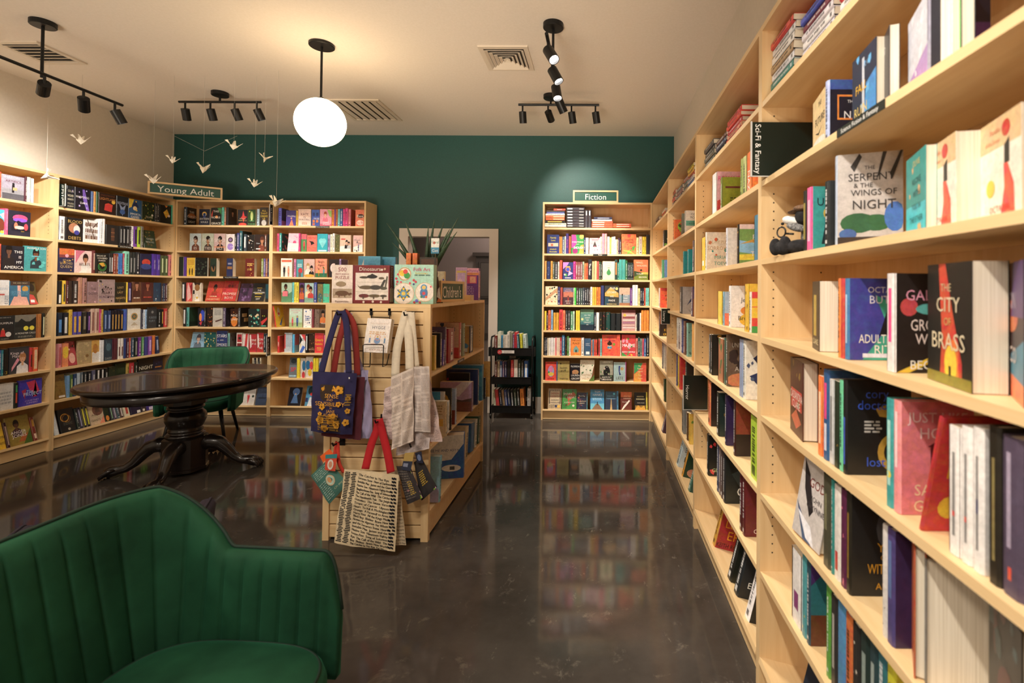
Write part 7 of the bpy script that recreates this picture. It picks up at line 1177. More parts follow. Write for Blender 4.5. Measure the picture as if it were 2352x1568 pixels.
GON|s|3.6836,0.24,0.22,0.0499,-0.03,90,0,0,0.538|8a6a88|jR0,0,100,100,b89ac0~jR0,0,100,36,7a4a40~jP 5a4a4a,0,36,40,44,70,38,100,46,100,34,0,30~jP e0d8e4,20,60,60,50,100,100,70,100|picture book with a lilac landscape cover, display middle ledge|second shelf, display
GON|s|3.7884,0.16,0.27,0.03,0.018,90,0,0,0.538|22201f|||
GON|s|3.3297,0.1,0.24,0.0318,-0.01,90,0,0,0.538|a8b8d8|jR0,0,100,40,8a3a2a|pale blue spine following the dark brown one, display middle ledge|second shelf, display
GON|s|3.1947,0.2,0.27,0.0181,-0.02,90,0,0,0.538|3a2c1f|jR0,0,100,100,2a2420~jE70,50,30,40,b8862a|dark picture book with a golden figure, display middle ledge|second shelf, display
GON|s|3.1284,0.09,0.2,0.0391,-0.02,90,0,0,0.538|dfe2e4|||
GON|s|3.0468,0.12,0.22,0.0375,-0.03,90,0,0,0.538|dcc8a0|jR0,0,100,100,e0d0a8~jR20,30,90,50,e8b84a~jL b09868,15,85,60,90,4|cream picture book with a yellow patch, display middle ledge|second shelf, display
GON|s|3.1679,0.12,0.25,0.0264,0.018,90,0,0,0.538|e4e4e8|||
GON|s|3.0847,0.1,0.27,0.005,0.018,90,0,0,0.538|3f98c8|||
GON|s|2.9203,0.03,0.25,0.0208,0.018,90,0,0,0.538|c8202a|||
GON|s|4.0734,0.2,0.22,0.0816,0.018,90,8,0,0.166|2f5a4a|jR0,0,100,100,3a6a58|dark green spine following the white one, display bottom deck|third shelf, display
GON|s|3.9734,0.2,0.22,0.0776,0.018,90,8,0,0.166|e4e4e0|||
GON|s|3.837,0.2,0.22,0.115,0.018,90,8,0,0.166|2f6ab0|R0,70,100,100,d8e0f0||
GON|s|3.6815,0.22,0.24,0.0861,0.018,90,8,0,0.166|d8c8a8|jR0,0,100,100,e0d0b0|beige back cover leaning low in the display|third shelf, display
GON|s|3.3722,0.27,0.29,0.0942,-0.04,102,0,0,0.166|2a5aa8|jR0,0,100,100,ece6e0~jP 2460b0,0,0,100,0,100,80,70,44,30,40,0,20~jE70,24,24,8,f4f0ee~jE16,14,14,8,e8c8a8~jR66,20,78,28,555~jT50,66,7,3a4a78,LIKE ME AND ASIYA|blue picture book with white clouds, display bottom deck|third shelf, display
GON|s|2.9699,0.16,0.27,0.0385,-0.02,90,4,0,0.166|8ac4d8|jR0,0,100,100,9acce0~jR0,0,100,30,b8b4dc|pale blue picture book low by the slatwall end, display bottom deck|third shelf, display
CART|s|-1.1774,0.135,0.1903,0.0321,0.018,90,0,0,0.736|7a2a24|||
CART|s|-1.1414,0.155,0.2329,0.038,0.018,90,0,0,0.736|e4e8d8|T50,50,55,2a5a34,Churchill||
CART|s|-1.1001,0.135,0.194,0.0175,0.018,90,0,0,0.736|3a9ad0|||
CART|s|-1.0796,0.135,0.1913,0.0219,0.018,90,0,0,0.736|ece8e0|||
CART|s|-1.0548,0.135,0.1974,0.0219,0.018,90,0,0,0.736|efe6dc|R0,0,100,50,e0603a||
CART|s|-1.0319,0.155,0.234,0.0277,0.018,90,0,0,0.736|ece6de|||
CART|s|-0.9997,0.155,0.2285,0.0292,0.018,90,0,0,0.736|8a8a78|R0,30,100,70,d8d03a||
CART|s|-0.9674,0.135,0.207,0.016,0.018,90,0,0,0.736|7a4a78|||
CART|s|-0.9487,0.155,0.2319,0.0277,0.018,90,0,0,0.736|d8202a|||
CART|s|-0.9149,0.135,0.2075,0.0292,0.018,90,-4,0,0.736|245a70|||
CART|s|-0.8785,0.135,0.2137,0.0262,0.018,90,-4,0,0.736|e8e03a|||
CART|s|-0.8434,0.135,0.2039,0.0379,0.018,90,-4,0,0.736|c8dcd4|||
CART|s|-1.1711,0.155,0.2203,0.0292,0.018,90,0,0,0.411|6a3428|||
CART|s|-1.139,0.155,0.2206,0.0263,0.018,90,0,0,0.411|d8c0a0|||
CART|s|-1.1099,0.155,0.2253,0.0233,0.018,90,0,0,0.411|2f5a9a|R30,20,70,80,eee||
CART|s|-1.0836,0.155,0.2212,0.0219,0.018,90,0,0,0.411|7a5a7a|||
CART|s|-1.0588,0.155,0.2215,0.0263,0.018,90,0,0,0.411|2f2f5a|||
CART|s|-1.0298,0.155,0.2407,0.0394,0.018,90,0,0,0.411|24201f|R0,0,100,30,c84a2a||
CART|s|-0.9875,0.155,0.2412,0.0321,0.018,90,0,0,0.411|c8202a|||
CART|s|-0.9512,0.155,0.245,0.0423,0.018,90,0,0,0.411|e8d8cc|R20,15,80,85,c82a2a||
CART|s|-0.9044,0.155,0.2377,0.0321,0.018,90,0,0,0.411|2a3a2c|||
CART|s|-0.8694,0.155,0.2337,0.0291,0.018,90,0,0,0.411|3a342a|||
CART|s|-0.8344,0.155,0.2312,0.0437,0.018,90,0,0,0.411|3a6ab0|R25,15,75,85,e8ecf0||
CART|s|-1.1748,0.155,0.2259,0.0262,0.018,90,-6,0,0.086|d8dcc0|||
CART|s|-1.1427,0.155,0.2263,0.035,0.018,90,-6,0,0.086|b8302a|D 4a8a3a,4,3,24||
CART|s|-1.1018,0.155,0.2224,0.0292,0.018,90,-6,0,0.086|2a2c3a|||
CART|s|-1.0683,0.155,0.2228,0.0248,0.018,90,-6,0,0.086|a88a68|||
CART|s|-1.0392,0.155,0.226,0.0277,0.018,90,-6,0,0.086|3a4a8a|||
CART|s|-1.0071,0.155,0.2264,0.0291,0.018,90,-6,0,0.086|2a3450|||
CART|s|-0.9736,0.155,0.2268,0.032,0.018,90,-5,0,0.086|26262a|||
CART|s|-0.9372,0.155,0.2272,0.0306,0.018,90,-5,0,0.086|2f3f30|||
CART|s|-0.9023,0.155,0.2305,0.0306,0.018,90,-5,0,0.086|2c2a24|||
CART|s|-0.8659,0.155,0.2367,0.0408,0.018,90,-4,0,0.086|e8862a|||
CART|s|-0.7935,0.155,0.245,0.0291,0.018,90,0,0,0.086|e4e0e0|||
""".strip().split('\n')
shelf_rest = MB()
rest_parts = MB()
for bi, ln in enumerate(BOOKS):
    case, kind, nums, col, art, lab, grp = ln.split('|')
    nums = [float(v) for v in nums.split(',')]; rnd = random.Random(bi)
    w, h, t = nums[1:4]
    B, pg, A, Lt = book_parts(w, h, t, col, art, rnd, kind)
    M = place(kind, nums, case)
    if lab:
        o = B.build('book', cover_m); o.matrix_world = M
        tag(o, lab, 'book', 'books on the '+grp if case not in ('GON','CART') else {'GON':'books on the display stand','CART':'books on the rolling cart'}[case])
        pg.build('pages', page_m, o)
        if A.f: A.build('cover_art', cover_m, o, kind='stuff')
        if Lt.f: Lt.build('lettering', ink_m, o, kind='stuff')
    else:
        for q, mi in ((B,0),(A,0),(Lt,0),(pg,1)):
            shelf_rest.m = mi; shelf_rest.add([M @ Vector(v) for v in q.v], [], None)
            n0 = len(shelf_rest.v)-len(q.v)
            for f, c in zip(q.f, q.c): shelf_rest.f.append([i+n0 for i in f]); shelf_rest.c.append(c if mi == 0 else (.8,.72,.6)); shelf_rest.mi.append(mi)
o = shelf_rest.build('shelved_books', [cover_m, page_m], kind='stuff', label='smaller books filling the gaps along all the shelves and the cart', cat='books')
# ------------------------------------------------------------------ section signs and shelf labels
def topper(name_, words, p0, p1, z0, h, label, depth=.06, fs=.62):
    p0, p1 = Vector((*p0,0)), Vector((*p1,0)); w = (p1-p0).length; rz = math.atan2(p1.y-p0.y, p1.x-p0.x)
    root = empty('section_sign', (p0.x,p0.y,z0), rz, label=label, cat='sign', group='framed section signs')
    b = .018
    MB().box(0,b,0,depth,.0005,h-b).build('end_post', wood_v, root); MB().box(w-b,w,0,depth,.0005,h-b).build('end_post', wood_v, root)
    MB().box(0,w,0,depth,h-b,h).build('top_rail', wood_h, root); MB().box(b,w-b,0,depth,.0005,b).build('bottom_rail', wood_h, root)
    pn = MB().box(b,w-b,.008,.014,b,h-b).build('sign_panel', sign_m, root)
    t = MB(); text(t, words, lambda x,y: (w/2+x, .0074, h/2+y-.004), (h-2*b)*fs, (.9,.89,.86), (w-2*b)*.88); t.build('lettering', white_m, pn, kind='stuff')
    return root
topper('fiction','Fiction',(-.291,5.529),(.217,5.529),2.4385,.136,'framed green sign reading Fiction on its bookcase top')
topper('young_adult','Young Adult',(-4.79,5.16),(-4.27,5.528),2.4385,.135,'framed green sign reading Young Adult across the bookcase corner',fs=.66)
topper('childrens',"Children's",(-1.055,3.30),(-.985,3.63),1.3625,.145,"framed green sign reading Children's on the display top",fs=.72)
lab_m = mat('shelf_label_card','16201d',.4)
def shelf_label(case, a0, a1, z, words, label):
    M = frame(case) @ Matrix.Translation((a0,0,z)); w = a1-a0
    o = MB().box(0,w,-.0025,.0005,-.021,-.001).build('shelf_label', lab_m, M=M, label=label, cat='label', group='black shelf edge labels')
    t = MB(); text(t, words, lambda x,y: (w/2+x,-.0028,-.011+y), .011, (.85,.85,.85), w*.92); t.build('lettering', white_m, o, kind='stuff')
shelf_label('FIC',-.06,.10,1.860,'Fiction','black shelf edge label under the dusty pink book in the Fiction case')
shelf_label('LB',-3.195,-3.04,2.152,'Young Adult Romance','black shelf edge label under the blush covers, top shelf by the green wall')
shelf_label('LB',-4.24,-4.07,1.572,'Young Adult Thriller','black shelf edge label under the dark green cover in the corner case')
shelf_label('LB',-3.06,-2.9,.716,'Young Adult Nonfiction','black shelf edge label under the red yellow script cover by the display')
shelf_label('L',4.86,5.02,1.860,'YA Sci-Fi & Fantasy','black shelf edge label under the black spines of the white wall case')
shelf_label('R',-1.245,-1.04,1.860,'Science Fiction & Fantasy','large black shelf edge label below the navy framed cover')
shelf_label('GON',3.40,3.56,.96,'Early Readers','black shelf edge label on the display stand ledge')
def blade(case, a, z0, z1, out, into, words, label, th=.002):
    """card in a clear sleeve standing out from a bookcase post, at right angles to the shelves"""
    M = frame(case) @ Matrix.Translation((a,0,0))
    o = MB().box(-th/2,th/2,-out,into,z0,z1).build('blade_sign', blade_m, M=M, label=label, cat='sign', group='blade signs on the bookcase posts')
    t = MB(); h = z1-z0
    zc = (z0+z1)/2
    for sg in (1,-1):
        text(t, words, lambda x,y: (sg*(th/2+.0003), -out+.021+sg*y*0+(y if sg < 0 else y), zc-x), .020, (.9,.9,.88), h*.93)
    t.build('lettering', white_m, o, kind='stuff')
    MB().box(-th/2-.0012,th/2+.0012,-out-.006,-out-.0005,z0-.004,z1+.002).box(-th/2-.0012,th/2+.0012,-out,into,z0-.004,z0-.0005).build('sleeve_edge', mat('sleeve_edge','c8c8c4',.2), o)
blade('R',-1.775,1.868,2.061,.05,.165,'Sci-Fi & Fantasy','dark green blade sign reading Sci-Fi and Fantasy on the post')
blade('R',-3.015,.735,.94,.073,.07,'Horror','dark green blade sign reading Horror, low on the shelf post')
blade('L',4.335,2.165,2.36,.03,.10,'YA Sci-Fi & Fantasy','grey blade sign reading YA Sci-Fi and Fantasy by the white wall')
blade('LB',-3.688,2.16,2.385,.05,.14,'YA Romance','black blade sign on the post beside the plum cover, top shelf')
blade('LB',-3.69,.69,.90,.06,.13,'YA Nonfiction','black blade sign on the post beside the red spine, sixth shelf')
blade('R',-4.255,1.17,1.30,.05,.02,'Literary','small blade sign on the far post of the long wall of shelves')
# ------------------------------------------------------------------ ceiling fittings
def spot_head(parent, loc, aim, mb_r=.034, L=.105, lit=True):
    """lamp head hung from a bar; loc is the hinge"""
    p = Vector(loc); d = (Vector(aim)-p).normalized(); a = Vector((0,0,-1))
    q = d.to_track_quat('Z','Y'); M = Matrix.Translation(p+Vector((0,0,-.055))) @ q.to_matrix().to_4x4()
    inv = parent.matrix_world.inverted() if parent.matrix_world else Matrix()
    h = MB().lathe([(mb_r*.3,-.004),(mb_r,0),(mb_r,L),(mb_r*.88,L),(mb_r*.86,L-.02),(0,L-.02)][:5], seg=20).build('lamp_head', black_m, parent, M=Matrix.Translation(-parent.location) @ M)
    MB().tube([(0,0,0),(0,0,-.06)],.008,8).build('hinge_rod', black_m, parent, M=Matrix.Translation(p-parent.location))
    MB().lathe([(mb_r*.85,L-.018),(0,L-.0181)], seg=18).build('lens', lens_m, h)
    pos = p+Vector((0,0,-.055))+d*(L+.012)
    return pos, d
def track(label, canopy, bar0, bar1, heads, stem=True, power=46):
    root = empty('track_light', (canopy[0],canopy[1],ZC), label=label, cat='track light', group='black ceiling track lights')
    bpy.context.view_layer.update()
    o = Vector(root.location)
    MB().lathe([(.0,-.034),(.066,-.034),(.07,-.03),(.07,-.0005),(0,-.0005)], seg=28).build('canopy', black_m, root)
    zb = bar0[2]
    MB().tube([(0,0,-.03),(0,0,zb-ZC)],.009,10).build('stem', black_m, root)
    MB().tube([Vector(bar0)-o, Vector(bar1)-o],.011,10).build('bar', black_m, root)
    for hp, aim, p in heads:
        pos, d = spot_head(root, hp, aim)
        if p > 0: light('SPOT', pos, p*power, NEUT, pos+d, spot_size=math.radians(62), spot_blend=.75, shadow_soft_size=.03)
track('black four lamp track flush to the ceiling above the corner, white wall end',(-3.57,4.57),(-3.96,4.57,3.19),(-3.18,4.57,3.19),
  [((-3.90,4.57,3.18),(-4.3,5.65,1.0),1.0),((-3.66,4.57,3.18),(-3.75,5.65,1.0),.9),((-3.43,4.57,3.18),(-3.1,5.65,1.0),.9),((-3.22,4.57,3.18),(-2.7,5.4,1.3),.9)])
track('black four lamp track flush to the ceiling facing the Fiction case',(-.46,4.61),(-.765,4.61,3.19),(-.005,4.61,3.19),
  [((-.725,4.61,3.18),(-.66,5.35,.9),1.5),((-.485,4.61,3.18),(-.16,5.83,2.42),1.2),((-.265,4.61,3.18),(.10,5.6,.8),2.5),((-.04,4.61,3.18),(.33,5.35,.9),2.1)])
track('black track on a long stem pointing away from the camera, above the aisle',(-.324,3.367),(-.322,2.93,2.985),(-.322,3.86,2.985),
  [((-.322,3.02,2.985),(.45,2.2,1.5),1.2),((-.322,3.29,2.985),(.62,2.9,1.2),1.2),((-.322,3.57,2.985),(.0,3.0,1.2),1),((-.322,3.81,2.985),(.62,4.7,1.0),1.2)])
track('black track on a stem cut by the frame edge, beside the white wall',(-3.866,3.349),(-3.78,2.9,2.89),(-3.80,3.86,2.89),
  [((-3.785,3.0,2.885),(-5.05,3.7,2.5),1.1),((-3.79,3.30,2.885),(-5.0,4.2,2.1),1.3),((-3.795,3.56,2.885),(-4.85,4.7,1.4),1.1),((-3.80,3.80,2.885),(-3.35,4.75,.9),1.2)])
# lamps over the near end of the long shelf wall, behind the camera
for y, ay in ((.3,1.0),(.9,1.5),(-.6,.4)):
    light('SPOT', (-.35,y,2.9), 46*1.0, NEUT, (.62,ay,1.15), spot_size=math.radians(75), spot_blend=.8, shadow_soft_size=.04)
light('SPOT', (-1.0,.5,2.9), 46*.75, NEUT, (-1.25,2.83,.8), spot_size=math.radians(46), spot_blend=.9, shadow_soft_size=.06)  # added unseen spot that brightens the slatwall end of the stand
pd = empty('pendant_lamp', (-2.09,3.655,ZC), label='white glass globe pendant hanging from a black rod', cat='pendant lamp')
MB().lathe([(0,-.022),(.083,-.022),(.088,-.018),(.088,-.0005),(0,-.0005)], seg=32).build('canopy', black_m, pd)
MB().tube([(0,0,-.02),(0,0,-.415)],.0085,10).build('rod', black_m, pd)
MB().lathe([(.03,-.425),(.034,-.41),(.012,-.40)], seg=20).build('socket_cap', black_m, pd)
MB().lathe([(.1755*math.sin(PI*i/24), -.59+.1755*math.cos(PI*i/24)) for i in range(25)], seg=40).build('globe', globe_m, pd, True)
def vent(label, x0, x1, y0, y1, kind):
    root = empty('ceiling_vent', ((x0+x1)/2,(y0+y1)/2,ZC), label=label, cat='vent'); w = (x1-x0)/2; h = (y1-y0)/2; f = .035
    MB().box(-w,w,-h,-h+f,-.012,-.0005).box(-w,w,h-f,h,-.012,-.0005).box(-w,-w+f,-h+f,h-f,-.012,-.0005).box(w-f,w,-h+f,h-f,-.012,-.0005).build('frame', vent_m, root)
    MB().box(-w+f,w-f,-h+f,h-f,-.0012,-.0006).build('duct', slot_m, root)
    if kind == 'square':
        n = 5
        for i in range(n):
            a = (w-f)*(1-i/n)-.004; b_ = (h-f)*(1-i/n)-.004; q = .020 if i < n-1 else .04
            mb = MB()
            for sx, sy in ((1,0),(-1,0),(0,1),(0,-1)):
                if sx: vs = [(sx*a,-b_,-.022),(sx*a,b_,-.022),(sx*(a-q),b_-q,-.006),(sx*(a-q),-b_+q,-.006)]
                else: vs = [(-a,sy*b_,-.022),(a,sy*b_,-.022),(a-q,sy*(b_-q),-.006),(-a+q,sy*(b_-q),-.006)]
                mb.add(vs,[(0,1,2,3)])
            rigid(mb.build('louver', vent_m, root),.002)
    else:
        n = 6; y = -h+f
        if kind == 'x':
            for i in range(n):
                x = -w+f+(2*w-2*f)*(i+.5)/n; o = MB().box(-.43*(2*w-2*f)/n,.43*(2*w-2*f)/n,-h+f,h-f,-.001,.001).build('louver', vent_m, root)
                o.matrix_local = Matrix.Translation((x,0,-.009)) @ Matrix.Rotation(.12,4,'Y')
        else:
            for i in range(n):
                yy = -h+f+(2*h-2*f)*(i+.5)/n; o = MB().box(-w+f,w-f,-.33*(2*h-2*f)/n,.33*(2*h-2*f)/n,-.001,.001).build('louver', vent_m, root)
                o.matrix_local = Matrix.Translation((0,yy,-.011)) @ Matrix.Rotation(.3,4,'X')
vent('square louvered ceiling vent beside the aisle track', -.922,-.545,3.665,4.065,'square')
vent('square louvered ceiling vent at the frame edge, above the white wall shelves', -4.56,-4.215,3.61,3.98,'y')
vent('wide slatted ceiling vent behind the globe lamp', -2.66,-2.14,4.72,5.31,'x')
# ------------------------------------------------------------------ paper cranes
def crane(loc, s, rz, tilt, topz, label):
    root = empty('paper_crane', loc, rz, label=label, cat='paper crane', group='origami cranes hanging from the ceiling'); root.rotation_euler = (tilt,tilt*.5,rz)
    b = MB().add([(0,0,-.35*s),(.32*s,0,0),(0,.10*s,.06*s),(-.32*s,0,0),(0,-.10*s,.06*s),(0,0,.16*s)],[(0,1,2),(0,2,3),(0,3,4),(0,4,1),(5,2,1),(5,3,2),(5,4,3),(5,1,4)]).build('body', paper_m, root)
    for sg in (1,-1):
        rigid(MB().add([(.16*s,sg*.05*s,.02*s),(-.16*s,sg*.05*s,.02*s),(-.03*s,sg*.55*s,.42*s),(.04*s,sg*.52*s,.40*s),(0,sg*.28*s,.30*s)],[(0,1,4),(1,2,4),(2,3,4),(3,0,4)]).build('wing', paper_m, root),.0012)
    rigid(MB().add([(.18*s,0,-.12*s),(.26*s,.02*s,.06*s),(.60*s,0,.40*s),(.26*s,-.02*s,.06*s)],[(0,1,2),(0,2,3)]).build('tail', paper_m, root),.0012)
    rigid(MB().add([(-.18*s,0,-.12*s),(-.26*s,.02*s,.06*s),(-.50*s,0,.40*s),(-.26*s,-.02*s,.06*s),(-.68*s,0,.30*s)],[(0,1,2),(0,2,3),(1,4,2),(2,4,3)]).build('neck', paper_m, root),.0012)
    inv = root.rotation_euler.to_matrix().to_4x4().inverted()
    MB().tube([inv @ Vector((0,0,.1*s)), inv @ Vector((0,0,topz-loc[2]))],.0006,4).build('thread', string_m, root)
CR = (((-4.4911,4.2000,2.7121),.105,.5,.1,'by the white wall under the near track'),((-4.4445,3.9000,2.3289),.115,2.2,.9,'in front of the outer bay post'),((-3.6825,4.2000,2.5423),.08,1.0,.2,'at the white and green wall joint'),
 ((-3.9420,4.3000,2.3936),.105,.2,.3,'just over the Young Adult sign'),((-3.4150,4.2000,2.4684),.11,1.5,.1,'lowest at the thread fork'),((-3.1530,4.2000,2.6695),.10,.6,.3,'highest against the green wall'),
 ((-2.8820,4.2000,2.5579),.10,1.9,.2,'second highest, towards the globe'),((-2.9653,4.2000,2.3430),.09,.9,.2,'below its neighbours on the green wall'),((-2.7074,4.1000,2.1652),.115,1.2,.3,'low before the bookcase top edge'))
for p, s, rz, ti, wh in CR: crane(p, s, rz, ti, ZC-.001, 'white paper crane hanging '+wh)
o = MB().tube([(-3.6752,4.2000,2.7538),(-3.4065,4.2000,2.6230),(-3.1242,4.2000,2.7563)],.0007,4).build('thread', string_m, label='thin white thread forking above the cranes', cat='thread')
# ------------------------------------------------------------------ display stand
g = empty('display_stand', (-1.27,3.5,0), label='maple slatwall display stand in the middle of the floor', cat='display stand'); O = Vector((-1.27,3.5,0))
def gp(name, x0,x1,y0,y1,z0,z1,m, **kw): return MB().box(x0-O.x,x1-O.x,y0-O.y,y1-O.y,z0,z1).build(name, m, g, **kw)
gx0,gx1,gy0,gy1 = -1.575,-.965,2.835,4.19
gp('stile',gx0,gx0+.036,gy0,gy0+.03,0,1.341,wood_v); gp('stile',gx1-.042,gx1,gy0,gy0+.03,0,1.341,wood_v)
gp('top_rail',gx0+.036,gx1-.042,gy0,gy0+.03,1.322,1.341,wood_h)
gp('top_board',gx0,gx1,gy0,gy1,1.3415,1.362,wood_h)
gp('end_panel',gx0,gx1,gy1-.019,gy1,0,1.341,wood_v)
gp('divider',-1.28,-1.262,gy0+.031,gy1-.0195,.02,1.341,wood_v)
gp('slat_backing',gx0+.036,gx1-.042,gy0+.022,gy0+.0295,.01,1.321,mat('slat_groove','8a6844',.7))
sm = None
for i in range(17):
    z = .016+i*.0768
    if sm is None: sl = gp('slat',gx0+.0365,gx1-.0425,gy0+.008,gy0+.0215,0,.0708,wood_h); sm = sl; bevel(sl,.003); sl.location.z = z
    else: c = sm.copy(); C.objects.link(c); c.parent = g; c.location.z = z
for x0,x1 in ((-1.2615,gx1),(gx0,-1.2805)):
    gp('shelf',x0,x1,gy0+.0305,gy1-.0195,.940,.960,wood_h)
    gp('ledge',x0,x1,gy0+.0305,gy1-.0195,.517,.537,wood_h)
    gp('deck',x0,x1,gy0+.0305,gy1-.0195,.145,.165,wood_h)
    gp('kick_board',x0+(.015 if x0 < -1.4 else 0),x1-(.015 if x0 > -1.4 else 0),gy0+.0305,gy1-.0195,.012,.1445,wood_h)
hb = MB()
for y in (gy1-.0197,):
    for xx in (-1.0,-1.22):
        z = .25
        while z < 1.3:
            hb.add([(xx+.003*c-O.x, y-O.y, z+.003*n) for c,n in hexv],[tuple(range(6))]); z += .032
hb.build('pin_holes', hole_m, g, kind='stuff')
# boxes and things on the stand's top
def carton(name, x0,x1,y0,y1,z0,h, face, side, top, prints, label, cat, rz=0, sideprints=(), leftw=None):
    w, d = x1-x0, y1-y0
    root = empty(name, (x0,y0,z0), rz, label=label, cat=cat)
    b = MB().box(0,w,0,d,0,h).build('carton', cover_m, root); bevel(b,.002)
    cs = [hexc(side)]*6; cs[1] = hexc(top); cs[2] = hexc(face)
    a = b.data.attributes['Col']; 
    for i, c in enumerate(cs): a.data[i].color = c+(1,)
    A, Lt = MB(), MB(); rnd = random.Random(3)
    for i, q in enumerate(prints): draw(q, rnd, A, Lt, lambda x,y,l: (x,-.0002-l,y), w, h, i)
    for i, q in enumerate(sideprints): draw(q, rnd, A, Lt, lambda x,y,l: (w+.0002+l,x,y), d, h, i, q[0]=='T')
    if A.f: A.build('printed_art', cover_m, root, kind='stuff')
    if Lt.f: Lt.build('lettering', ink_m, root, kind='stuff')
    return root
GT = 1.3622
carton('puzzle_box',-1.588+.02,-1.226,2.885,2.945,GT,.226,'7a1f24','6a1a20','5a161c',
 ['R0,0,37,100,e8d8cc','R36,0,38,100,6a1a20','R41,9,98,80,e4d8cc','R42,30,97,31,b8a898','R42,55,97,56,b8a898',
  'T18,88,13,8a2430,500','T18,76,5,8a2430,PIECE JIGSAW','T18,67,9,8a2430,PUZZLE','E16,50,9,7,9a8468','C10,50,3,9a8468','C22,50,3,9a8468','R2,14,35,38,b09a84',
  'E18,26,12,7,6a4a34','P 6a4a34,26,26,34,28,36,24,30,20','P 6a4a34,10,26,3,20,8,22','R12,16,14,24,6a4a34','R22,16,24,24,6a4a34','T18,5,6,5a3a3a,Puzzlebilities',
  'T66,90,12,e8dcd0,Dinosaurs',
  'E56,68,8,3,4a4238','E70,70,9,5,2f2c2c','P 2f2c2c,62,70,70,78,80,70','E86,66,5,3,6a5a48',
  'E60,42,12,5,6a5a44','P 6a5a44,50,42,44,48,50,38','E76,42,10,6,4a4640','P 4a4640,84,44,90,62,94,62,88,42','E90,40,6,4,5a5648','P 5a5648,94,42,97,70,95,72,92,42',
  'E56,20,9,5,6a2a30','E74,20,10,4,6a5a40','E90,20,6,3,4a4238','R54,12,56,20,4a3a34','R72,12,74,20,5a4a38','R88,12,90,20,4a4238','D e8d8cc,0,1,2','C56,4,2,e8d8cc','C72,5,2,e8d8cc','C86,4,2,e8d8cc','C92,90,2,c8a888','C87,88,2,e8d8cc'],
 'maroon dinosaur jigsaw puzzle box on the display stand top','puzzle box',0,['R10,4,90,40,b8a898','T50,68,50,e8dcd0,Dinosaurs'])
carton('craft_kit_box',-1.204,-.972,2.90,2.958,GT,.232,'a8d4c0','9accb4','e4dc8a',
 ['C26,76,17,c89868','C26,76,14.5,e8e0d0','C20,78,8,e8c02a','C32,72,8,3f9a4a','C28,82,6,d83a34',
  'C24,26,27,e8ddd0','C78,30,24,e8ddd0','A24,26,27,1.5,d0b890','A78,30,24,1.5,d0b890',
  'P 4a6a7a,24,46,30,36,42,36,34,27,42,16,30,16,24,6,18,16,6,16,14,27,6,36,18,36','C24,26,9,6a9ab8','C24,26,5,e8c84a','C24,38,3,e8c02a','C24,14,3,e8c02a','C12,26,3,e8c02a','C36,26,3,e8c02a','C15,34,2.5,e8c02a','C33,34,2.5,e8c02a','C15,17,2.5,e8c02a','C33,17,2.5,e8c02a',
  'E76,28,10,13,4a78a8','C76,42,8,4a90c0','C76,42,5,e8c060','C76,27,4,d83a4a','D d83a5a,5,2,3','C70,18,3,3f8a5a','C82,18,3,d85a3a',
  'C5,64,3,c8344a','C8,56,3,c8344a','C6,50,2,c8344a','C50,60,3,c8344a','C55,56,3,c8344a','C50,50,2.5,3a4a8a','C58,8,4,5a5ac0','C52,4,3,c8344a','C66,4,3,c8344a',
  'T70,88,11,c8507a,Folk Art','T70,78,6,d8c86a,Embroidery','L 4a6a60,52,92,71,75,1'],
 'mint green craft kit box with embroidery hoops on the display stand','craft kit')
for x, y in ((-1.50,3.06),(-1.43,3.12)):
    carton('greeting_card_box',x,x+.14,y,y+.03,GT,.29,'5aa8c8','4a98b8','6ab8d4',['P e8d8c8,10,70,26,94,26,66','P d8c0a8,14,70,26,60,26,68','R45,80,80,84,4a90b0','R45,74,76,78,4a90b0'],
      'pale blue card box behind the puzzle box, '+('behind its twin' if y > 3.1 else 'in front of its twin'),'box').__setitem__('group','pale blue card boxes')
carton('bead_kit_box',-1.165,-.978,4.02,4.08,GT,.262,'6a3a8a','e8a8c8','5a2a7a',
 ['R0,84,100,100,e8a8c0','R0,78,100,86,d8884a','R8,52,92,76,c83a6a','C24,66,8,e8c83a','C40,60,6,222','C30,56,5,3a4a9a','R62,54,88,74,e8a890','L a88ac0,20,80,14,44,6','T50,92,8,8a2a8a,Magical Bead Painting'],
 'purple bead painting kit box at the far end of the display top','craft kit',0,['R0,0,100,8,6a3a8a','R0,92,100,100,6a3a8a','R10,40,60,70,e8d0c0','T50,50,50,8a3a9a,Magical Bead'])
carton('activity_book',-1.30,-1.10,3.52,3.545,GT,.215,'e4d8b8','d8c8a8','efe6d0',['D d8a03a,7,3,8','D c83a5a,6,5,6','D 5a8a4a,6,7,7','D 6a5ac0,4,8,6','R4,80,60,96,e8c84a'],'cream flowered activity book standing behind the green craft kit','book')
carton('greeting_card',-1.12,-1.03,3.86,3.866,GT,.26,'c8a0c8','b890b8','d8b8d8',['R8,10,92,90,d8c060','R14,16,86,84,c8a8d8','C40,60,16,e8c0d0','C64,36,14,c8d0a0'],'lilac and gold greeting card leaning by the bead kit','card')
for k in range(4):
    o = MB().box(-1.09,-.985,3.80,3.90,GT+.011*k,GT+.011*k+.0105).build('wooden_coaster', wood_h, label='thin wooden block stacked in front of the bead kit, '+('lowest','second','third','topmost')[k]+' of four', cat='block', group='wooden blocks on the display top')
st = empty('card_stand', (-1.02,3.09,GT), .95, label='black wire stand holding an orange and black card book', cat='stand')
MB().tube([(-.035,0,.004),(.035,0,.004)],.003,6).tube([(-.03,-.03,.004),(-.03,.03,.004),(-.03,.06,.16)],.003,6).tube([(.03,-.03,.004),(.03,.03,.004),(.03,.06,.16)],.003,6).build('wire', black_m, st)
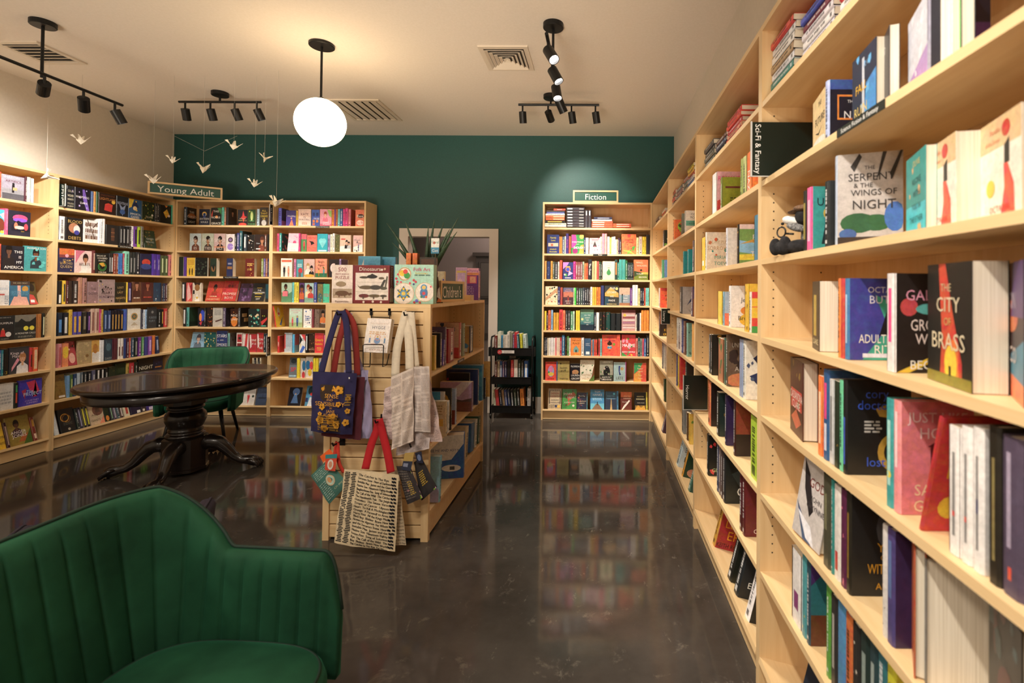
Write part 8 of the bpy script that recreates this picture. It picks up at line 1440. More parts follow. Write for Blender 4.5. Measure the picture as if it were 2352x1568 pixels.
cb = carton('picture_book',-1.035,-.965,3.06,3.074,GT+.006,.165,'3a2a24','4a342a','e8e0d0',['P d8702a,0,0,40,30,20,70,0,80','P d8702a,50,0,100,0,100,30','D e8dcd0,6,4,7','P e8e4e0,60,20,100,10,100,60,80,50'],'brown and orange picture book on the wire stand','book',.5)
cb.rotation_euler = (-.2,0,.95)
# plant
pt = empty('potted_plant', (-1.14,3.24,GT), label='spiky snake plant in a patterned pot behind the craft kit', cat='plant')
MB().lathe([(0,0),(.062,0),(.072,.02),(.078,.20),(.070,.20),(.068,.17),(0,.17)], seg=24).build('pot', noise_mix(mat('pot_glaze','3a3430',.5),'2a2624','6a6058',(1,1,1),30,3), pt, True)
MB().lathe([(.066,.172),(0,.176)], seg=20).build('soil', mat('soil','2a1f18',.9), pt)
TIPS = ((-1.3634,3.1500,1.8726),(-1.3279,3.1500,1.7467),(-1.2425,3.1500,1.8818),(-1.1106,3.2000,1.8641),(-1.0879,3.2500,1.9113),(-1.0240,3.2500,1.8944),(-0.9706,3.2000,1.8424),(-0.9145,3.2000,1.9167),(-0.9075,3.1500,1.8198),(-0.9393,3.1000,1.7531),(-1.2166,3.1000,1.6243))
for k, tp in enumerate(TIPS):
    tp = Vector(tp)-Vector((-1.14,3.24,GT)); b0 = Vector((tp.x*.16,tp.y*.1,.175)); dirv = tp-b0; mid = b0+dirv*.55+Vector((0,0,.03))
    pts = [b0+(mid-b0)*t*2*(1-t)*1+ (dirv*t*t if False else Vector()) for t in ()]
    pts = [b0*(1-t)**2+mid*2*t*(1-t)+tp*t*t for t in [i/8 for i in range(9)]]
    MB().tube(pts,.009,7,rr=[.016*(1-.92*(i/8)**1.5) for i in range(9)]).build('leaf', leaf_m, pt, True)
for k, x in enumerate((-1.215,-1.175)):
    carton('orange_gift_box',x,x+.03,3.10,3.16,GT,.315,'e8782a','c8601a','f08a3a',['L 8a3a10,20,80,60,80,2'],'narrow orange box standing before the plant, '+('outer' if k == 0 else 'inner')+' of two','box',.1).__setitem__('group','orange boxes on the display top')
carton('gift_bag',-1.135,-1.03,3.115,3.15,GT,.29,'4a4038','3a302a','2a2420',['D e0d8cc,8,3,9','D 2a2420,8,5,8','T50,60,14,e8e0d4,EAT','R10,80,90,96,6a4a3a'],'dark brown patterned box with white lettering before the plant','box')
tgs = carton('gift_tag',-1.085,-1.03,3.18,3.184,1.68,.10,'e4e4dc','d0d0c8','f0f0ea',['R0,0,100,40,3a8ab0','T50,20,24,e8e8e0,Get','C40,70,16,d83a3a','T50,74,20,3a8a6a,Card'],'small white and blue card clipped in the plant','card',-.1)
MB().tube([(.027,.004,0),(.024,.01,-.16)],.002,6).build('stake', mat('stake','8a7a5a',.6), tgs)
# ------------------------------------------------------------------ hooks, bags and pouches on the slatwall
YF = 2.8425
def hook(p, L, label):
    x, z = p; r = empty('slatwall_hook', (x,YF,z), label=label, cat='hook', group='black slatwall hooks')
    MB().box(-.016,.016,-.004,0,-.03,.022).build('plate', black_m, r)
    MB().tube([(0,-.004,0),(0,-L,-.002),(0,-L-.012,.016)],.0045,8).build('rod', black_m, r)
hook((-1.45,1.305),.11,'black hook carrying the dark blue tote bags'); hook((-1.075,1.305),.11,'black hook carrying the cream printed tote bags')
hook((-1.232,.705),.10,'black hook carrying the redacted titles tote'); hook((-1.468,.575),.10,'black hook carrying the teal pouch'); hook((-1.035,.575),.10,'black hook carrying the dark zip pouches')
def sheet(TL, TR, BR, BL, bulge=.02, amp=.006, seed=1, nrm=None, curl=0):
    TL, TR, BR, BL = map(Vector,(TL,TR,BR,BL)); n = (TR-TL).cross(BL-TL).normalized() if nrm is None else Vector(nrm)
    if n.y > 0: n = -n
    rg = random.Random(seed); ph = [rg.uniform(0,6) for _ in range(6)]; fq = [rg.uniform(2,5) for _ in range(6)]
    def f(u, v, side=1, lift=0):
        p = (TL*(1-u)+TR*u)*(1-v)+(BL*(1-u)+BR*u)*v
        e = (max(0,math.sin(PI*u))**.5)*(.35+.65*min(1,v*2.2))*(1 if v < .9 else max(.0,1-(v-.9)*6))
        wv = amp*(math.sin(fq[0]*u*3+ph[0]+v*2)*math.sin(fq[1]*v*2+ph[1])+.5*math.sin(fq[2]*(u+v)*4+ph[2])+.4*math.sin(fq[3]*(u-v)*6+ph[3]))
        return p+n*(side*bulge*e+wv+lift)
    return f
def bag(name, corners, col, label, cat, bulge=.018, amp=.006, seed=1, prints=(), straps=(), sm=None, group=None, nu=22, nv=26, region=(0,1,0,1)):
    root = empty(name, corners[3], label=label, cat=cat, group=group); o0 = Vector(corners[3])
    f = sheet(*corners, bulge=bulge, amp=amp, seed=seed); c = hexc(col); B = MB()
    B.grid(lambda u,v: f(u,v,1)-o0, nu, nv, c); B.grid(lambda u,v: f(1-u,v,-1)-o0, nu, nv, c)
    # side, bottom walls
    for uu, sg in ((0,1),(1,-1)): B.grid(lambda a,v: f(uu,v,1 if (a > .5) == (sg > 0) else -1)-o0, 1, nv, c)
    B.grid(lambda u,a: f(u,1,1 if a < .5 else -1)-o0, nu, 1, c)
    B.build('bag_body', cloth_m, root, True)
    A, Lt = MB(), MB(); W = (Vector(corners[1])-Vector(corners[0])).length; H = (Vector(corners[3])-Vector(corners[0])).length
    put = lambda x,y,l: f(min(1,max(0,x/W)), min(1,max(0,1-y/H)), 1, .0012+l*2)-o0
    for i, q in enumerate(prints):
        if callable(q): q(A, Lt, put, W, H)
        else: draw(q, random.Random(i), A, Lt, put, W, H, i)
    if A.f: A.build('printed_art', cloth_m, root, kind='stuff')
    if Lt.f: Lt.build('lettering', ink_m, root, kind='stuff')
    for k, (pts, wd, sc) in enumerate(straps):
        ribbon('strap', pts, wd, sc, root, o0)
    return root
def ribbon(name, pts, wd, col, parent, o0, th=.004, wdir=(1,0,0)):
    P = [Vector(p)-o0 for p in pts]; q = []; n = len(P)          # Catmull-Rom through the points
    for i in range(n-1):
        a, b_, c, d = P[max(0,i-1)], P[i], P[i+1], P[min(n-1,i+2)]
        for k in range(6):
            t = k/6; q.append(.5*((2*b_)+(c-a)*t+(2*a-5*b_+4*c-d)*t*t+(3*b_-a-3*c+d)*t**3))
    q.append(P[-1]); wv = Vector(wdir); B = MB(); vs = []
    for i, p in enumerate(q):
        t = (q[min(i+1,len(q)-1)]-q[max(0,i-1)]).normalized(); s_ = wv-t*wv.dot(t); s_ = s_.normalized()*wd/2 if s_.length > .05 else Vector((0,wd/2,0))
        vs += [p-s_, p+Vector((0,-.0012,0)), p+s_]
    B.add(vs,[(3*i+j,3*i+j+1,3*i+j+4,3*i+j+3) for i in range(len(q)-1) for j in (0,1)],hexc(col))
    return rigid(B.build(name, cloth_m, parent, True), th)
fl = lambda x,y,r,c='e0a030': ['C%g,%g,%g,%s'%(x+r*.75*math.cos(k*1.2566+x),y+r*.55*math.sin(k*1.2566+x),r*.52,c) for k in range(5)]+['C%g,%g,%g,%s'%(x,y,r*.3,'6a3a10')]
sp = ['R22,4,76,80,3a2c22']+fl(33,72,7)+fl(52,74,5)+fl(66,72,8)+fl(30,44,6)+fl(27,22,8)+fl(52,24,9)+fl(66,16,7)+fl(40,10,7)+fl(69,50,5)+fl(28,33,4)+fl(60,31,5)
sp += ['L 8a6420,25,74,6,32,7','T53,63,8,e8a838,SENSE','T50,57,4.5,e0a030,AND','T50,50,8.5,e8a838,SENSIBILITY','T54,43.5,3.6,e0a030,BY','T54,38,6,e8a838,JANE','T54,32,6,e8a838,AUSTEN']
sp += fl(90,60,5,'b8842a')+fl(91,40,5,'c8902a')+fl(90,22,6,'c8902a')+['L 8a6a2a,84,97,48,68,5','R88,92,91,95,e8e4dc']
navy = '2a2650'
hkL = (-1.45,YF-.07,1.318)
bag('tote_bag',((-1.4291,2.7700,0.9889),(-1.2908,2.7700,0.9904),(-1.2580,2.7750,0.6130),(-1.4011,2.7750,0.6013)),'a8a0c4','lavender tote bag hanging behind the navy one','tote bag',.02,.008,5,
  ['D 8a8458,7,3,12'],[(((-1.3295,2.7900,0.9572),(-1.3919,2.8000,1.1331),(-1.4364,2.8000,1.2691),(hkL[0]+.03,hkL[1]+.05,hkL[2]-.01)),.026,'a8a0c4')],group='tote bags hung on the stand')
bag('tote_bag',((-1.5502,2.7400,0.9633),(-1.2958,2.7400,0.9565),(-1.3150,2.7450,0.6066),(-1.5379,2.7450,0.6279)),'5a2430','maroon tote bag hanging just behind the navy one','tote bag',.014,.005,8,(),
  [(((-1.4797,2.7500,0.9624),(-1.4635,2.7700,1.1356),(-1.4384,2.7800,1.2580),(hkL[0],hkL[1]+.03,hkL[2]),(-1.3836,2.7800,1.2462),(-1.3618,2.7700,1.1122),(-1.3423,2.7500,0.9639)),.034,'8a2a24')],group='tote bags hung on the stand')
bag('tote_bag',((-1.5641,2.7000,0.9915),(-1.3205,2.7000,0.9847),(-1.3443,2.7000,0.6483),(-1.5733,2.7000,0.6645)),navy,'navy tote bag printed with golden flowers and a classic title','tote bag',.02,.004,2,sp,
  [(((-1.5210,2.7050,0.9840),(-1.5085,2.7400,1.1142),(-1.4828,2.7700,1.2582),(hkL[0]-.01,hkL[1],hkL[2]+.004)),.034,navy),
   (((hkL[0]+.004,hkL[1],hkL[2]+.004),(-1.4183,2.7650,1.2592),(-1.3884,2.7300,1.1166),(-1.3688,2.7050,0.9833)),.034,navy)],group='tote bags hung on the stand')
hkR = (-1.075,YF-.07,1.318)
cr = 'e0d2bc'
def cardlines(A, Lt, put, W, H):
    rg = random.Random(9); ink = hexc('8a7a78')
    for cx in (0.02,.52):
        y = .03
        while y < .97:
            x = cx; hh = .004
            if rg.random() < .12: y += .03; 
            while x < cx+.44:
                w = rg.uniform(.03,.12); x1 = min(cx+.45,x+w)
                A.add([put(a*W,b_*H,0) for a,b_ in ((x,y),(x1,y),(x1,y+hh),(x,y+hh))],[(0,1,2,3)],ink); x = x1+.012
            y += .017
    for yy in (.35,.68): A.add([put(a*W,b_*H,0) for a,b_ in ((0.02,yy),(.98,yy),(.98,yy+.012),(.02,yy+.012))],[(0,1,2,3)],hexc('efe6e0'))
    A.add([put(a*W,b_*H,0) for a,b_ in ((.485,0),(.5,0),(.5,1),(.485,1))],[(0,1,2,3)],hexc('efe6e0'))
def redcard(A, Lt, put, W, H):
    cardlines(A, Lt, put, W, H)
    A.add([put(a*W,b_*H,2) for a,b_ in ((.0,.66),(.42,.66),(.42,1),(.0,1))],[(0,1,2,3)],hexc('d8504a'))
bag('tote_bag',((-1.2042,2.7900,0.8847),(-0.9551,2.7900,0.9909),(-0.8732,2.7900,0.5890),(-1.2249,2.7900,0.5991)),'dcc4c0','pale tote bag with a red block, spread widest behind the others','tote bag',.012,.012,11,[redcard],
  [(((-1.1549,2.7950,0.9385),(-1.1345,2.8000,1.1110),(hkR[0]-.015,hkR[1]+.03,hkR[2]),(-1.0479,2.8000,1.1615),(-1.0238,2.7950,0.9894)),.03,cr)],group='tote bags hung on the stand')
bag('tote_bag',((-1.1216,2.7600,0.8234),(-0.9310,2.7600,0.8743),(-0.9366,2.7600,0.5585),(-1.1222,2.7600,0.5172)),'d4c6c4','grey white tote bag hanging lowest of the card printed ones','tote bag',.012,.01,14,[cardlines],(),group='tote bags hung on the stand')
bag('tote_bag',((-1.0246,2.7300,1.0191),(-0.9324,2.7300,1.0225),(-0.9204,2.7300,0.6595),(-1.0076,2.7300,0.6631)),'dccfc8','narrow folded tote bag of pale card print beside the stile','tote bag',.012,.005,17,[cardlines],
  [(((-1.0113,2.7400,1.0177),(-1.0345,2.7650,1.1406),(-1.0477,2.7700,1.2502),(hkR[0]+.02,hkR[1],hkR[2]))  ,.04,cr)],group='tote bags hung on the stand')
bag('tote_bag',((-1.1389,2.7150,0.9626),(-1.0141,2.7150,1.0191),(-1.0086,2.7150,0.6148),(-1.1285,2.7150,0.5655)),'e4d4c8','cream tote bag printed like a library date card, foremost of its hook','tote bag',.014,.006,20,[cardlines],
  [(((-1.1169,2.7200,0.9716),(-1.1215,2.7500,1.1170),(-1.0971,2.7700,1.2571),(hkR[0]-.005,hkR[1],hkR[2]+.003)),.045,cr),(((hkR[0]+.002,hkR[1],hkR[2]+.003),(-1.0724,2.7700,1.2500),(-1.0511,2.7450,1.1184),(-1.0375,2.7200,1.0061)),.045,cr)],group='tote bags hung on the stand')
LN = ['The Catcher In The Rye','Sorcerers Stone  Heart of Darkness','Invisible Man  James and the Giant','Native Son  Nineteen Eighty-four','Slaughterhouse-Five  Song of Solomon','The Call of the Wild  The Catcher','The Handmaids Tale  The Jungle','Outsiders  The Satanic Verses','Tropic of Cancer  Ulysses','Heart  To Kill A Mockingbird','Orange  A Farewell to Arms','Harry Finn  All the Kings Men','Black Boy  Blubber  Brave New','Flowers for Algernon  For Whom','and the Sorcerers Stone  Heart','Invisible Man  James and the','Native Son  Nineteen Eighty','house-Five  Song of Solomon','Rye  The Call of the Wild  The','Boy  Blubber  Brave New World','The Catcher In The Rye  For Whom']
def banned(A, Lt, put, W, H):
    rg = random.Random(4); ink = hexc('17151a'); n = len(LN)
    for i, s in enumerate(LN):
        y = 1-(i+1.1)/(n+1.2); hh = .66/(n+1.2)
        [text(Lt, s, lambda tx,ty: put(.275*W+tx+dx, y*H+ty-tx*.10, 0), hh*H, ink, .60*W, align=1) for dx in (0,.0009)]
        for x0,x1 in ((.03,.13),(.15,.25)):
            for dy in (0,.5/(n+1.2)):
                a = x0+rg.uniform(-.01,.02); b_ = x1-rg.uniform(0,.03); q = .15/(n+1.2)
                A.add([put(px*W,py*H,0) for px,py in ((a,y-q+dy-.01),(b_,y-q+dy-.008),(b_,y+q+dy-.008),(a,y+q+dy-.01))],[(0,1,2,3)],ink)
        for x0 in (.88,.93):
            a = x0+rg.uniform(-.015,.01); q = .30/(n+1.2)
            A.add([put(min(.99,px)*W,py*H,0) for px,py in ((a,y-q),(a+.045,y-q-.012),(a+.045,y+q-.012),(a,y+q))],[(0,1,2,3)],ink)
hk3 = (-1.232,YF-.07,.716); red = 'b01820'
def lines2(A, Lt, put, W, H): 
    for i, s in enumerate(LN): text(Lt, s, lambda tx,ty: put(W*.55+tx, (1-(i+1.4)/22)*H+ty, 0), .02*H, hexc('2a2628'), .86*W)
bag('tote_bag',((-1.2101,2.7400,0.4287),(-1.1024,2.7500,0.4434),(-1.0437,2.7200,0.0401),(-1.1533,2.7000,0.0580)),'d4c2a4','second cream tote of crossed out titles, half hidden behind its twin','tote bag',.012,.004,27,[lines2],(),group='tote bags hung on the stand')
bag('tote_bag',((-1.3749,2.6900,0.4660),(-1.0780,2.6900,0.4370),(-1.0791,2.6600,0.0377),(-1.4126,2.6600,0.0790)),'e0cca8','cream tote bag printed with crossed out book titles and red straps','tote bag',.02,.004,24,[banned],
  [(((-1.2624,2.6900,0.4652),(-1.2537,2.7400,0.5848),(-1.2344,2.7650,0.6625),(hk3[0]-.004,hk3[1],hk3[2])),.042,red),(((hk3[0]+.004,hk3[1],hk3[2]),(-1.1930,2.7500,0.6309),(-1.1544,2.7200,0.5444),(-1.1211,2.6900,0.4483)),.042,red)],group='tote bags hung on the stand')
bag('zip_pouch',((-1.5960,2.7500,0.4027),(-1.5042,2.7500,0.4912),(-1.3847,2.7500,0.3621),(-1.4906,2.7500,0.2446)),'4a7a70','teal pouch with an oval portrait hanging from the low hook','pouch',.012,.003,31,
  ['E62,48,17,17,d8bc98','E62,48,14,14,b8d0c0','E60,50,8,9,d8a070','L 8fb0a4,10,95,70,96,5','L 8fb0a4,10,45,6,60,9','T74,20,8,c8d4b0,Oh my'],
  [(((-1.4717,2.7500,0.4456),(-1.468,YF-.06,.582),(-1.4404,2.7500,0.4823),(-1.4101,2.7500,0.4222)),.02,'c83a2a')],nu=12,nv=12)
for nm, cs, c, pr, lb in (('hang_tag',((-1.5007,2.7250,0.5286),(-1.4353,2.7250,0.5342),(-1.4459,2.7250,0.4381),(-1.5043,2.7250,0.4445)),'d8523a',['R0,75,100,100,3a8a90','E50,38,28,32,e8dcd0','E50,38,16,20,d89878'],'red tag with a white oval on the teal pouch hook'),
   ('hang_tag',((-1.5378,2.7350,0.5151),(-1.4848,2.7350,0.5592),(-1.4625,2.7350,0.5306),(-1.5202,2.7350,0.4816)),'ee6a2a',[],'plain orange tag on the teal pouch hook'),
   ('hang_tag',((-1.0559,2.7150,0.5474),(-1.0030,2.7150,0.5528),(-1.0232,2.7150,0.4476),(-1.0739,2.7150,0.4564)),'2f3448',['R0,52,100,100,b89a58','R10,20,60,40,8a90a8'],'navy and gold tag on the dark pouch hook'),
   ('hang_tag',((-1.0060,2.7300,0.5431),(-0.9698,2.7300,0.5532),(-0.9593,2.7300,0.4862),(-0.9932,2.7300,0.4905)),'24263a',['E50,50,30,30,6a7aa0'],'small navy tag behind the gold one')):
    bag(nm, cs, c, lb, 'tag', .001, .0, 3, pr, (), nu=2, nv=2, group='swing tags on the pouches')
bag('zip_pouch',((-1.1092,2.7300,0.4697),(-1.0316,2.7300,0.4660),(-0.9568,2.7300,0.2993),(-1.0433,2.7300,0.2597)),'3a3436','dark zip pouch with a green zip, lower of two','pouch',.012,.003,35,['R86,0,94,100,8ab82a','R94,0,97,100,c890a8','L 6a625c,8,70,10,90,12','C34,34,9,a87a7a','L b89a48,46,76,20,60,7'],(),nu=12,nv=12,group='dark zip pouches')
bag('zip_pouch',((-1.0219,2.7550,0.4814),(-0.9783,2.7550,0.5111),(-0.8883,2.7550,0.3479),(-0.9751,2.7550,0.2693)),'2f2b2c','dark zip pouch with a green zip, upper of two','pouch',.012,.003,37,['R80,0,90,100,8ab82a','R90,0,95,100,c890a8','L b8983a,30,70,30,70,7'],(),nu=12,nv=12,group='dark zip pouches')
# wire holder with the display book
wh = empty('wire_book_holder', (-1.29,YF,1.27), label='black wire book holder on the slatwall', cat='holder'); o0 = Vector((-1.29,YF,1.27))
wm = MB()
for path in (((-1.3109,2.8350,1.3210),(-1.3055,2.8300,1.2812),(-1.2953,2.8000,1.0227),(-1.2605,2.7200,1.0181),(-1.2873,2.7000,1.0208),(-1.2891,2.7000,1.1379),(-1.2795,2.7000,1.1427),(-1.1832,2.7000,1.1437),(-1.1759,2.7000,1.1367),(-1.1791,2.7000,1.0220),(-1.1747,2.7400,1.0256),(-1.1864,2.8000,1.0808),(-1.2000,2.8300,1.3223)),((-1.3081,2.8300,1.2861),(-1.2020,2.8300,1.2847))):
    wm.tube([Vector(p)-o0 for p in path],.0028,6)
wm.build('wire_frame', black_m, wh)
for u_ in (((-1.3098,2.8380,1.3259)),((-1.2035,2.8380,1.3269))): MB().box(-.008,.008,-.003,.0,-.03,.01).build('clip', black_m, wh, M=Matrix.Translation(Vector(u_)-o0))
B, pg, A, Lt = book_parts(.142,.19,.034,'efe4dc','~'.join(['T52,85,5,c8a890,THE LITTLE BOOK OF','T52,73,11,5a5a68,HYGGE','L d8a878,15,85,52,62,2','E52,34,13,9,7a9ac8','A52,44,11,2,e0885a','C52,46,4,d8b060','R18,28,24,42,6a8ab8','R80,28,86,42,6a8ab8','P e8b04a,19,44,23,44,21,50','P e8b04a,81,44,85,44,83,50','R30,22,74,25,d8886a','L b89a88,25,80,6,10,1']),random.Random(1),'f')
o = B.build('book', cover_m, label='small white book with a blue kettle in the wire holder', cat='book'); o.matrix_world = Matrix.Translation((-1.3053,2.7250,1.0988)) @ Matrix.Rotation(-.20,4,'X') @ Matrix.Rotation(-.05,4,'Z') @ Matrix.Rotation(.04,4,'Y')
pg.build('pages', page_m, o); A.build('cover_art', cover_m, o, kind='stuff'); Lt.build('lettering', ink_m, o, kind='stuff')
# ------------------------------------------------------------------ oval pedestal table
tb = empty('pedestal_table', (-3.225,3.842,0), math.radians(75), label='oval espresso brown pedestal table with claw feet', cat='table')
ta, tbb = .656, .538
def half_top(sg):
    prof = [(1-.030,.720),(1-.012,.723),(1-.004,.729),(1.0,.738),(1-.004,.746),(1-.016,.750),(1-.022,.7545),(1-.03,.755)]
    n = 40; vs = []; m = len(prof); mb = MB()
    for k in range(n+1):
        t = -PI/2+PI*k/n
        for r, z in prof: vs.append((sg*max(.0012,ta*r*math.cos(t)), tbb*r*math.sin(t), z))
    fs = [(k*m+i,(k+1)*m+i,(k+1)*m+i+1,k*m+i+1) for k in range(n) for i in range(m-1)]
    fs.append(tuple(k*m+m-1 for k in range(n+1))); fs.append(tuple(k*m for k in range(n+1))[::-1])
    fs += [tuple(range(m)), tuple(n*m+i for i in range(m))[::-1], (0,m-1,n*m+m-1,n*m)]
    o = mb.add(vs, fs).build('table_top', table_m, tb); 
    m_ = o.modifiers.new('wn','WEIGHTED_NORMAL'); return o
half_top(1); half_top(-1)
MB().lathe([(.90,.645),(.905,.64),(.915,.645),(.92,.655),(.92,.7195),(.88,.7195)], seg=64, sx=ta, sy=tbb).build('apron', table_m, tb, True)
oct_ = dict(seg=8, ph=PI/8)
MB().lathe([(.115,.53),(.14,.54),(.14,.645),(0,.645)], **oct_).build('column_top_block', table_m, tb)
MB().lathe([(.10,.28),(.125,.285),(.128,.30),(.118,.312),(.105,.318),(.112,.33),(.112,.342),(.104,.35),(.115,.37),(.131,.41),(.134,.44),(.128,.465),(.108,.488),(.104,.495),(.118,.505),(.12,.515),(.112,.525),(.108,.531)], seg=40).build('turned_column', table_m, tb, True)
MB().lathe([(.14,.022),(.155,.03),(.155,.05),(.148,.055),(.148,.275),(.13,.285),(0,.285)], **oct_).build('column_base_block', table_m, tb)
for a in (198,288,18,108):
    an = math.radians(a-75); c, s = math.cos(an), math.sin(an)
    path = [(.10,.215),(.17,.232),(.225,.215),(.275,.165),(.325,.105),(.375,.068),(.42,.062),(.455,.056),(.485,.042),(.50,.034)]
    rr = [.06,.058,.052,.044,.036,.032,.037,.043,.040,.026]
    lg = MB().tube([(r*c,r*s,z) for r,z in path],.04,12,rr=rr).build('claw_foot', table_m, tb, True)
    for da in (-.075,-.025,.025,.075):
        ca, sa = math.cos(an+da*1.3), math.sin(an+da*1.3)
        MB().tube([(.43*ca,.43*sa,.07),(.465*ca,.465*sa,.062),(.495*ca,.495*sa,.045),(.512*ca,.512*sa,.02),(.515*ca,.515*sa,.004)],.012,8,rr=[.008,.016,.017,.014,.004]).build('toe', table_m, lg, True)
# ------------------------------------------------------------------ armchairs
def armchair(loc, rz, label, vm, pm, zs=1.0):
    root = empty('armchair', loc, rz, label=label, cat='chair', group='velvet tub armchairs')
    a, xb, xf, R = .265, -.235, .315, .15
    segs = [('l',(xf,-a),(xb+R,-a)),('c',(xb+R,-a+R),-PI/2,-PI),('l',(xb,-a+R),(xb,a-R)),('c',(xb+R,a-R),PI,PI/2),('l',(xb+R,a),(xf,a))]
    Ls = [xf-xb-R, R*PI/2, 2*(a-R), R*PI/2, xf-xb-R]; LT = sum(Ls)
    def plan(l):
        for sg, L_ in zip(segs, Ls):
            if l <= L_+1e-9:
                t = l/L_
                if sg[0] == 'l': 
                    p0, p1 = sg[1], sg[2]; d = ((p1[0]-p0[0])/L_, (p1[1]-p0[1])/L_); return (p0[0]+d[0]*l, p0[1]+d[1]*l), (d[1]*-1, d[0])
                an = sg[2]+(sg[3]-sg[2])*t; return (sg[1][0]+R*math.cos(an), sg[1][1]+R*math.sin(an)), (-math.cos(an), -math.sin(an))
            l -= L_
        return plan(LT-1e-6)
    ss = lambda x, e0, e1: (lambda t: t*t*(3-2*t))(min(1,max(0,(x-e0)/(e1-e0))))
    pitch = LT/25
    def prof(l):
        d = min(l, LT-l); k = .55*min(1,max(0,(d-.365)/.165))+.45*ss(d,.35,.55); zt = .645+.185*k
        zt -= .16*(1-min(1,d/.075))**2.2*1.0
        return zt, k, d
    nu, nin = 300, 12; B = MB(); vs = []
    inward_fix = None
    for i in range(nu+1):
        l = LT*i/nu; (px,py), (nx,ny) = plan(min(l,LT-1e-6))
        # normal pointing to the seat
        if nx*(0.02-px)+ny*(0-py) < 0: nx, ny = -nx, -ny
        zt, k, d = prof(l); ch = abs(math.sin(PI*l/pitch))**.32
        endt = min(1,.35+d/.07)
        z0 = .30
        ring = []
        for j in range(nin):
            z = z0+(zt-.018-z0)*j/(nin-1); fl_ = (z-.42)*(.16*k+.05)
            fade = min(1,max(0,(zt-z)/.05))*min(1,max(0,(d-.03)/.03))
            ring.append((.012+.011*ch*fade*endt-fl_, z))
        f1 = (zt-.42)*(.16*k+.05)
        ring += [(.006-f1,zt-.004),(-.006-f1,zt),(-.024*endt-f1,zt-.001),(-.037*endt-f1,zt-.010),(-.042*endt-f1,zt-.03)]
        for j in range(1,8):
            z = zt-.03+(.30-(zt-.03))*j/7; ring.append((-.042*endt-(z-.42)*(.16*k+.05),z))
        # under edge
        vs.append([(px+nx*o_, py+ny*o_, z) for o_, z in ring])
    m = len(vs[0]); flat = [v for r in vs for v in r]
    fs = [(i*m+j,(i+1)*m+j,(i+1)*m+(j+1)%m,i*m+(j+1)%m) for i in range(nu) for j in range(m)]
    fs += [tuple(range(m)), tuple(range(nu*m,nu*m+m))[::-1]]
    B.add(flat, fs).build('shell_backrest', vm, root, True)
    rim = [Vector(r[nin+2])+Vector((0,0,.003)) for r in vs]
    MB().tube(rim[::2],.0055,7).build('piping', pm, root, True)
    # seat cushion
    def seat(u, v):
        t = 2*PI*u; c, s = math.cos(t), math.sin(t); e = .62
        ex = math.copysign(abs(c)**e, c); ey = math.copysign(abs(s)**e, s)
        pr = [(0,.305),(.90,.305),(.97,.32),(1.0,.345),(1.0,.375),(.975,.398),(.92,.412),(.7,.424),(.35,.430),(0,.432)]
        q = v*(len(pr)-1); i = min(int(q),len(pr)-2); f = q-i; r = pr[i][0]*(1-f)+pr[i+1][0]*f; z = pr[i][1]*(1-f)+pr[i+1][1]*f
        return (.07+ex*.298*r, ey*.247*r, z)
    MB().grid(seat, 56, 18).build('seat', vm, root, True)
    MB().tube([Vector(seat(k/56,.62))*1.0 for k in range(57)],.004,6).build('piping', pm, root, True)
    for sx in (1,-1):
        for sy in (1,-1):
            MB().tube([(.05+sx*.19,sy*.18,.315),(.05+sx*.265,sy*.235,0)],.016,12,rr=[.018,.011]).build('leg', leg_m, root, True)
    return root
armchair((-1.09,1.225,0), math.radians(-3), 'large green velvet armchair close to the camera', velvet_m, piping_m)
armchair((-3.79,4.72,0), math.radians(-64), 'green velvet armchair tucked behind the oval table', velvet_m, piping_m)
dk = armchair((-1.90,1.87,0), math.radians(118), 'charcoal velvet armchair peeping out behind the green one', dark_velvet_m, dark_velvet_m)
dk.scale = (1,1,.765)
# ------------------------------------------------------------------ rolling cart
ct = empty('rolling_cart', (-.9675,5.68,0), label='black three tier rolling cart against the green wall', cat='cart')
cx, cy = .232, .12
for sx in (-1,1):
    MB().tube([(sx*cx,-cy,.055),(sx*cx,-cy,.87),(sx*cx,-cy+.03,.915),(sx*cx,cy-.03,.915),(sx*cx,cy,.87),(sx*cx,cy,.055)],.0095,10).build('side_post', black_m, ct, True)
for z0, z1 in ((.705,.795),(.385,.467),(.062,.146)):
    q = MB(); w_, d_ = cx-.012, cy-.004
    q.box(-w_,w_,-d_,d_,z0,z0+.004).box(-w_,w_,-d_-.003,-d_,z0,z1).box(-w_,w_,d_,d_+.003,z0,z1).box(-w_-.003,-w_,-d_,d_,z0,z1).box(w_,w_+.003,-d_,d_,z0,z1)
    q.box(-w_-.008,w_+.008,-d_-.008,-d_-.003,z1-.008,z1).box(-w_-.008,w_+.008,d_+.003,d_+.008,z1-.008,z1)
    bevel(q.build('tray', black_m, ct),.004)
for sx in (-1,1):
    for sy in (-1,1):
        w = MB().lathe([(.012,-.009),(.026,-.009),(.028,-.006),(.028,.006),(.026,.009),(.012,.009)], seg=20).xf(Matrix.Translation((sx*cx,sy*cy+.012,.0285)) @ Matrix.Rotation(PI/2,4,'Y')).build('caster', leg_m, ct, True)
        MB().box(sx*cx-.014,sx*cx-.0105,sy*cy-.006,sy*cy+.022,.02,.058).box(sx*cx+.0105,sx*cx+.014,sy*cy-.006,sy*cy+.022,.02,.058).box(sx*cx-.014,sx*cx+.014,sy*cy-.006,sy*cy+.022,.054,.06).build('fork', chrome_m, w)
MB().box(-cx-.03,-cx-.012,-cy-.01,-cy+.1,.70,.80).build('side_cup', black_m, ct); MB().box(cx+.012,cx+.03,-cy-.01,-cy+.1,.70,.80).build('side_cup', black_m, ct)
lb = MB().box(-.12,.03,-cy-.0115,-cy-.009,.735,.768).build('price_tag', mat('tag_white','e8e4e0',.5), ct)
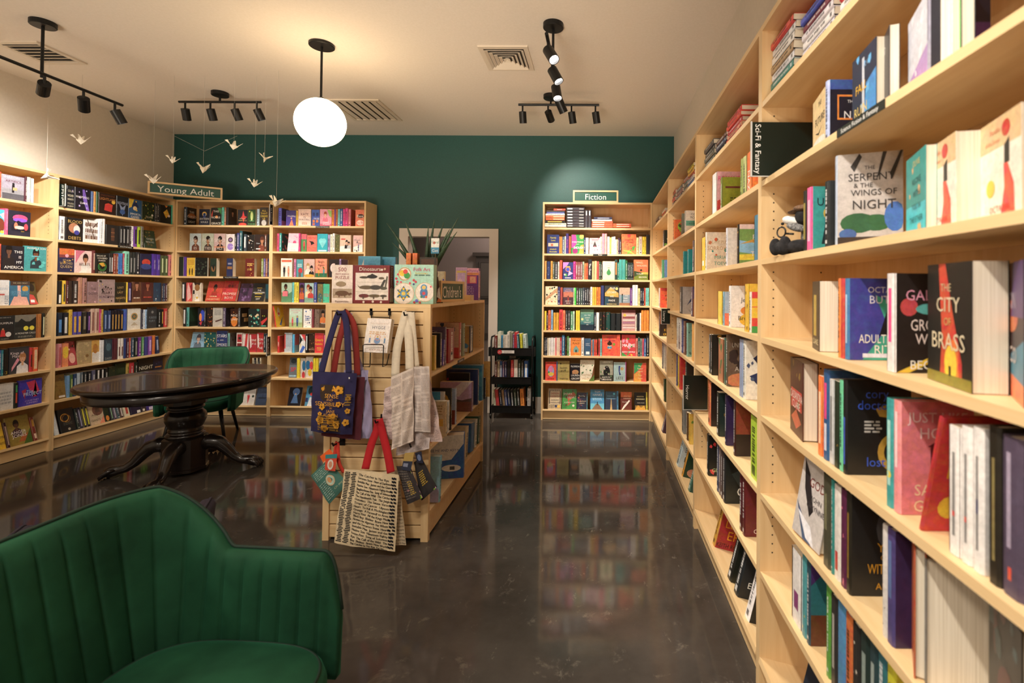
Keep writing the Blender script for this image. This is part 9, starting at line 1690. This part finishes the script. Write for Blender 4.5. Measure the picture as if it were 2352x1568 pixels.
s_ = MB().add([(-.135+.027*(1 if k%2 else .88)*math.cos(k*PI/14),-cy-.0122,.75+.027*(1 if k%2 else .88)*math.sin(k*PI/14)) for k in range(28)],[tuple(range(28))]).build('sticker', mat('sticker_red','c81f2a',.5), lb)
t = MB(); text(t,'Sale',lambda x,y:(-.135+x,-cy-.0128,.756+y),.011,(.9,.9,.9)); text(t,'Books',lambda x,y:(-.135+x,-cy-.0128,.742+y),.010,(.9,.9,.9)); text(t,'All Hardcovers',lambda x,y:(-.04+x,-cy-.0118,.759+y),.010,(.25,.2,.2)); text(t,'All Paperbacks',lambda x,y:(-.04+x,-cy-.0118,.744+y),.010,(.25,.2,.2))
t.build('lettering', ink_m, lb, kind='stuff')
# ------------------------------------------------------------------ plush toy on the Sci-Fi bay
pl = empty('plush_badger', (0,0,0), label='plush badger with a cap and a magnifying glass on the third shelf', cat='plush toy')
pl.matrix_world = frame('R') @ Matrix.Translation((-1.635,.075,1.5725)) @ Matrix.Rotation(.5,4,'Z')
fur = noise_mix(mat('plush_black','1a191b',.95),'141315','2a282a',(1,1,1),60,3,bump=.3); furw = noise_mix(mat('plush_white','e4e0da',.95),'d8d4ce','f0ece6',(1,1,1),60,3,bump=.3)
tweed = noise_mix(mat('tweed_grey','6a6866',.95),'3a3838','9a9896',(1,1,1),220,2,bump=.2); capm = noise_mix(mat('tweed_brown','6a4a34',.95),'4a3224','8a6a50',(1,1,1),160,2,bump=.2)
def ell(name, c, r, m, rx=0, ry=0, rz=0, parent=pl):
    return MB().lathe([(math.sin(PI*i/12), -math.cos(PI*i/12)) for i in range(13)], seg=18).xf(Matrix.Translation(c) @ Euler((rx,ry,rz)).to_matrix().to_4x4() @ Matrix.Diagonal((*r,1))).build(name, m, parent, True)
ell('coat_body',(0.03,.02,.062),(.045,.04,.06),tweed)
hd = ell('head',(.012,.0,.128),(.036,.034,.032),fur); ell('snout',(-.035,-.012,.118),(.034,.018,.016),furw,0,.25,.2,hd); ell('nose',(-.068,-.018,.111),(.006,.005,.005),fur,0,0,0,hd)
ell('cap',(.018,.0,.152),(.046,.042,.014),capm,0,.1); ell('cap_button',(.018,0,.167),(.006,.006,.005),capm); ell('cap_brim',(-.02,-.012,.146),(.022,.03,.004),capm,0,-.25)
ell('leg',(-.03,-.05,.025),(.045,.024,.024),fur,0,0,.3); ell('leg',(.035,-.055,.024),(.045,.024,.023),fur,0,0,.9)
ell('foot',(-.065,-.055,.03),(.018,.022,.029),fur); ell('foot',(.0,-.085,.03),(.018,.022,.029),fur)
ell('arm',(.0,-.03,.09),(.035,.013,.013),tweed,0,.3,.4)
mg = MB(); mg.tube([(-.045+.017*math.cos(k*PI/10),-.05,.078+.017*math.sin(k*PI/10)) for k in range(21)],.0028,8,cap=False).tube([(-.029,-.05,.072),(0,-.045,.068)],.0032,8).build('magnifying_glass', leg_m, pl, True)
MB().lathe([(.016,-.001),(.016,.001),(0,.0012)], seg=20).xf(Matrix.Translation((-.045,-.05,.078)) @ Matrix.Rotation(PI/2,4,'X')).build('glass_lens', acrylic_m, pl)

C.objects.unlink(_fo)
